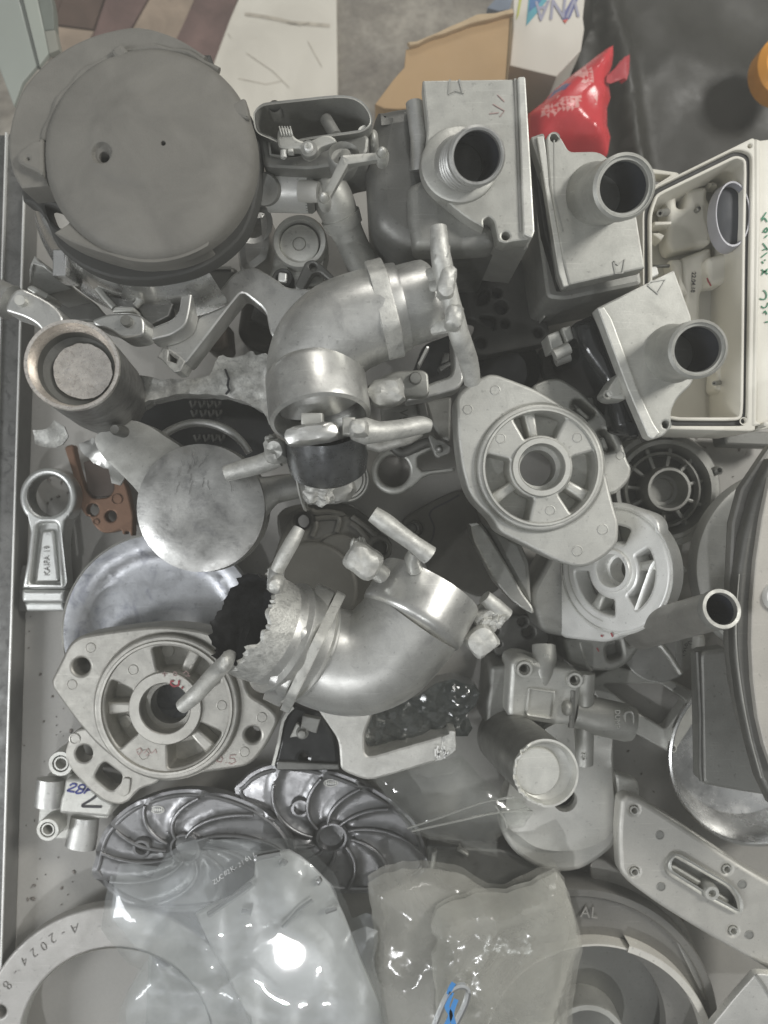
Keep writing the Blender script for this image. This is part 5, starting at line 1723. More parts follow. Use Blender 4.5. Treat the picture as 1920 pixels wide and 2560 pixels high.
T.part('plate', MB().plate(fr, ol, .012, (circ(fr.uv(z5(670, 1330)), 96 * k, 32),), .002), M_['brownplate'])
T.part('groove_edge', MB().ribbon(fr, spl(fr.P(z5('1210,915 1060,1000 900,1080 850,1150 870,1220 905,1310 890,1420 850,1500 790,1545')), 5, False), 22 * k, .0006, .0006), M_['void'])
T.part('bushing', MB().lathe(fr.up(-.008), [(92 * k, -.004), (92 * k, .002), (70 * k, .002), (60 * k, -.004), (0, -.004)], fr.uv(z5(635, 1330)), 30), M_['castdk'])
T.done()
fr = Fr(z5(415, 625), .060)
k = .2049 * fr.s
T = Thing('connecting_rod', 'two armed connecting rod with big round eye under the upper elbow', 'connecting rod')
ring = [(415 + 277 * math.cos(R_(a)), 625 - 278 * math.sin(R_(a))) for a in range(52, 312, 8)]
ol = fr.P([z5(*p) for p in ring] + z5('640,820 770,700 860,660 1160,620 1160,585 760,618 712,570 700,460 740,420 890,350 880,310 700,368 600,372'))
T.part('body', MB().plate(fr, ol, .014, (circ(fr.uv(z5(413, 622)), 197 * k, 52),), .002, 0, 3), M_['castlt'])
f2 = fr.up(-.010)
T.part('bore_floor', MB().lathe(f2, [(198 * k, 0), (120 * k, -.002), (0, -.003)], f2.uv(z5(413, 622)), 40), metal('dark_bore', (.11, .105, .095), .4, .7, .1))
T.done()
fr = Fr(z5(960, 360), .072)
k = .2049 * fr.s
T = Thing('clip_plate', 'small grey clip plate with a round pin beside the pale flange', 'clip plate')
T.part('plate', MB().plate(fr, rnd(fr.P(z5('830,190 880,170 925,232 1000,240 1070,290 1115,320 1110,400 1000,440 960,465 915,435 885,360 850,260')), .004), .006, (), .001), M_['castmid'])
T.part('pin', MB().lathe(fr, [(52 * k, -.001), (50 * k, .0012), (46 * k, .0014), (44 * k, .0006), (38 * k, .003), (20 * k, .0055), (0, .006)], fr.uv(z5(960, 360)), 28), M_['satin'])
T.part('wire', MB().tube(spl(wp(z5, '380,290 420,340 490,395 570,385 780,285 860,280', (.066,) * 6), 4, False), .0035, 10), M_['castdk'])
T.done()
fr = Fr(z9(1040, 540), .055)
k = .2170 * fr.s
T = Thing('grooved_ring_cap', 'bright grooved ring cap half hidden below the upper elbow neck', 'ring cap')
T.part('grooved_ring_cap', MB().lathe(fr, [(268 * k, -.012), (266 * k, .0), (255 * k, .002), (240 * k, .002), (234 * k, -.002), (228 * k, -.002), (222 * k, .002), (200 * k, .002), (194 * k, -.002), (188 * k, -.002), (184 * k, .001), (0, .001)], fr.uv(z9(1040, 545)), 60), M_['castlt'])
T.done()
fr = Fr(zU(960, 1200), .07)
T = Thing('stamped_block', 'grey block with stamped V9 between the runner bars under the upper elbow', 'stamped block')
T.part('block', MB().plate(fr, rnd(fr.P(zU('800,1150 1060,1120 1090,1280 820,1300')), .003), .03, (), .002), M_['castmid'])
mb = MB().text(fr, 'V9', .0085, fr.uv(zU(962, 1215)), -92, .0003, .0003)
T.part('stamp', mb, M_['castdk'])
T.part('channel', MB().plate(fr.up(.006), fr.P(zU('1050,1110 1110,1105 1150,1280 1085,1290')), .02, (), .001), M_['boxdk'])
T.done()
fr = Fr(zU(1200, 1200), .045)
T = Thing('grey_angle_plate', 'grey angled plate standing in the gap left of the pale flange', 'angle plate')
T.part('grey_angle_plate', MB().plate(fr, rnd(fr.P(zU('1110,1110 1300,1080 1290,1400 1220,1370 1160,1280')), .003), .02, (), .002), M_['castmid'])
T.done()

# dark phosphated plate with holes, black bowl
fr = Fr(zK(1000, 670), .055)
k = .2532 * fr.s
T = Thing('dark_port_plate', 'very dark plate with round and lens shaped port holes beside the runner bar', 'port plate')
ol = rnd(fr.P(zK('480,230 560,150 900,140 1290,210 1312,260 1486,925 1470,985 1420,1025 830,1142 740,1130 705,1020 705,960 772,790 640,780 560,560')), .010)
tear = spl(fr.P(zK('765,640 770,570 820,500 870,490 890,540 880,600 820,640')), 3)
lens = spl(fr.P(zK('785,755 850,742 920,760 952,800 940,885 890,860 830,815')), 3)
hs = [circ(fr.uv(zK(*q)), r * k, 28) for q, r in (((797, 1016), 56), ((1369, 916), 50), ((960, 525), 50), ((1000, 668), 68), ((1038, 833), 48), ((640, 425), 46))] + [tear, lens]
T.part('plate', MB().plate(fr, ol, .012, hs, .0015), M_['plate'])
T.part('inner_face', MB().plate(fr.up(-.0125), ol, .004, (), .0005), M_['black'])
T.part('raised_rim', MB().ribbon(fr, [fr.uv(zK(930 + 205 * math.cos(R_(a)), 660 - 205 * math.sin(R_(a)))) for a in range(120, 262, 6)], .0012, .0006, .0006), M_['plate'])
T.done()
fr = Fr(zK(1050, 1280), .020)
k = .2532 * fr.s
T = Thing('glossy_black_bowl', 'glossy black bowl catching light below the dark port plate', 'bowl')
T.part('glossy_black_bowl', MB().lathe(fr, [(330 * k, -.015), (330 * k, .008), (318 * k, .012), (300 * k, .008), (230 * k, -.006), (0, -.010)], fr.uv(zK(1040, 1290)), 64), M_['blackgl'])
T.done()
fr = Fr(zK(1500, 1240), .018)
T = Thing('dull_grey_scrap', 'dull grey flat scrap in the shadow under the small connector', 'metal scrap')
T.part('dull_grey_scrap', MB().plate(fr, rnd(fr.P(zK('1380,1050 1500,1080 1650,1240 1640,1400 1420,1350')), .004), .01, (), .002), M_['castdk'])
T.done()
# ------------------------------------------------------------------ right side
fr = Fr((1650, 1225), .030)
k = fr.s
T = Thing('grille_cover', 'dark grey round grille cover with deep hub right of the flange pile', 'grille cover')
GR = metal('dark_grille_aluminium', (.33, .33, .31), .5, .7, .15, 40)
T.part('rim', MB().lathe(fr, [(146 * k, -.012), (145 * k, .004), (140 * k, .006), (128 * k, .006), (122 * k, .012), (112 * k, .012), (106 * k, .004), (100 * k, .0)], (0, 0), 80), GR)
T.part('ring', MB().lathe(fr, [(94 * k, .0), (94 * k, .006), (88 * k, .007), (84 * k, .0)], (0, 0), 60), GR)
T.part('hub', MB().lathe(fr, [(56 * k, -.004), (56 * k, .016), (52 * k, .019), (46 * k, .019), (42 * k, .014), (38 * k, .004), (30 * k, .004), (28 * k, .001), (0, .001)], (0, 0), 64), metal('hub_grey', (.34, .34, .32), .5, .8, .12, 40))
for i in range(11):
    a = i * 360 / 11 + 12
    d = Vector((math.cos(R_(a)), math.sin(R_(a)))); q = Vector((-d.y, d.x))
    T.part('spoke', MB().plate(fr.up(.004), [tuple(d * 52 * k - q * 5 * k), tuple(d * 106 * k - q * 5 * k), tuple(d * 106 * k + q * 5 * k), tuple(d * 52 * k + q * 5 * k)], .006, (), .001), GR)
T.part('backing', MB().plate(fr.up(-.012), circ((0, 0), 130 * k, 60), .003), M_['castdk'])
for a in (20, 82, 150, 275):
    p = (138 * k * math.cos(R_(a)), 138 * k * math.sin(R_(a)))
    T.part('bolt_lug', MB().lathe(fr, [(11 * k, -.006), (11 * k, .012), (6 * k, .0135), (5 * k, .008), (0, .008)], p, 18), GR)
f2 = fr.up(-.004)
T.part('foot', MB().plate(f2, rnd(f2.P(zF('1160,270 1200,262 1250,285 1300,305 1320,320 1290,345 1230,365 1165,368')), .004), .012, (circ(f2.uv(zF(1272, 319)), 9 * k, 14),), .002), GR)
T.done()

# drum and big ring at the right edge
T = Thing('grey_drum', 'large pale grey drum casting with smooth wall behind the big tilted ring', 'drum')
fr = Fr((1990, 1420), .085)
k = fr.s
T.part('grey_drum', MB().lathe(fr, [(250 * k, -.014), (251 * k, -.004), (248 * k, 0), (236 * k, .002), (0, .004)], (0, 0), 96), M_['castlt'])
T.done()
fr = Fr((1930, 1600), .165)
T = Thing('big_tilted_ring', 'very large grey ring casting with dark outer wall cut by the edge of view', 'ring casting')
top = zV('1664,1030 1645,1120 1632,1210 1624,1300 1622,1390 1626,1470 1636,1550 1650,1610 1668,1660')
ol = fr.P(top + zP('2300,2000 2300,1150'))
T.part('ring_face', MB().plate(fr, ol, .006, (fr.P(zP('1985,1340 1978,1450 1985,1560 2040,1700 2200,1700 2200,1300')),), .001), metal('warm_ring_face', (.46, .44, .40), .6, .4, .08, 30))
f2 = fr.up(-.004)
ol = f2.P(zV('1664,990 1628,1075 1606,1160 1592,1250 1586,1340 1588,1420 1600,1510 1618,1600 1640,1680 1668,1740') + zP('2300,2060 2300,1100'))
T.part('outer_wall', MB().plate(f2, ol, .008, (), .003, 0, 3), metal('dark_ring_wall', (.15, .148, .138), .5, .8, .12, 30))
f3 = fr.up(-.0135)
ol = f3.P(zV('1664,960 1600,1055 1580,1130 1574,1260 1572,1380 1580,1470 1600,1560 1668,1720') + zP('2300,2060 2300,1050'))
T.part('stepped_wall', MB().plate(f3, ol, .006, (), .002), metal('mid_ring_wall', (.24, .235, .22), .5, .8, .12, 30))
mb = MB().tube([f2.M @ Vector((*p, .0004)) for p in spl(f2.P(zV('1596,1240 1589,1340 1592,1420 1604,1510 1622,1600 1644,1680')), 4, False)], .0004, 6)
T.part('edge_highlight', mb, M_['cast'])  # pale bead put in as the highlight along the ring edge
T.part('inner_fitting', MB().lathe(fr, [(40 * fr.s, -.02), (40 * fr.s, 0), (34 * fr.s, .003), (22 * fr.s, .003), (20 * fr.s, -.004), (0, -.004)], fr.uv((1945, 1490)), 32), M_['bright'])
T.part('inner_floor', MB().plate(fr.up(-.012), fr.P(zP('1900,1300 2250,1300 2250,1750 1900,1750')), .002), plain('blue_grey_inside', (.25, .25, .30), .5))
T.done()

# pipe stub
T = Thing('pipe_stub', 'dull grey round pipe stub with open pale rim beside the big ring', 'pipe stub')
a, b = W(zF(1160, 570), .095), W(zF(1460, 487), .180)
f = axis_frame(a, b)
L = (b - a).length
r = 86 * S * (H - .180) / FPX
T.part('wall', MB().lathe(f, [(r * 1.12, -.02), (r * 1.1, 0), (r * .98, L * .92), (r * .99, L * .93)], (0, 0), 56), metal('dull_pipe_grey', (.38, .37, .345), .5, .8, .1, 30))
T.part('rim', MB().lathe(f, [(r * 1.0, L * .925), (r * 1.03, L * .94), (r * 1.03, L - .001), (r * 1.0, L), (r * .82, L), (r * .80, L - .002), (r * .80, L - .004)], (0, 0), 56), M_['castmid'])
T.part('bore', MB().lathe(f, [(r * .80, L - .0035), (r * .78, L * .8), (r * .76, L * .3), (0, L * .3)], (0, 0), 40), M_['boredk'])
f2 = Fr(zF(1440, 570), .165)
T.part('tab', MB().plate(f2, rnd(f2.P(zF('1405,540 1475,545 1470,572 1430,580 1410,560')), .002), .012, (), .002), M_['cast'])
T.part('foot', MB().plate(Fr(zF(1200, 600), .055), rnd(Fr(zF(1200, 600), .055).P(zF('1130,580 1330,560 1400,580 1200,630 1150,628')), .004), .03, (), .003), metal('dull_foot_grey', (.20, .198, .185), .5, .8, .1, 30))
T.part('bright_rib', MB().tube(wp(zF, '1135,580 1188,556', (.075, .078)), .0022, 8), M_['castlt'])
T.done()

# handwritten disc, white plug
fr = Fr(zF(1190, 640), .022)
k = fr.s
T = Thing('handwritten_disc', 'thin smooth grey disc with black handwriting under the pipe stub', 'disc')
T.part('disc', MB().plate(fr, circ((0, 0), 166 * S * k, 70), .005, (), .001), metal('smooth_disc_grey', (.46, .46, .44), .45, .8, .06, 20))
T.part('rib', MB().tube([fr.M @ Vector((*p, .001)) for p in fr.P(zF('1185,635 1230,690 1278,765'))], .0022, 8), M_['castlt'])
T.part('rib', MB().plate(fr.up(.001), fr.P(zF('1262,610 1285,612 1280,720 1258,730')), .002, (), .0005), M_['castmid'])
mb = MB()
for q in ('1291,690 1300,688', '1297,680 1291,672 1300,665 1304,672', '1296,660 1310,656', '1304,648 1298,642 1306,636 1312,644 1304,650', '1312,632 1320,640 1334,642 1338,632 1326,626 1312,630', '1308,612 1312,606 1318,610', '1294,655 1296,658'):
    mb.ribbon(fr, fr.P(zF(q)), 2.6 * S * k, .0003)
T.part('handwriting', mb, M_['inkblk'])
T.done()
fr = Fr(zF(1375, 630), .03)
T = Thing('white_plug', 'white plastic plug half hidden behind the handwritten disc', 'plug')
T.part('white_plug', MB().plate(fr, rnd(fr.P(zF('1355,598 1390,598 1395,650 1370,668 1345,670')), .003), .015, (), .003, 0, 3), M_['nylon'])
T.done()

# grey slab box and bright dish
fr = Fr(zF(1480, 960), .092)
T = Thing('smooth_grey_housing', 'smooth grey slab sided housing between the gasket frame and the big ring', 'housing')
T.part('top', MB().plate(fr, rnd(fr.P(zF('1362,672 1500,655 1600,1000 1660,1180 1680,1300 1520,1275 1392,1250 1372,1232')), .005), .014, (), .003, 0, 3), metal('smooth_housing_grey', (.31, .31, .29), .55, .8, .1, 20))
T.part('edge_bead', MB().tube([fr.M @ Vector((*p, .0)) for p in fr.P(zF('1352,672 1366,950 1366,1180 1372,1230'))], .0016, 8), M_['castdk'])
T.done()
fr = Fr((1895, 1895), .045)
k = fr.s
T = Thing('bright_dish', 'polished deep dish reflecting the light behind the slotted bracket plate', 'dish')
T.part('bright_dish', MB().lathe(fr, [(222 * k, -.004), (222 * k, .0), (218 * k, .001), (212 * k, -.001), (200 * k, -.018), (180 * k, -.030), (120 * k, -.034), (0, -.035)], (0, 0), 96), M_['shiny'])
T.done()
fr = Fr((1900, 2100), .012)

# gasket frame
fr = Fr(zF(1230, 940), .020)
k = S * fr.s
T = Thing('gasket_frame', 'grey angular gasket frame with corner holes lying on the tray', 'gasket frame')
ol = rnd(fr.P(zF('900,790 1000,735 1210,785 1235,792 1372,865 1388,890 1370,930 1262,1098 1240,1112 1215,1098 1060,1012 900,850')), .004)
inn = rnd(fr.P(zF('945,812 1195,812 1306,888 1218,1008 1090,932')), .003)
T.part('frame', MB().plate(fr, ol, .012, (inn, circ(fr.uv(zF(1361, 882)), 13 * k, 16), circ(fr.uv(zF(1243, 1089)), 13 * k, 16)), .0014), M_['cast'])
for q in ((1361, 882), (1243, 1089)):
    T.part('eyelet', MB().lathe(fr, [(21 * k, -.001), (20 * k, .0012), (15 * k, .0014), (13 * k, 0)], fr.uv(zF(*q)), 22), M_['castlt'])
T.done()

# valve block with raised lettering
fr = Fr(zF(680, 850), .072)
k = S * fr.s
T = Thing('valve_block', 'pale cast valve block with sockets and raised DUMP lettering under the flanges', 'valve block')
ol = rnd(fr.P(zF('545,712 590,694 640,702 740,742 840,752 860,800 850,860 825,1000 700,985 530,962')), .006)
T.part('body', MB().plate(fr, ol, .035, (circ(fr.uv(zF(603, 745)), 17 * k, 22), circ(fr.uv(zF(819, 792)), 16 * k, 22)), .004, 0, 3), M_['castlt'])
for q, r in (((603, 745), 36), ((819, 792), 34)):
    T.part('socket', MB().lathe(fr, [(r * k, -.01), (r * k, .003), (r * .94 * k, .0038), (r * .68 * k, .0038), (r * .62 * k, .001), (r * .58 * k, .001), (r * .52 * k, .003), (r * .46 * k, .001), (r * .44 * k, -.03), (0, -.03)], fr.uv(zF(*q)), 32), M_['castlt'])
sq = rnd(fr.P(zF('620,823 742,840 730,965 608,948')), .002)
sqi = rnd(fr.P(zF('630,834 731,849 720,953 620,938')), .0015)
T.part('square_frame', MB().plate(fr.up(.002), sq, .003, (sqi,), .0012), M_['castlt'])
T.part('cone', MB().tube(wp(zF, '690,645 694,700 696,760 694,820', (.062, .066, .070, .070)), [52 * k, 54 * k, 40 * k, 22 * k], 28, flat=.55), M_['cast'])
mb = MB().tube(wp(zF, '870,765 868,820 866,895', (.066, .066, .064)), 42 * k, 24)
T.part('port', mb, M_['cast'])
a, b = W(zF(820, 930), .060), W(zF(1072, 985), .060)
T.part('port', MB().tube([a, a.lerp(b, .3), a.lerp(b, .9), b], [66 * k, 82 * k, 82 * k, 74 * k], 40), M_['cast'])
fo = Fr(zF(1055, 975), .060 + 80 * k)
T.part('oval_boss', MB().plate(fo, rnd(fo.P(zF('1035,930 1080,925 1085,975 1070,1005 1035,1005')), .004), .012, (rnd(fo.P(zF('1048,942 1070,938 1072,985 1048,990')), .002),), .0015), M_['castlt'])
mb = MB().text(fo, 'DUMP', 30 * k, fo.uv(zF(1006, 962)), -91, .0006, .0006)
T.part('raised_lettering', mb, M_['castlt'])
T.part('port', MB().tube(wp(zF, '868,960 866,1060 864,1155', (.062, .060, .058)), 40 * k, 26), M_['cast'])
fc = Fr(zF(860, 1140), .060 + 40 * k)
mb = MB().text(fc, 'C2', 24 * k * 1.2, fc.uv(zF(862, 1128)), 88, -.0005, .0006)
T.part('raised_lettering', mb, M_['castlt'])
T.part('groove', MB().tube(wp(zF, '815,840 812,920 808,1000', (.071, .071, .071)), .0022, 8), M_['castmid'])
T.part('dimple', MB().blob(W(zF(790, 915), .072), (24 * k, 34 * k, .006), 0, 2.3, .05, 3), M_['cast'])
mb = MB().text(Fr(zF(700, 690), .072 + 38 * k), 'E', 26 * k, Fr(zF(700, 690), .072 + 38 * k).uv(zF(702, 690)), 92, .0008, .0006)
T.part('raised_lettering', mb, M_['castlt'])
T.done()
fr = Fr(zF(490, 870), .052)
T = Thing('grey_side_block', 'plain dull grey block standing against the pale valve block', 'block')
T.part('grey_side_block', MB().plate(fr, rnd(fr.P(zF('462,735 545,728 530,960 520,1005 440,1010 440,960')), .003), .05, (), .003, 0, 3), M_['castmid'])
T.done()

# cup lower right
T = Thing('sprue_cup', 'pale grey sprue cup with chipped rim leaning over the round cover hole', 'sprue cup')
a, b = W(zF(565, 1075), .070), W(zH(700, 160), .150)
f = axis_frame(a, b)
L = (b - a).length
r = 146 * S * (H - .150) / FPX
T.part('wall', MB().lathe(f, [(r * 1.05, -.03), (r * 1.04, 0), (r * 1.0, L * .7), (r * .96, L - .003)], (0, 0), 60), metal('dull_cup_wall', (.24, .238, .22), .5, .85, .15, 40))
mb = MB()
rr_ = random.Random(12)
n = 72
vs, fs = [], []
tv = f.I.to_3x3() @ Vector((-1, -.25, 0))
tl = math.atan2(tv.y, tv.x) - math.pi
for i in range(n):
    t = 2 * math.pi * i / n + tl
    ch = rr_.uniform(-.0012, .0008) if 1.9 < t - tl < 4.4 else rr_.uniform(-.0002, .0002)
    cr = .93 + (rr_.uniform(-.05, .02) if 2.0 < t - tl < 4.3 else 0)
    for q, zz in ((r * .955, L - .004), (r * cr * 1.06, L + ch), (r * cr * .99, L + ch), (r * .80, L - .005), (r * .72, L - .006)):
        vs.append(f.M @ Vector((q * math.cos(t), q * math.sin(t), zz)))
for i in range(n):
    j = (i + 1) % n
    for q in range(4):
        fs.append((i * 5 + q, j * 5 + q, j * 5 + q + 1, i * 5 + q + 1))
mb.add(None, vs, fs)
T.part('rim', mb, M_['castlt'])
T.part('inner_slope', MB().lathe(f, [(r * .82, L - .004), (r * .66, L - .0056), (0, L - .0057)], (0, 0), 60), M_['cast'])
cd_ = f.I @ W(zH(668, 158), .150)
T.part('bottom_disc', MB().lathe(f.up(L - .0052), [(r * .70, -.002), (r * .69, .0012), (r * .66, .0018), (0, .0019)], (cd_.x, cd_.y), 56), M_['castlt'])
T.done()

# cover with hole
fr = Fr(zH(770, 300), .036)
k = S * fr.s
T = Thing('holed_cover', 'smooth pale grey rounded cover with one dark hole under the chipped cup', 'cover')
ol = spl(fr.P(zH('505,290 500,360 515,430 560,500 620,548 690,580 780,592 850,580 900,555 950,520 1000,470 1015,400 1008,300 998,180 995,0 990,-80 800,-100 650,0 560,150')), 3)
T.part('plate', MB().plate(fr, ol, .012, (circ(fr.uv(zH(782, 276)), 52 * k, 40),), .004, 0, 4), M_['castpale'])
f2 = fr.up(.008)
inn = spl(f2.P(zH('530,300 528,370 545,410 590,440 640,475 690,492 760,500 850,492 910,475 965,445 995,400 1005,330 995,240 990,100 985,-40 800,-60 650,20 570,150')), 3)
T.part('raised_face', MB().cap(f2, inn, lambda x, y: -.006 * min(1, (math.hypot(x, y) / (270 * k)) ** 5), .0075, (circ(f2.uv(zH(782, 276)), 52 * k, 40),), .006), M_['castpale'])
f0_ = fr.up(-.015)
T.part('hole_floor', MB().lathe(f0_, [(60 * k, 0), (0, 0)], f0_.uv(zH(782, 276)), 30), M_['boredk'])
T.part('tab', MB().plate(fr.up(.002), rnd(fr.P(zH('992,150 1030,172 1095,190 1105,230 1100,290 1060,320 1000,330')), .004), .012, (), .003, 0, 3), M_['castpale'])
T.done()

# slotted bracket plate
fr = Fr(zH(1330, 620), .060)
k = S * fr.s
T = Thing('slotted_bracket', 'long pale grey bracket plate with raised slot and six small holes', 'bracket plate')
ol = rnd(fr.P(zH('1022,275 1050,256 1108,272 1300,396 1500,530 1660,626 1800,700 1800,1100 1660,1010 1400,862 1200,740 1062,640 1018,590 1010,420')), [.004, .006, .008, .01, .01, .01, .01, .01, .01, .01, .01, .008, .008, .01])
hs = [circ(fr.uv(zH(*q)), 13 * k, 16) for q in ((1080, 320), (1082, 586), (1480, 574), (1508, 840))]
slot = rnd(fr.P(zH('1228,560 1262,528 1500,672 1530,720 1530,752 1400,680 1235,585')), .004)
T.part('plate', MB().plate(fr, ol, .012, hs + [slot], .0035, 0, 4), metal('bracket_grey', (.56, .55, .51), .52, .6, .06, 25, wear=.3))
f2 = fr.up(.0035)
T.part('slot_rim', MB().plate(f2, rnd(f2.P(zH('1222,545 1250,500 1380,572 1500,640 1540,700 1552,782 1400,700 1226,590')), .006), .008, (rnd(f2.P(zH('1232,560 1262,522 1500,664 1532,712 1536,756 1400,684 1240,586')), .004),), .003, 0, 3), M_['cast'])
f3 = fr.up(-.007)
T.part('slot_floor', MB().plate(f3, f3.P(zH('1215,540 1260,505 1510,650 1545,780 1400,700 1220,595')), .002), M_['castmid'])
T.part('slot_bar', MB().plate(fr.up(-.001), rnd(fr.P(zH('1232,560 1262,562 1380,634 1365,655 1240,582')), .002), .008, (), .002), M_['cast'])
T.part('slot_bar', MB().plate(fr.up(-.001), rnd(fr.P(zH('1420,665 1500,712 1495,732 1420,690')), .002), .008, (), .002), M_['cast'])
T.part('boss', MB().lathe(fr, [(33 * k, -.008), (33 * k, .004), (29 * k, .0055), (16 * k, .0055), (14 * k, .001), (0, .001)], fr.uv(zH(1404, 664)), 30), M_['castlt'])
for q in ((1190, 428), (1197, 650), (1548, 640), (1578, 858)):
    T.part('ejector_mark', MB().lathe(fr, [(20 * k, -.0005), (19 * k, .0006), (16 * k, .0007), (15 * k, .0002), (0, .0002)], fr.uv(zH(*q)), 20), M_['castmid'])
for q in ((1080, 320), (1082, 586), (1480, 574), (1508, 840)):
    T.part('hole_rim', MB().lathe(fr, [(18 * k, -.0005), (17 * k, .0012), (14 * k, .0012), (12.5 * k, -.001)], fr.uv(zH(*q)), 20), M_['castlt'])
T.done()

# curved bright strip and grey pipe flange
fr = Fr(zF(500, 320), .072)
T = Thing('curved_strip_ring', 'curved grey strip of a half hidden ring with bright sawn corner under the pale flange', 'ring casting')
T.part('band', MB().plate(fr, rnd(fr.P(zF('370,122 420,118 462,180 545,320 600,420 645,480 650,515 600,490 545,448 480,372 420,262 385,190')), .003), .018, (), .0015), metal('brushed_band', (.40, .40, .375), .5, .85, .15, 60))
T.part('inner_wall', MB().plate(fr.up(-.008), fr.P(zF('430,118 600,200 640,290 650,480 600,420 540,310 470,180')), .02, (), .004), M_['castmid'])
T.part('sawn_corner', MB().plate(fr.up(.0012), fr.P(zF('368,120 400,116 412,124 378,132')), .004, (), .0004), M_['bright'])
T.done()
fr = Fr(zF(580, 600), .025)
k = S * fr.s
T = Thing('small_port_plate', 'small dull plate with port holes below the torn gate blocks', 'port plate')
T.part('small_port_plate', MB().plate(fr, rnd(fr.P(zF('455,580 500,530 560,515 650,520 720,600 700,690 560,700 480,690')), .004), .012, (circ(fr.uv(zF(483, 583)), 16 * k, 18), circ(fr.uv(zF(600, 545)), 20 * k, 18), circ(fr.uv(zF(625, 590)), 28 * k, 18), circ(fr.uv(zF(495, 640)), 14 * k, 16)), .0015), M_['castdk'])
T.done()

# bottom right
fr = Fr((1440, 2560), .040)
k = fr.s
T = Thing('dark_wide_ring', 'wide dull grey ring with raised AL lettering under the cloudy bag', 'ring casting')
DG = metal('dull_dark_ring', (.22, .215, .20), .6, .7, .08, 25)
T.part('ring', MB().lathe(fr, [(352 * k, -.02), (350 * k, .004), (346 * k, .006), (330 * k, .006), (322 * k, .002), (225 * k, .0), (222 * k, -.01)], (0, 0), 120), DG)
mb = MB()
mb.text(fr, 'AL', 66 * S * k, fr.uv(zH(880, 752)), -6, .0035, .0008)
T.part('raised_lettering', mb, metal('worn_letters', (.38, .37, .345), .5, .7, .08))
T.part('gusset', MB().plate(fr.up(.004), fr.P(zH('1250,868 1290,850 1390,1120 1375,1130')), .01, (), .001), metal('gusset_grey', (.30, .295, .275), .55, .75, .08))
T.done()
fr = Fr((1490, 2645), .052)
k = fr.s
T = Thing('pale_stepped_ring', 'pale cast ring with a step in its rim inside the wide dull ring', 'ring casting')
PL = metal('pale_ring_rim', (.74, .72, .66), .5, .5, .06, 25)
T.part('rim', MB().lathe(fr, [(286 * k, -.03), (286 * k, -.001), (285 * k, 0), (280 * k, 0), (278 * k, -.002), (277 * k, -.035)], (0, 0), 130), PL)
T.part('thick_rim', MB().lathe(fr, [(297 * k, -.03), (297 * k, .001), (295 * k, .002), (279 * k, .002), (277 * k, -.002), (276 * k, -.03)], (0, 0), 90, -10, 74), PL)
T.part('floor', MB().lathe(fr.up(-.034), [(280 * k, 0), (150 * k, -.002), (0, -.002)], (0, 0), 90), metal('ring_floor_grey', (.23, .23, .215), .5, .8, .08, 20))
T.done()
fr = Fr(zH(880, 1330), .04)
k = fr.s
T = Thing('small_inner_ring', 'small grey ring standing inside the pale stepped ring at the bottom', 'ring casting')
T.part('small_inner_ring', MB().lathe(fr, [(100 * k, -.03), (99 * k, -.002), (97 * k, 0), (84 * k, 0), (82 * k, -.004), (81 * k, -.03)], (0, 0), 70), M_['cast'])
T.done()
fr = Fr((1900, 2520), .07)
T = Thing('sheet_panel', 'smooth pale sheet panel cutting across the bottom corner', 'sheet panel')
T.part('sheet_panel', MB().plate(fr, rnd(fr.P(zH('1418,1250 1520,1125 1606,1028 1630,1026 1900,1060 1900,1500 1300,1500 1380,1300')), .003), .006, (), .001), metal('sheet_grey', (.72, .715, .68), .5, .75, .05, 15))
T.part('fold', MB().ribbon(fr, fr.P(zH('1606,1030 1640,1075 1670,1130 1690,1200')), .0018, .0008, .0008), M_['castmid'])
T.done()
fr = Fr(zH(1130, 720), .030)
T = Thing('curved_strip', 'curved brownish grey strip lying between the bracket plate and the dull ring', 'metal strip')
T.part('curved_strip', MB().plate(fr, rnd(fr.P(zH('888,555 915,528 950,530 1060,605 1180,690 1290,800 1370,960 1400,1120 1380,1130 1320,960 1230,840 1080,720 960,655 895,618')), .003), .012, (), .0015), metal('brownish_strip', (.33, .32, .295), .55, .75, .15, 60))
T.done()
fr = Fr(zH(420, 560), .028)
T = Thing('flat_dark_bars', 'flat dark grey bar lying under the clear bag above the cloudy bag', 'bar')
T.part('bar', MB().plate(fr, rnd(fr.P(zH('180,470 330,480 520,490 700,570 760,600 700,640 480,690 330,610 190,560')), .004), .012, (), .002), M_['boxdk'])
T.part('bar', MB().plate(fr.up(.006), rnd(fr.P(zH('205,490 228,480 215,560 195,560')), .001), .01, (), .001), M_['castlt'])
T.part('bar', MB().plate(fr.up(.004), rnd(fr.P(zH('330,478 365,500 360,515 310,485')), .001), .01, (), .001), M_['cast'])
T.done()
VEIL = .115
# ------------------------------------------------------------------ lower left: valve, impellers, frame castings
fr = Fr(zQ(560, 1000), .040)
k = .1688 * fr.s
T = Thing('valve_block', 'bright cast valve block with blue and black marker figures by the side rail', 'valve block')
T.part('base', MB().plate(fr.up(-.012), rnd(fr.up(-.012).P(zQ('330,560 640,560 900,560 900,1000 1300,1100 1250,1230 760,1230 700,1300 640,1540 450,1535 240,1500 195,1380 225,1050 330,1000')), .003), .024, (), .0015), M_['castlt'])
sk = [((568, 392), 185), ((375, 1365), 168)]
for q, r in sk:
    T.part('socket', MB().lathe(fr.up(-.002), [(r * k, -.018), (r * k, .004), (r * .95 * k, .005), (r * .68 * k, .005), (r * .62 * k, -.001), (r * .58 * k, -.001), (r * .56 * k, .0045), (r * .44 * k, .0045), (r * .40 * k, .001), (r * .38 * k, -.02), (0, -.02)], fr.uv(zQ(*q)), 40), M_['castlt'])
T.part('top_lug', MB().plate(fr.up(-.006), rnd(fr.P(zQ('385,330 470,200 640,240 720,500 600,640 330,625')), .004), .02, (), .002), M_['castlt'])
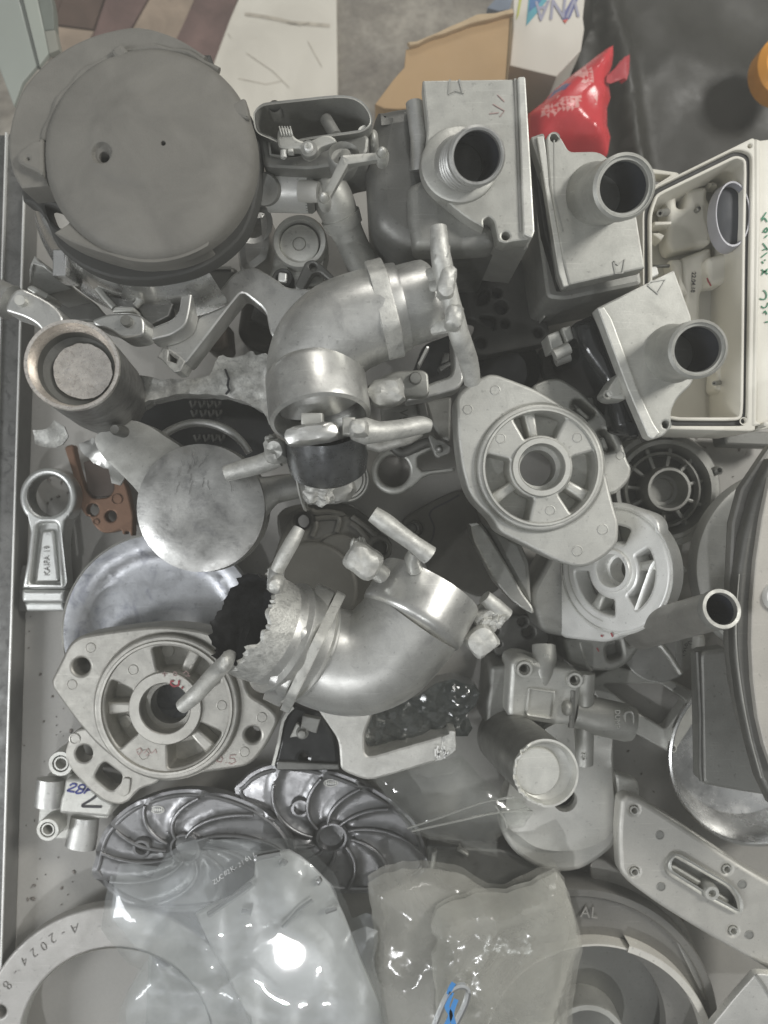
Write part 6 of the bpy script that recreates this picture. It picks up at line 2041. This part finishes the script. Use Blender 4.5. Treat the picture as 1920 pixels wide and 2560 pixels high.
T.part('port', MB().tube(wp(zQ, '390,640 370,840 360,1040', (.034, .034, .034)), [200 * k, 205 * k, 208 * k], 36, flat=.6), M_['satin'])
f2 = fr.up(.012)
T.part('centre_slab', MB().plate(f2, rnd(f2.P(zQ('605,635 850,625 1150,900 1345,1000 1262,1212 900,1180 522,1158 512,1080 545,900 575,850')), .003), .024, (), .0025, 0, 3), M_['castlt'])
T.part('port', MB().tube(wp(zQ, '905,1190 880,1400 835,1640', (.026, .026, .026)), [215 * k, 222 * k, 232 * k], 40, flat=.62), M_['satin'])
mb = MB()
for q in ('682,735 720,705 770,712 765,745 650,800 660,812 750,828', '905,720 840,725 812,760 850,790 900,770 905,720', '900,770 860,830 800,848 770,830 815,790', '950,770 890,850', '950,770 985,790 930,805'):
    mb.ribbon(f2, spl(f2.P(zQ(q)), 4, False), 26 * k, .0005)
T.part('blue_figures', mb, M_['blue'])
mb = MB()
for q in ('1075,880 1000,940 880,1010 870,1030 900,1040 1155,1045',):
    mb.ribbon(f2, spl(f2.P(zQ(q)), 3, False), 36 * k, .0006)
T.part('black_figure', mb, M_['inkblk'])
T.done()

fr = Fr(z7(480, 300), .045)
k = .4099 * fr.s
T = Thing('black_bracket', 'black coated pressed bracket with bright cut edge under the lower elbow', 'bracket')
T.part('plate', MB().plate(fr, rnd(fr.P(z7('298,520 330,400 352,270 395,190 430,150 590,200 660,320 698,395 708,545 600,560 320,560')), .005), .02, (circ(fr.uv(z7(482, 476)), 24 * k, 18),), .003), M_['blackgl'])
T.part('cut_edge', MB().ribbon(fr, spl(fr.P(z7('300,518 335,380 355,270 385,205 425,165')), 4, False), 18 * k, .001, .003), M_['castlt'])
T.part('tab', MB().plate(fr.up(.012), rnd(fr.P(z7('490,190 598,212 572,298 478,270')), .001), .006, (), .0008), M_['castmid'])
T.part('tab', MB().plate(fr.up(.010), rnd(fr.P(z7('452,238 478,262 468,320 410,328')), .001), .004, (), .0008), M_['castlt'])
T.part('bolt', MB().lathe(fr.up(.010), [(40 * k, -.004), (38 * k, .001), (26 * k, .002), (22 * k, .005), (0, .006)], fr.uv(z7(487, 296)), 26), M_['castmid'])
T.part('front_lip', MB().plate(fr.up(.003), fr.P(z7('330,490 700,505 706,540 322,540')), .004, (), .001), M_['boxdk'])
T.done()
fr = Fr(z7(800, 420), .075)
k = .4099 * fr.s
T = Thing('forked_frame', 'pale flat forked cast frame with sawn shiny end under the lower elbow', 'cast frame')
ol = rnd(fr.P(z7('560,170 700,150 920,170 900,220 866,312 858,340 860,440 878,462 920,460 1150,392 1370,330 1372,308 1414,312 1416,430 1405,445 1330,490 1240,515 1060,570 880,620 760,575 710,545 700,400 685,350 590,210')),
         [.004, .004, .004, .006, .006, .01, .01, .005, .006, .01, .002, .001, .001, .002, .002, .004, .01, .01, .012, .01, .01, .008, .01, .006])
T.part('body', MB().plate(fr, ol, .022, (), .0018), metal('pale_frame_skin', (.56, .555, .52), .5, .8, .2, 45, 900, .35, .1, .35, (.36, .36, .34)))
f2 = fr.up(.0007)
T.part('sawn_end', MB().plate(f2, jag(f2.P(z7('1330,350 1372,330 1374,310 1412,314 1414,425 1390,455 1330,488 1280,500 1320,440')), .0004, .004, 3), .004, (), .0006), M_['rough'])
mb = MB()
rr_ = random.Random(6)
for i in range(9):
    q = z7(1300 + rr_.uniform(-10, 60), 440 + rr_.uniform(-30, 50))
    a = f2.uv(q)
    mb.ribbon(f2, [a, (a[0] + rr_.uniform(-.004, .004), a[1] + rr_.uniform(.002, .006))], .0011, .0008)
T.part('tear_glint', mb, M_['bright'])
T.done()

def impeller(label, fr, outline, c, n, th0, ax, ay, boss, hub, emblem, k):
    """A vane disc: n curved vanes sweep from the hub to the rim, each standing on a soft fillet of the disc."""
    T = Thing('impeller', label, 'impeller', 'polished vane impellers')
    def bend(r):
        return R_(-44) * (r - .2) / .75
    def zf(x, y):
        u, v = (x - hub[0]) / ax, (y - hub[1]) / ay
        r = math.hypot(u, v)
        z = -.004 * math.exp(-(r / .22) ** 4)
        if r > .15:
            a = math.atan2(v, u) - R_(th0) - bend(r)
            st = 2 * math.pi / n
            d = abs((a + st / 2) % st - st / 2) * r * ax
            z += .0030 * math.exp(-(d / .0042) ** 2) * min(1, (r - .15) / .1)
        return z
    T.part('disc', MB().cap(fr, outline, zf, .006, (), .0032), M_['impel'])
    ins = inset(outline if area(outline) > 0 else outline[::-1], 12 * k)
    for i in range(n):
        pts = []
        for j in range(15):
            r = .20 + .80 * j / 14
            a = R_(th0) + 2 * math.pi * i / n + bend(r)
            q = (hub[0] + r * ax * math.cos(a), hub[1] + r * ay * math.sin(a))
            if inside(q[0], q[1], ins):
                pts.append(fr.M @ Vector((q[0], q[1], .0034)))
        if len(pts) > 4:
            T.part('vane', MB().tube(pts, [.0012, .0017, .0018, .0017, .0014], 12, flat=1.0), M_['impel'])
    ol = outline if area(outline) > 0 else outline[::-1]
    mb = MB().tube([fr.M @ Vector((*p, .0005)) for p in inset(ol, 14 * k)] + [fr.M @ Vector((*inset(ol, 14 * k)[0], .0005))], .0016, 8, cap=False)
    T.part('rim_bead', mb, M_['impel'])
    for b in boss:
        T.part('eye_boss', MB().lathe(fr, [(27 * k, -.004), (25 * k, .003), (22 * k, .0045), (16 * k, .0045), (14 * k, .002), (13 * k, -.006), (0, -.006)], b, 30), M_['impel'])
    T.part('hub', MB().lathe(fr, [(42 * k, -.004), (41 * k, .002), (38 * k, .0035), (33 * k, .0035), (30 * k, -.002), (0, -.004)], hub, 40), M_['impel'])
    e = emblem
    mb = MB()
    mb.ribbon(fr, [(e[0] + 17 * k * math.cos(t * .3), e[1] + 9 * k * math.sin(t * .3)) for t in range(22)], .0006, .0006)
    for i in range(5):
        mb.ribbon(fr, [(e[0] - 11 * k + i * 5.5 * k, e[1] - 5 * k), (e[0] - 11 * k + i * 5.5 * k, e[1] + 5 * k)], .0007, .0006)
    mb.ribbon(fr, [(e[0] - 14 * k, e[1]), (e[0] + 14 * k, e[1])], .0006, .0007)
    T.part('oval_emblem', mb, M_['castlt'])
    T.done()


fr = Fr(z7(720, 850), .032, 6, 4)
k = fr.s
ol = spl(fr.P(z7('72,700 110,620 180,560 280,522 400,508 560,528 700,568 840,625 980,705 1090,790 1170,880 1215,980 1236,1080 1236,1145 1150,1220 900,1300 500,1250 250,1000')), 4)
impeller('polished vane impeller with eye boss above the white bag, right one of two', fr, ol, fr.uv(z7(640, 970)), 10, 137, 585 * .4099 * k, 430 * .4099 * k, [fr.uv(z7(466, 768))], fr.uv(z7(655, 950)), fr.uv(z7(652, 626)), k)
fr = Fr(zG(800, 480), .036, 5, -4)
k = fr.s
ol = spl(fr.P(zG('408,600 410,540 440,430 500,350 580,290 700,245 820,230 950,245 1070,285 1160,335 1230,400 1270,480 1270,600 1100,700 800,760 550,720')), 4)
impeller('polished vane impeller half covered by the white bag, beside the valve block', fr, ol, fr.uv(zG(790, 480)), 10, 120, 420 * S * k, 262 * S * k, [fr.uv(zG(620, 474))], fr.uv(zG(805, 478)), fr.uv(zG(681, 317)), k)

# lettered ring bottom left
fr = Fr((290, 2612), .034)
k = fr.s
T = Thing('lettered_flat_ring', 'large pale flat ring with scratched date lettering in the bottom corner', 'flat ring')
T.part('ring', MB().plate(fr, circ((0, 0), 346 * k, 120), .010, (circ((0, 0), 241 * k, 100), circ(fr.uv((-1, 2530)), 15 * k, 24)), .002, 0, 3), metal('grainy_ring', (.44, .43, .41), .55, .8, .08, 30, 1100, .4))
mb = MB()
def along(txt, ang, rad, size):
    a = R_(ang)
    j = random.Random(int(ang * 10))
    rad *= j.uniform(.988, 1.012)
    mb.text(fr, txt, size * j.uniform(.9, 1.08), (rad * math.cos(a), rad * math.sin(a)), ang + 88 + j.uniform(-9, 7), .0003, .0003, -.00022, j.uniform(.05, .3))
for ch, a in zip('A-2024-', (109, 115, 120.5, 126, 131.5, 137, 144)):
    along(ch, a, 310 * k, 34 * k)
along('8', 151, 312 * k, 36 * k)
T.part('scratched_lettering', mb, plain('scratched_ink', (.17, .165, .155), .6, .4, 400))
T.part('bright_edge', MB().lathe(fr, [(242 * k, -.006), (241.5 * k, .0003), (240 * k, -.001), (239 * k, -.008)], (0, 0), 100), M_['castlt'])
T.done()

# ------------------------------------------------------------------ plastic bags
def bag(T, name, pts, zbase, bulge, seed, amp, mat, fall=.02, step=.003, flat=None, sc=34, under=.006):
    """Thin crinkled film: a top skin full of sharp creases and a slack lower skin."""
    fr = Fr(pts[0], zbase)
    ol = jag(fr.P(pts), .0009, .006, seed)
    fc = fr.uv(flat) if flat else None
    of = Vector((seed * 7.3, seed * 1.7, 0))
    xs = [p[0] for p in ol]; ys = [p[1] for p in ol]
    rr = random.Random(seed)
    cp, sp = [], 1.0 / sc
    yy = min(ys) - sp
    while yy < max(ys) + sp:
        xx = min(xs) - sp
        while xx < max(xs) + sp:
            cp.append((xx + rr.uniform(-.42, .42) * sp, yy + rr.uniform(-.42, .42) * sp))
            xx += sp
        yy += sp
    cv, _, cf, _, _, _ = delaunay_2d_cdt([Vector(p) for p in cp], [], [], 0, 1e-7)
    ch = [rr.uniform(-1, 1) for _ in cv]
    def facet(x, y):
        for a, b, c in cf:
            A, B, C = cv[a], cv[b], cv[c]
            dn = (B.y - C.y) * (A.x - C.x) + (C.x - B.x) * (A.y - C.y)
            l1 = ((B.y - C.y) * (x - C.x) + (C.x - B.x) * (y - C.y)) / dn
            l2 = ((C.y - A.y) * (x - C.x) + (A.x - C.x) * (y - C.y)) / dn
            if l1 >= -1e-6 and l2 >= -1e-6 and l1 + l2 <= 1.000001:
                return l1 * ch[a] + l2 * ch[b] + (1 - l1 - l2) * ch[c]
        return 0
    def crk(x, y, k):
        p = Vector((x, y, 0)) * k + of
        w = Vector((noise.noise(p * .6), noise.noise(p * .6 + Vector((9, 0, 0))), 0)) * .5
        return abs(noise.noise(p + w))
    def zf(x, y):
        d = edge_dist(x, y, ol)
        w = min(1, d / .008)
        q = amp * (facet(x, y) + 1 + .26 * crk(x, y, sc * 3) + .12 * crk(x, y, sc * 8))
        z = bulge * (1 - math.exp(-d / fall))
        if fc:
            g = math.exp(-((math.hypot(x - fc[0], y - fc[1]) / .030) ** 14))  # film levelled here to mirror the lamp, in place of the case glass
            q = q * (1 - g) + g * amp * .7
            z = z * (1 - g) + g * bulge * .95
        return z + q * w
    mb = MB().cap(fr, ol, zf, 0, (), step)
    mb.cap(fr.up(-under), ol, lambda x, y: 0, 0, (), step * 2.2)
    T.part(name, mb, mat, sharp=24)
    return fr, zf


def film2(name, col, opac, vari, patch, gloss, halo):
    return film(name, col, opac, gloss, vari, patch, .35, .45)


clear = film('clear_bag_film', (.62, .62, .58), .06, .10, .06, 30, 0, .4, 0, 40, .20)
cloudy = film('cloudy_cream_film', (.78, .765, .70), .31, .16, .12, 16, 0, .4, 0, 20, .14, .8)
milky = film('milky_bag_film', (.60, .62, .62), .16, .035, .08, 18, 0, .4, .07, 24, .16, .6)
paper = film('white_packing_sheet', (.74, .75, .74), .95, .30, .10, 30, .15, .4)

T = Thing('clear_plastic_bag', 'clear crinkled plastic bag stretched from the forked frame to the holed cover', 'plastic bag')
bag(T, 'film', zH('-60,180 100,140 290,105 340,90 380,135 450,205 520,262 600,290 650,330 600,390 520,415 495,440 492,520 430,515 330,470 200,450 120,420 60,330'), .060, .008, 41, .0032, clear, .02, .0034, None, 46)
mb = MB()
for q in ('100,400 250,350 420,290 560,262', '120,412 300,372 500,330 640,325', '480,300 520,360 530,400', '380,350 500,330 620,312'):
    p = zH(q)
    mb.tube(spl([W(u, .076) for u in p], 4, False), .0008, 6)
T.part('stretched_crease', mb, film('crease_film', (.7, .7, .66), .45, .1, .1, 60, .2))
T.done()

T = Thing('dark_film_bag', 'dark glossy crumpled plastic film bag beneath the lower elbow', 'plastic bag')
fr = Fr(z7(1200, 200), .052)
ol = fr.P(z7('870,300 920,180 1020,150 1180,80 1290,10 1400,-10 1520,20 1552,60 1530,140 1480,200 1510,280 1480,330 1380,320 1180,360 1000,395 900,400 865,360'))
T.part('dark_film_bag', MB().cap(fr, ol, lambda x, y: .012 * abs(noise.noise(Vector((x * 40, y * 40, 2)))) + .006 * abs(noise.noise(Vector((x * 110, y * 110, 5)))) + .003 * abs(noise.noise(Vector((x * 260, y * 260, 8)))), .02, (), .0024), film('smoky_film', (.07, .078, .074), .72, .14, .2, 30, 0, .3), sharp=24)
T.done()

T = Thing('white_plastic_bag', 'milky plastic bag with white packing sheet inside, glaring under the lamp', 'plastic bag')
pts = zG('455,700 478,600 560,605 650,615 690,560 760,512 850,490 980,492 1100,500 1250,485 1340,545 1435,640 1485,770 1520,850 1580,826 1632,842 1620,960 1640,1100 1680,1300 1680,1420 505,1420 512,1185 560,1090 615,1010 560,985 500,915 440,835')
bag(T, 'film', pts, .064, .010, 61, .0030, milky, .02, .003, (722, 2396), 38, .018)
fr = Fr(zG(1200, 800), .061)
sp = fr.P(zG('850,762 900,730 1000,690 1100,605 1105,515 1250,490 1330,540 1425,640 1490,780 1550,940 1640,1150 1690,1420 1150,1420 1080,1220 980,1010 920,900'))
sf = sheet_fold(77, 7, .003, 10, 50)
fc = fr.uv((722, 2396))
mb = MB().cap(fr, sp, lambda x, y: (sf(x, y) * .6 + .0015 * math.sin(x * 120)) * (1 - math.exp(-(((x - fc[0]) ** 2 + (y - fc[1]) ** 2) / .0009))), .001, (), .005)
T.part('packing_sheet', mb, paper, sharp=180)
ps = len(T.parts) - 1
mb = MB()
for q in ('108,810 250,715 420,600 570,490', '610,260 620,225 850,180', '870,930 950,850 1050,740 1180,650', '840,290 870,265 905,290', '1310,775 1420,735', '1225,430 1245,460 1225,490', '450,775 550,790'):
    p = fr.P(zT(q))
    mb.tube([fr.M @ Vector((*u, .006)) for u in spl([Vector(x) for x in p], 5, False)], .0022, 8)
T.part('pressed_line', mb, film('pressed_line_film', (.42, .43, .43), .8, .2, .1, 60, .2), ps)
mb = MB()
f2 = fr.up(.021)
jr = random.Random(8)
for i, ch_ in enumerate('ZUCB2K-2/611'):
    u_ = i / 11
    mb.text(f2, ch_, .0048 * jr.uniform(.85, 1.1), f2.uv(zT(150 + 400 * u_, 515 - 270 * u_ + jr.uniform(-7, 7))), 33 + jr.uniform(-12, 12), jr.uniform(-.001, 0), .0001, -.00008, jr.uniform(0, .3))
T.part('white_print', mb, plain('white_print_ink', (.66, .67, .67), .5))
T.done()

T = Thing('cloudy_cream_bag', 'cloudy cream plastic bag with glossy creases at the bottom centre', 'plastic bag')
pts = zH('-70,640 -30,610 80,568 200,575 350,600 400,640 460,668 530,674 640,625 715,592 745,578 775,612 800,680 830,765 845,850 856,925 845,990 828,1060 815,1150 800,1420 -60,1420 -70,1100 -40,900')
bag(T, 'film', pts, .056, .012, 71, .0048, cloudy, .02, .003, None, 34, .012)
pts = zH('205,960 240,880 205,850 228,748 300,712 400,682 530,676 640,640 742,590 772,620 820,770 848,920 800,1050 760,1200 780,1420 250,1420 230,1200')
bag(T, 'front_fold', pts, .080, .009, 83, .0066, cloudy, .014, .0028, None, 36)
fr = Fr(zH(320, 1150), .105)
T.part('loop_edge', MB().tube(spl([fr.M @ Vector((*u, .002)) for u in fr.P(zH('215,1250 255,1150 290,1090 335,1070 362,1090 350,1150 300,1250'))], 4, False), .0022, 8), film('loop_film', (.7, .72, .75), .6, .12, .15, 30))
mb = MB()
for q in ('300,1050 285,1075 278,1100', '290,1090 270,1150 285,1190 262,1240', '310,1120 290,1180 300,1230'):
    mb.ribbon(fr, spl(fr.P(zH(q)), 4, False), .0032, .004)
T.part('blue_print', mb, plain('blue_bag_print', (.03, .20, .50), .4))
T.done()
fr = Fr(zG(1050, 1100), .020)
T = Thing('holed_casting', 'grey casting with three dim holes seen through the milky bag', 'casting')
k = fr.s * S
T.part('holed_casting', MB().plate(fr, rnd(fr.P(zG('640,900 700,740 850,690 1000,900 1000,1260 620,1300')), .008), .02, (circ(fr.uv(zG(780, 772)), 34 * k, 24), circ(fr.uv(zG(838, 930)), 50 * k, 24, 0, 60 * k), circ(fr.uv(zG(712, 960)), 38 * k, 24)), .003), M_['castmid'])
T.done()
# the round downlight on the ceiling whose glare shows on the bag
zl = 2.1
pb = W((722, 2396), .092)
d = Vector((pb.x, pb.y, pb.z - H)).normalized()
t = (zl - pb.z) / (-d.z)
lp = Vector((pb.x + d.x * t, pb.y + d.y * t, zl))
lamp('round_downlight', lp, (lp.x, lp.y, 0), .085, .085, 12, (.97, .98, 1.0), True)

# added thin volume round everything, standing in for the case glass's pale reflections
hz = veil_mat = bpy.data.materials.new('thin_veil')
hz.use_nodes = True
ht = hz.node_tree
ht.nodes.remove(ht.nodes['Principled BSDF'])
pv = ht.nodes.new('ShaderNodeVolumePrincipled')
pv.inputs['Color'].default_value = (.95, .95, .90, 1)
pv.inputs['Density'].default_value = VEIL
ht.links.new(pv.outputs[0], ht.nodes['Material Output'].inputs['Volume'])
mb = MB().add(None, [(x, y, z) for z in (-1.35, .72) for x, y in ((-2.6, -2.6), (2.6, -2.6), (2.6, 3.2), (-2.6, 3.2))], [(3, 2, 1, 0), (4, 5, 6, 7), (0, 1, 5, 4), (1, 2, 6, 5), (2, 3, 7, 6), (3, 0, 4, 7)], False)
structure('glare_veil', mb, hz, 'stuff')

# swarf and flakes lying loose on the tray
rr_ = random.Random(77)
mb = MB()
for i in range(150):
    if i < 70:
        p = (rr_.uniform(45, 190), rr_.uniform(1180, 2280))
    elif i < 110:
        p = (rr_.uniform(1480, 1900), rr_.uniform(1050, 1200))
    else:
        p = (rr_.uniform(1500, 1800), rr_.uniform(1700, 2420))
    q = W(p, .0006)
    r = rr_.choice((.0005, .0006, .0008, .0012, .0016))
    mb.blob(q, (r * rr_.uniform(.5, 1.6), r * rr_.uniform(.4, 1), .0005), rr_.uniform(0, 180), 2.2, .7, i, 8)
o = structure('swarf', mb, metal('dark_swarf', (.22, .20, .18), .5, .5, .5, 300), 'stuff')
o['label'] = 'tiny dark metal flakes and dirt scattered on the grey tray'
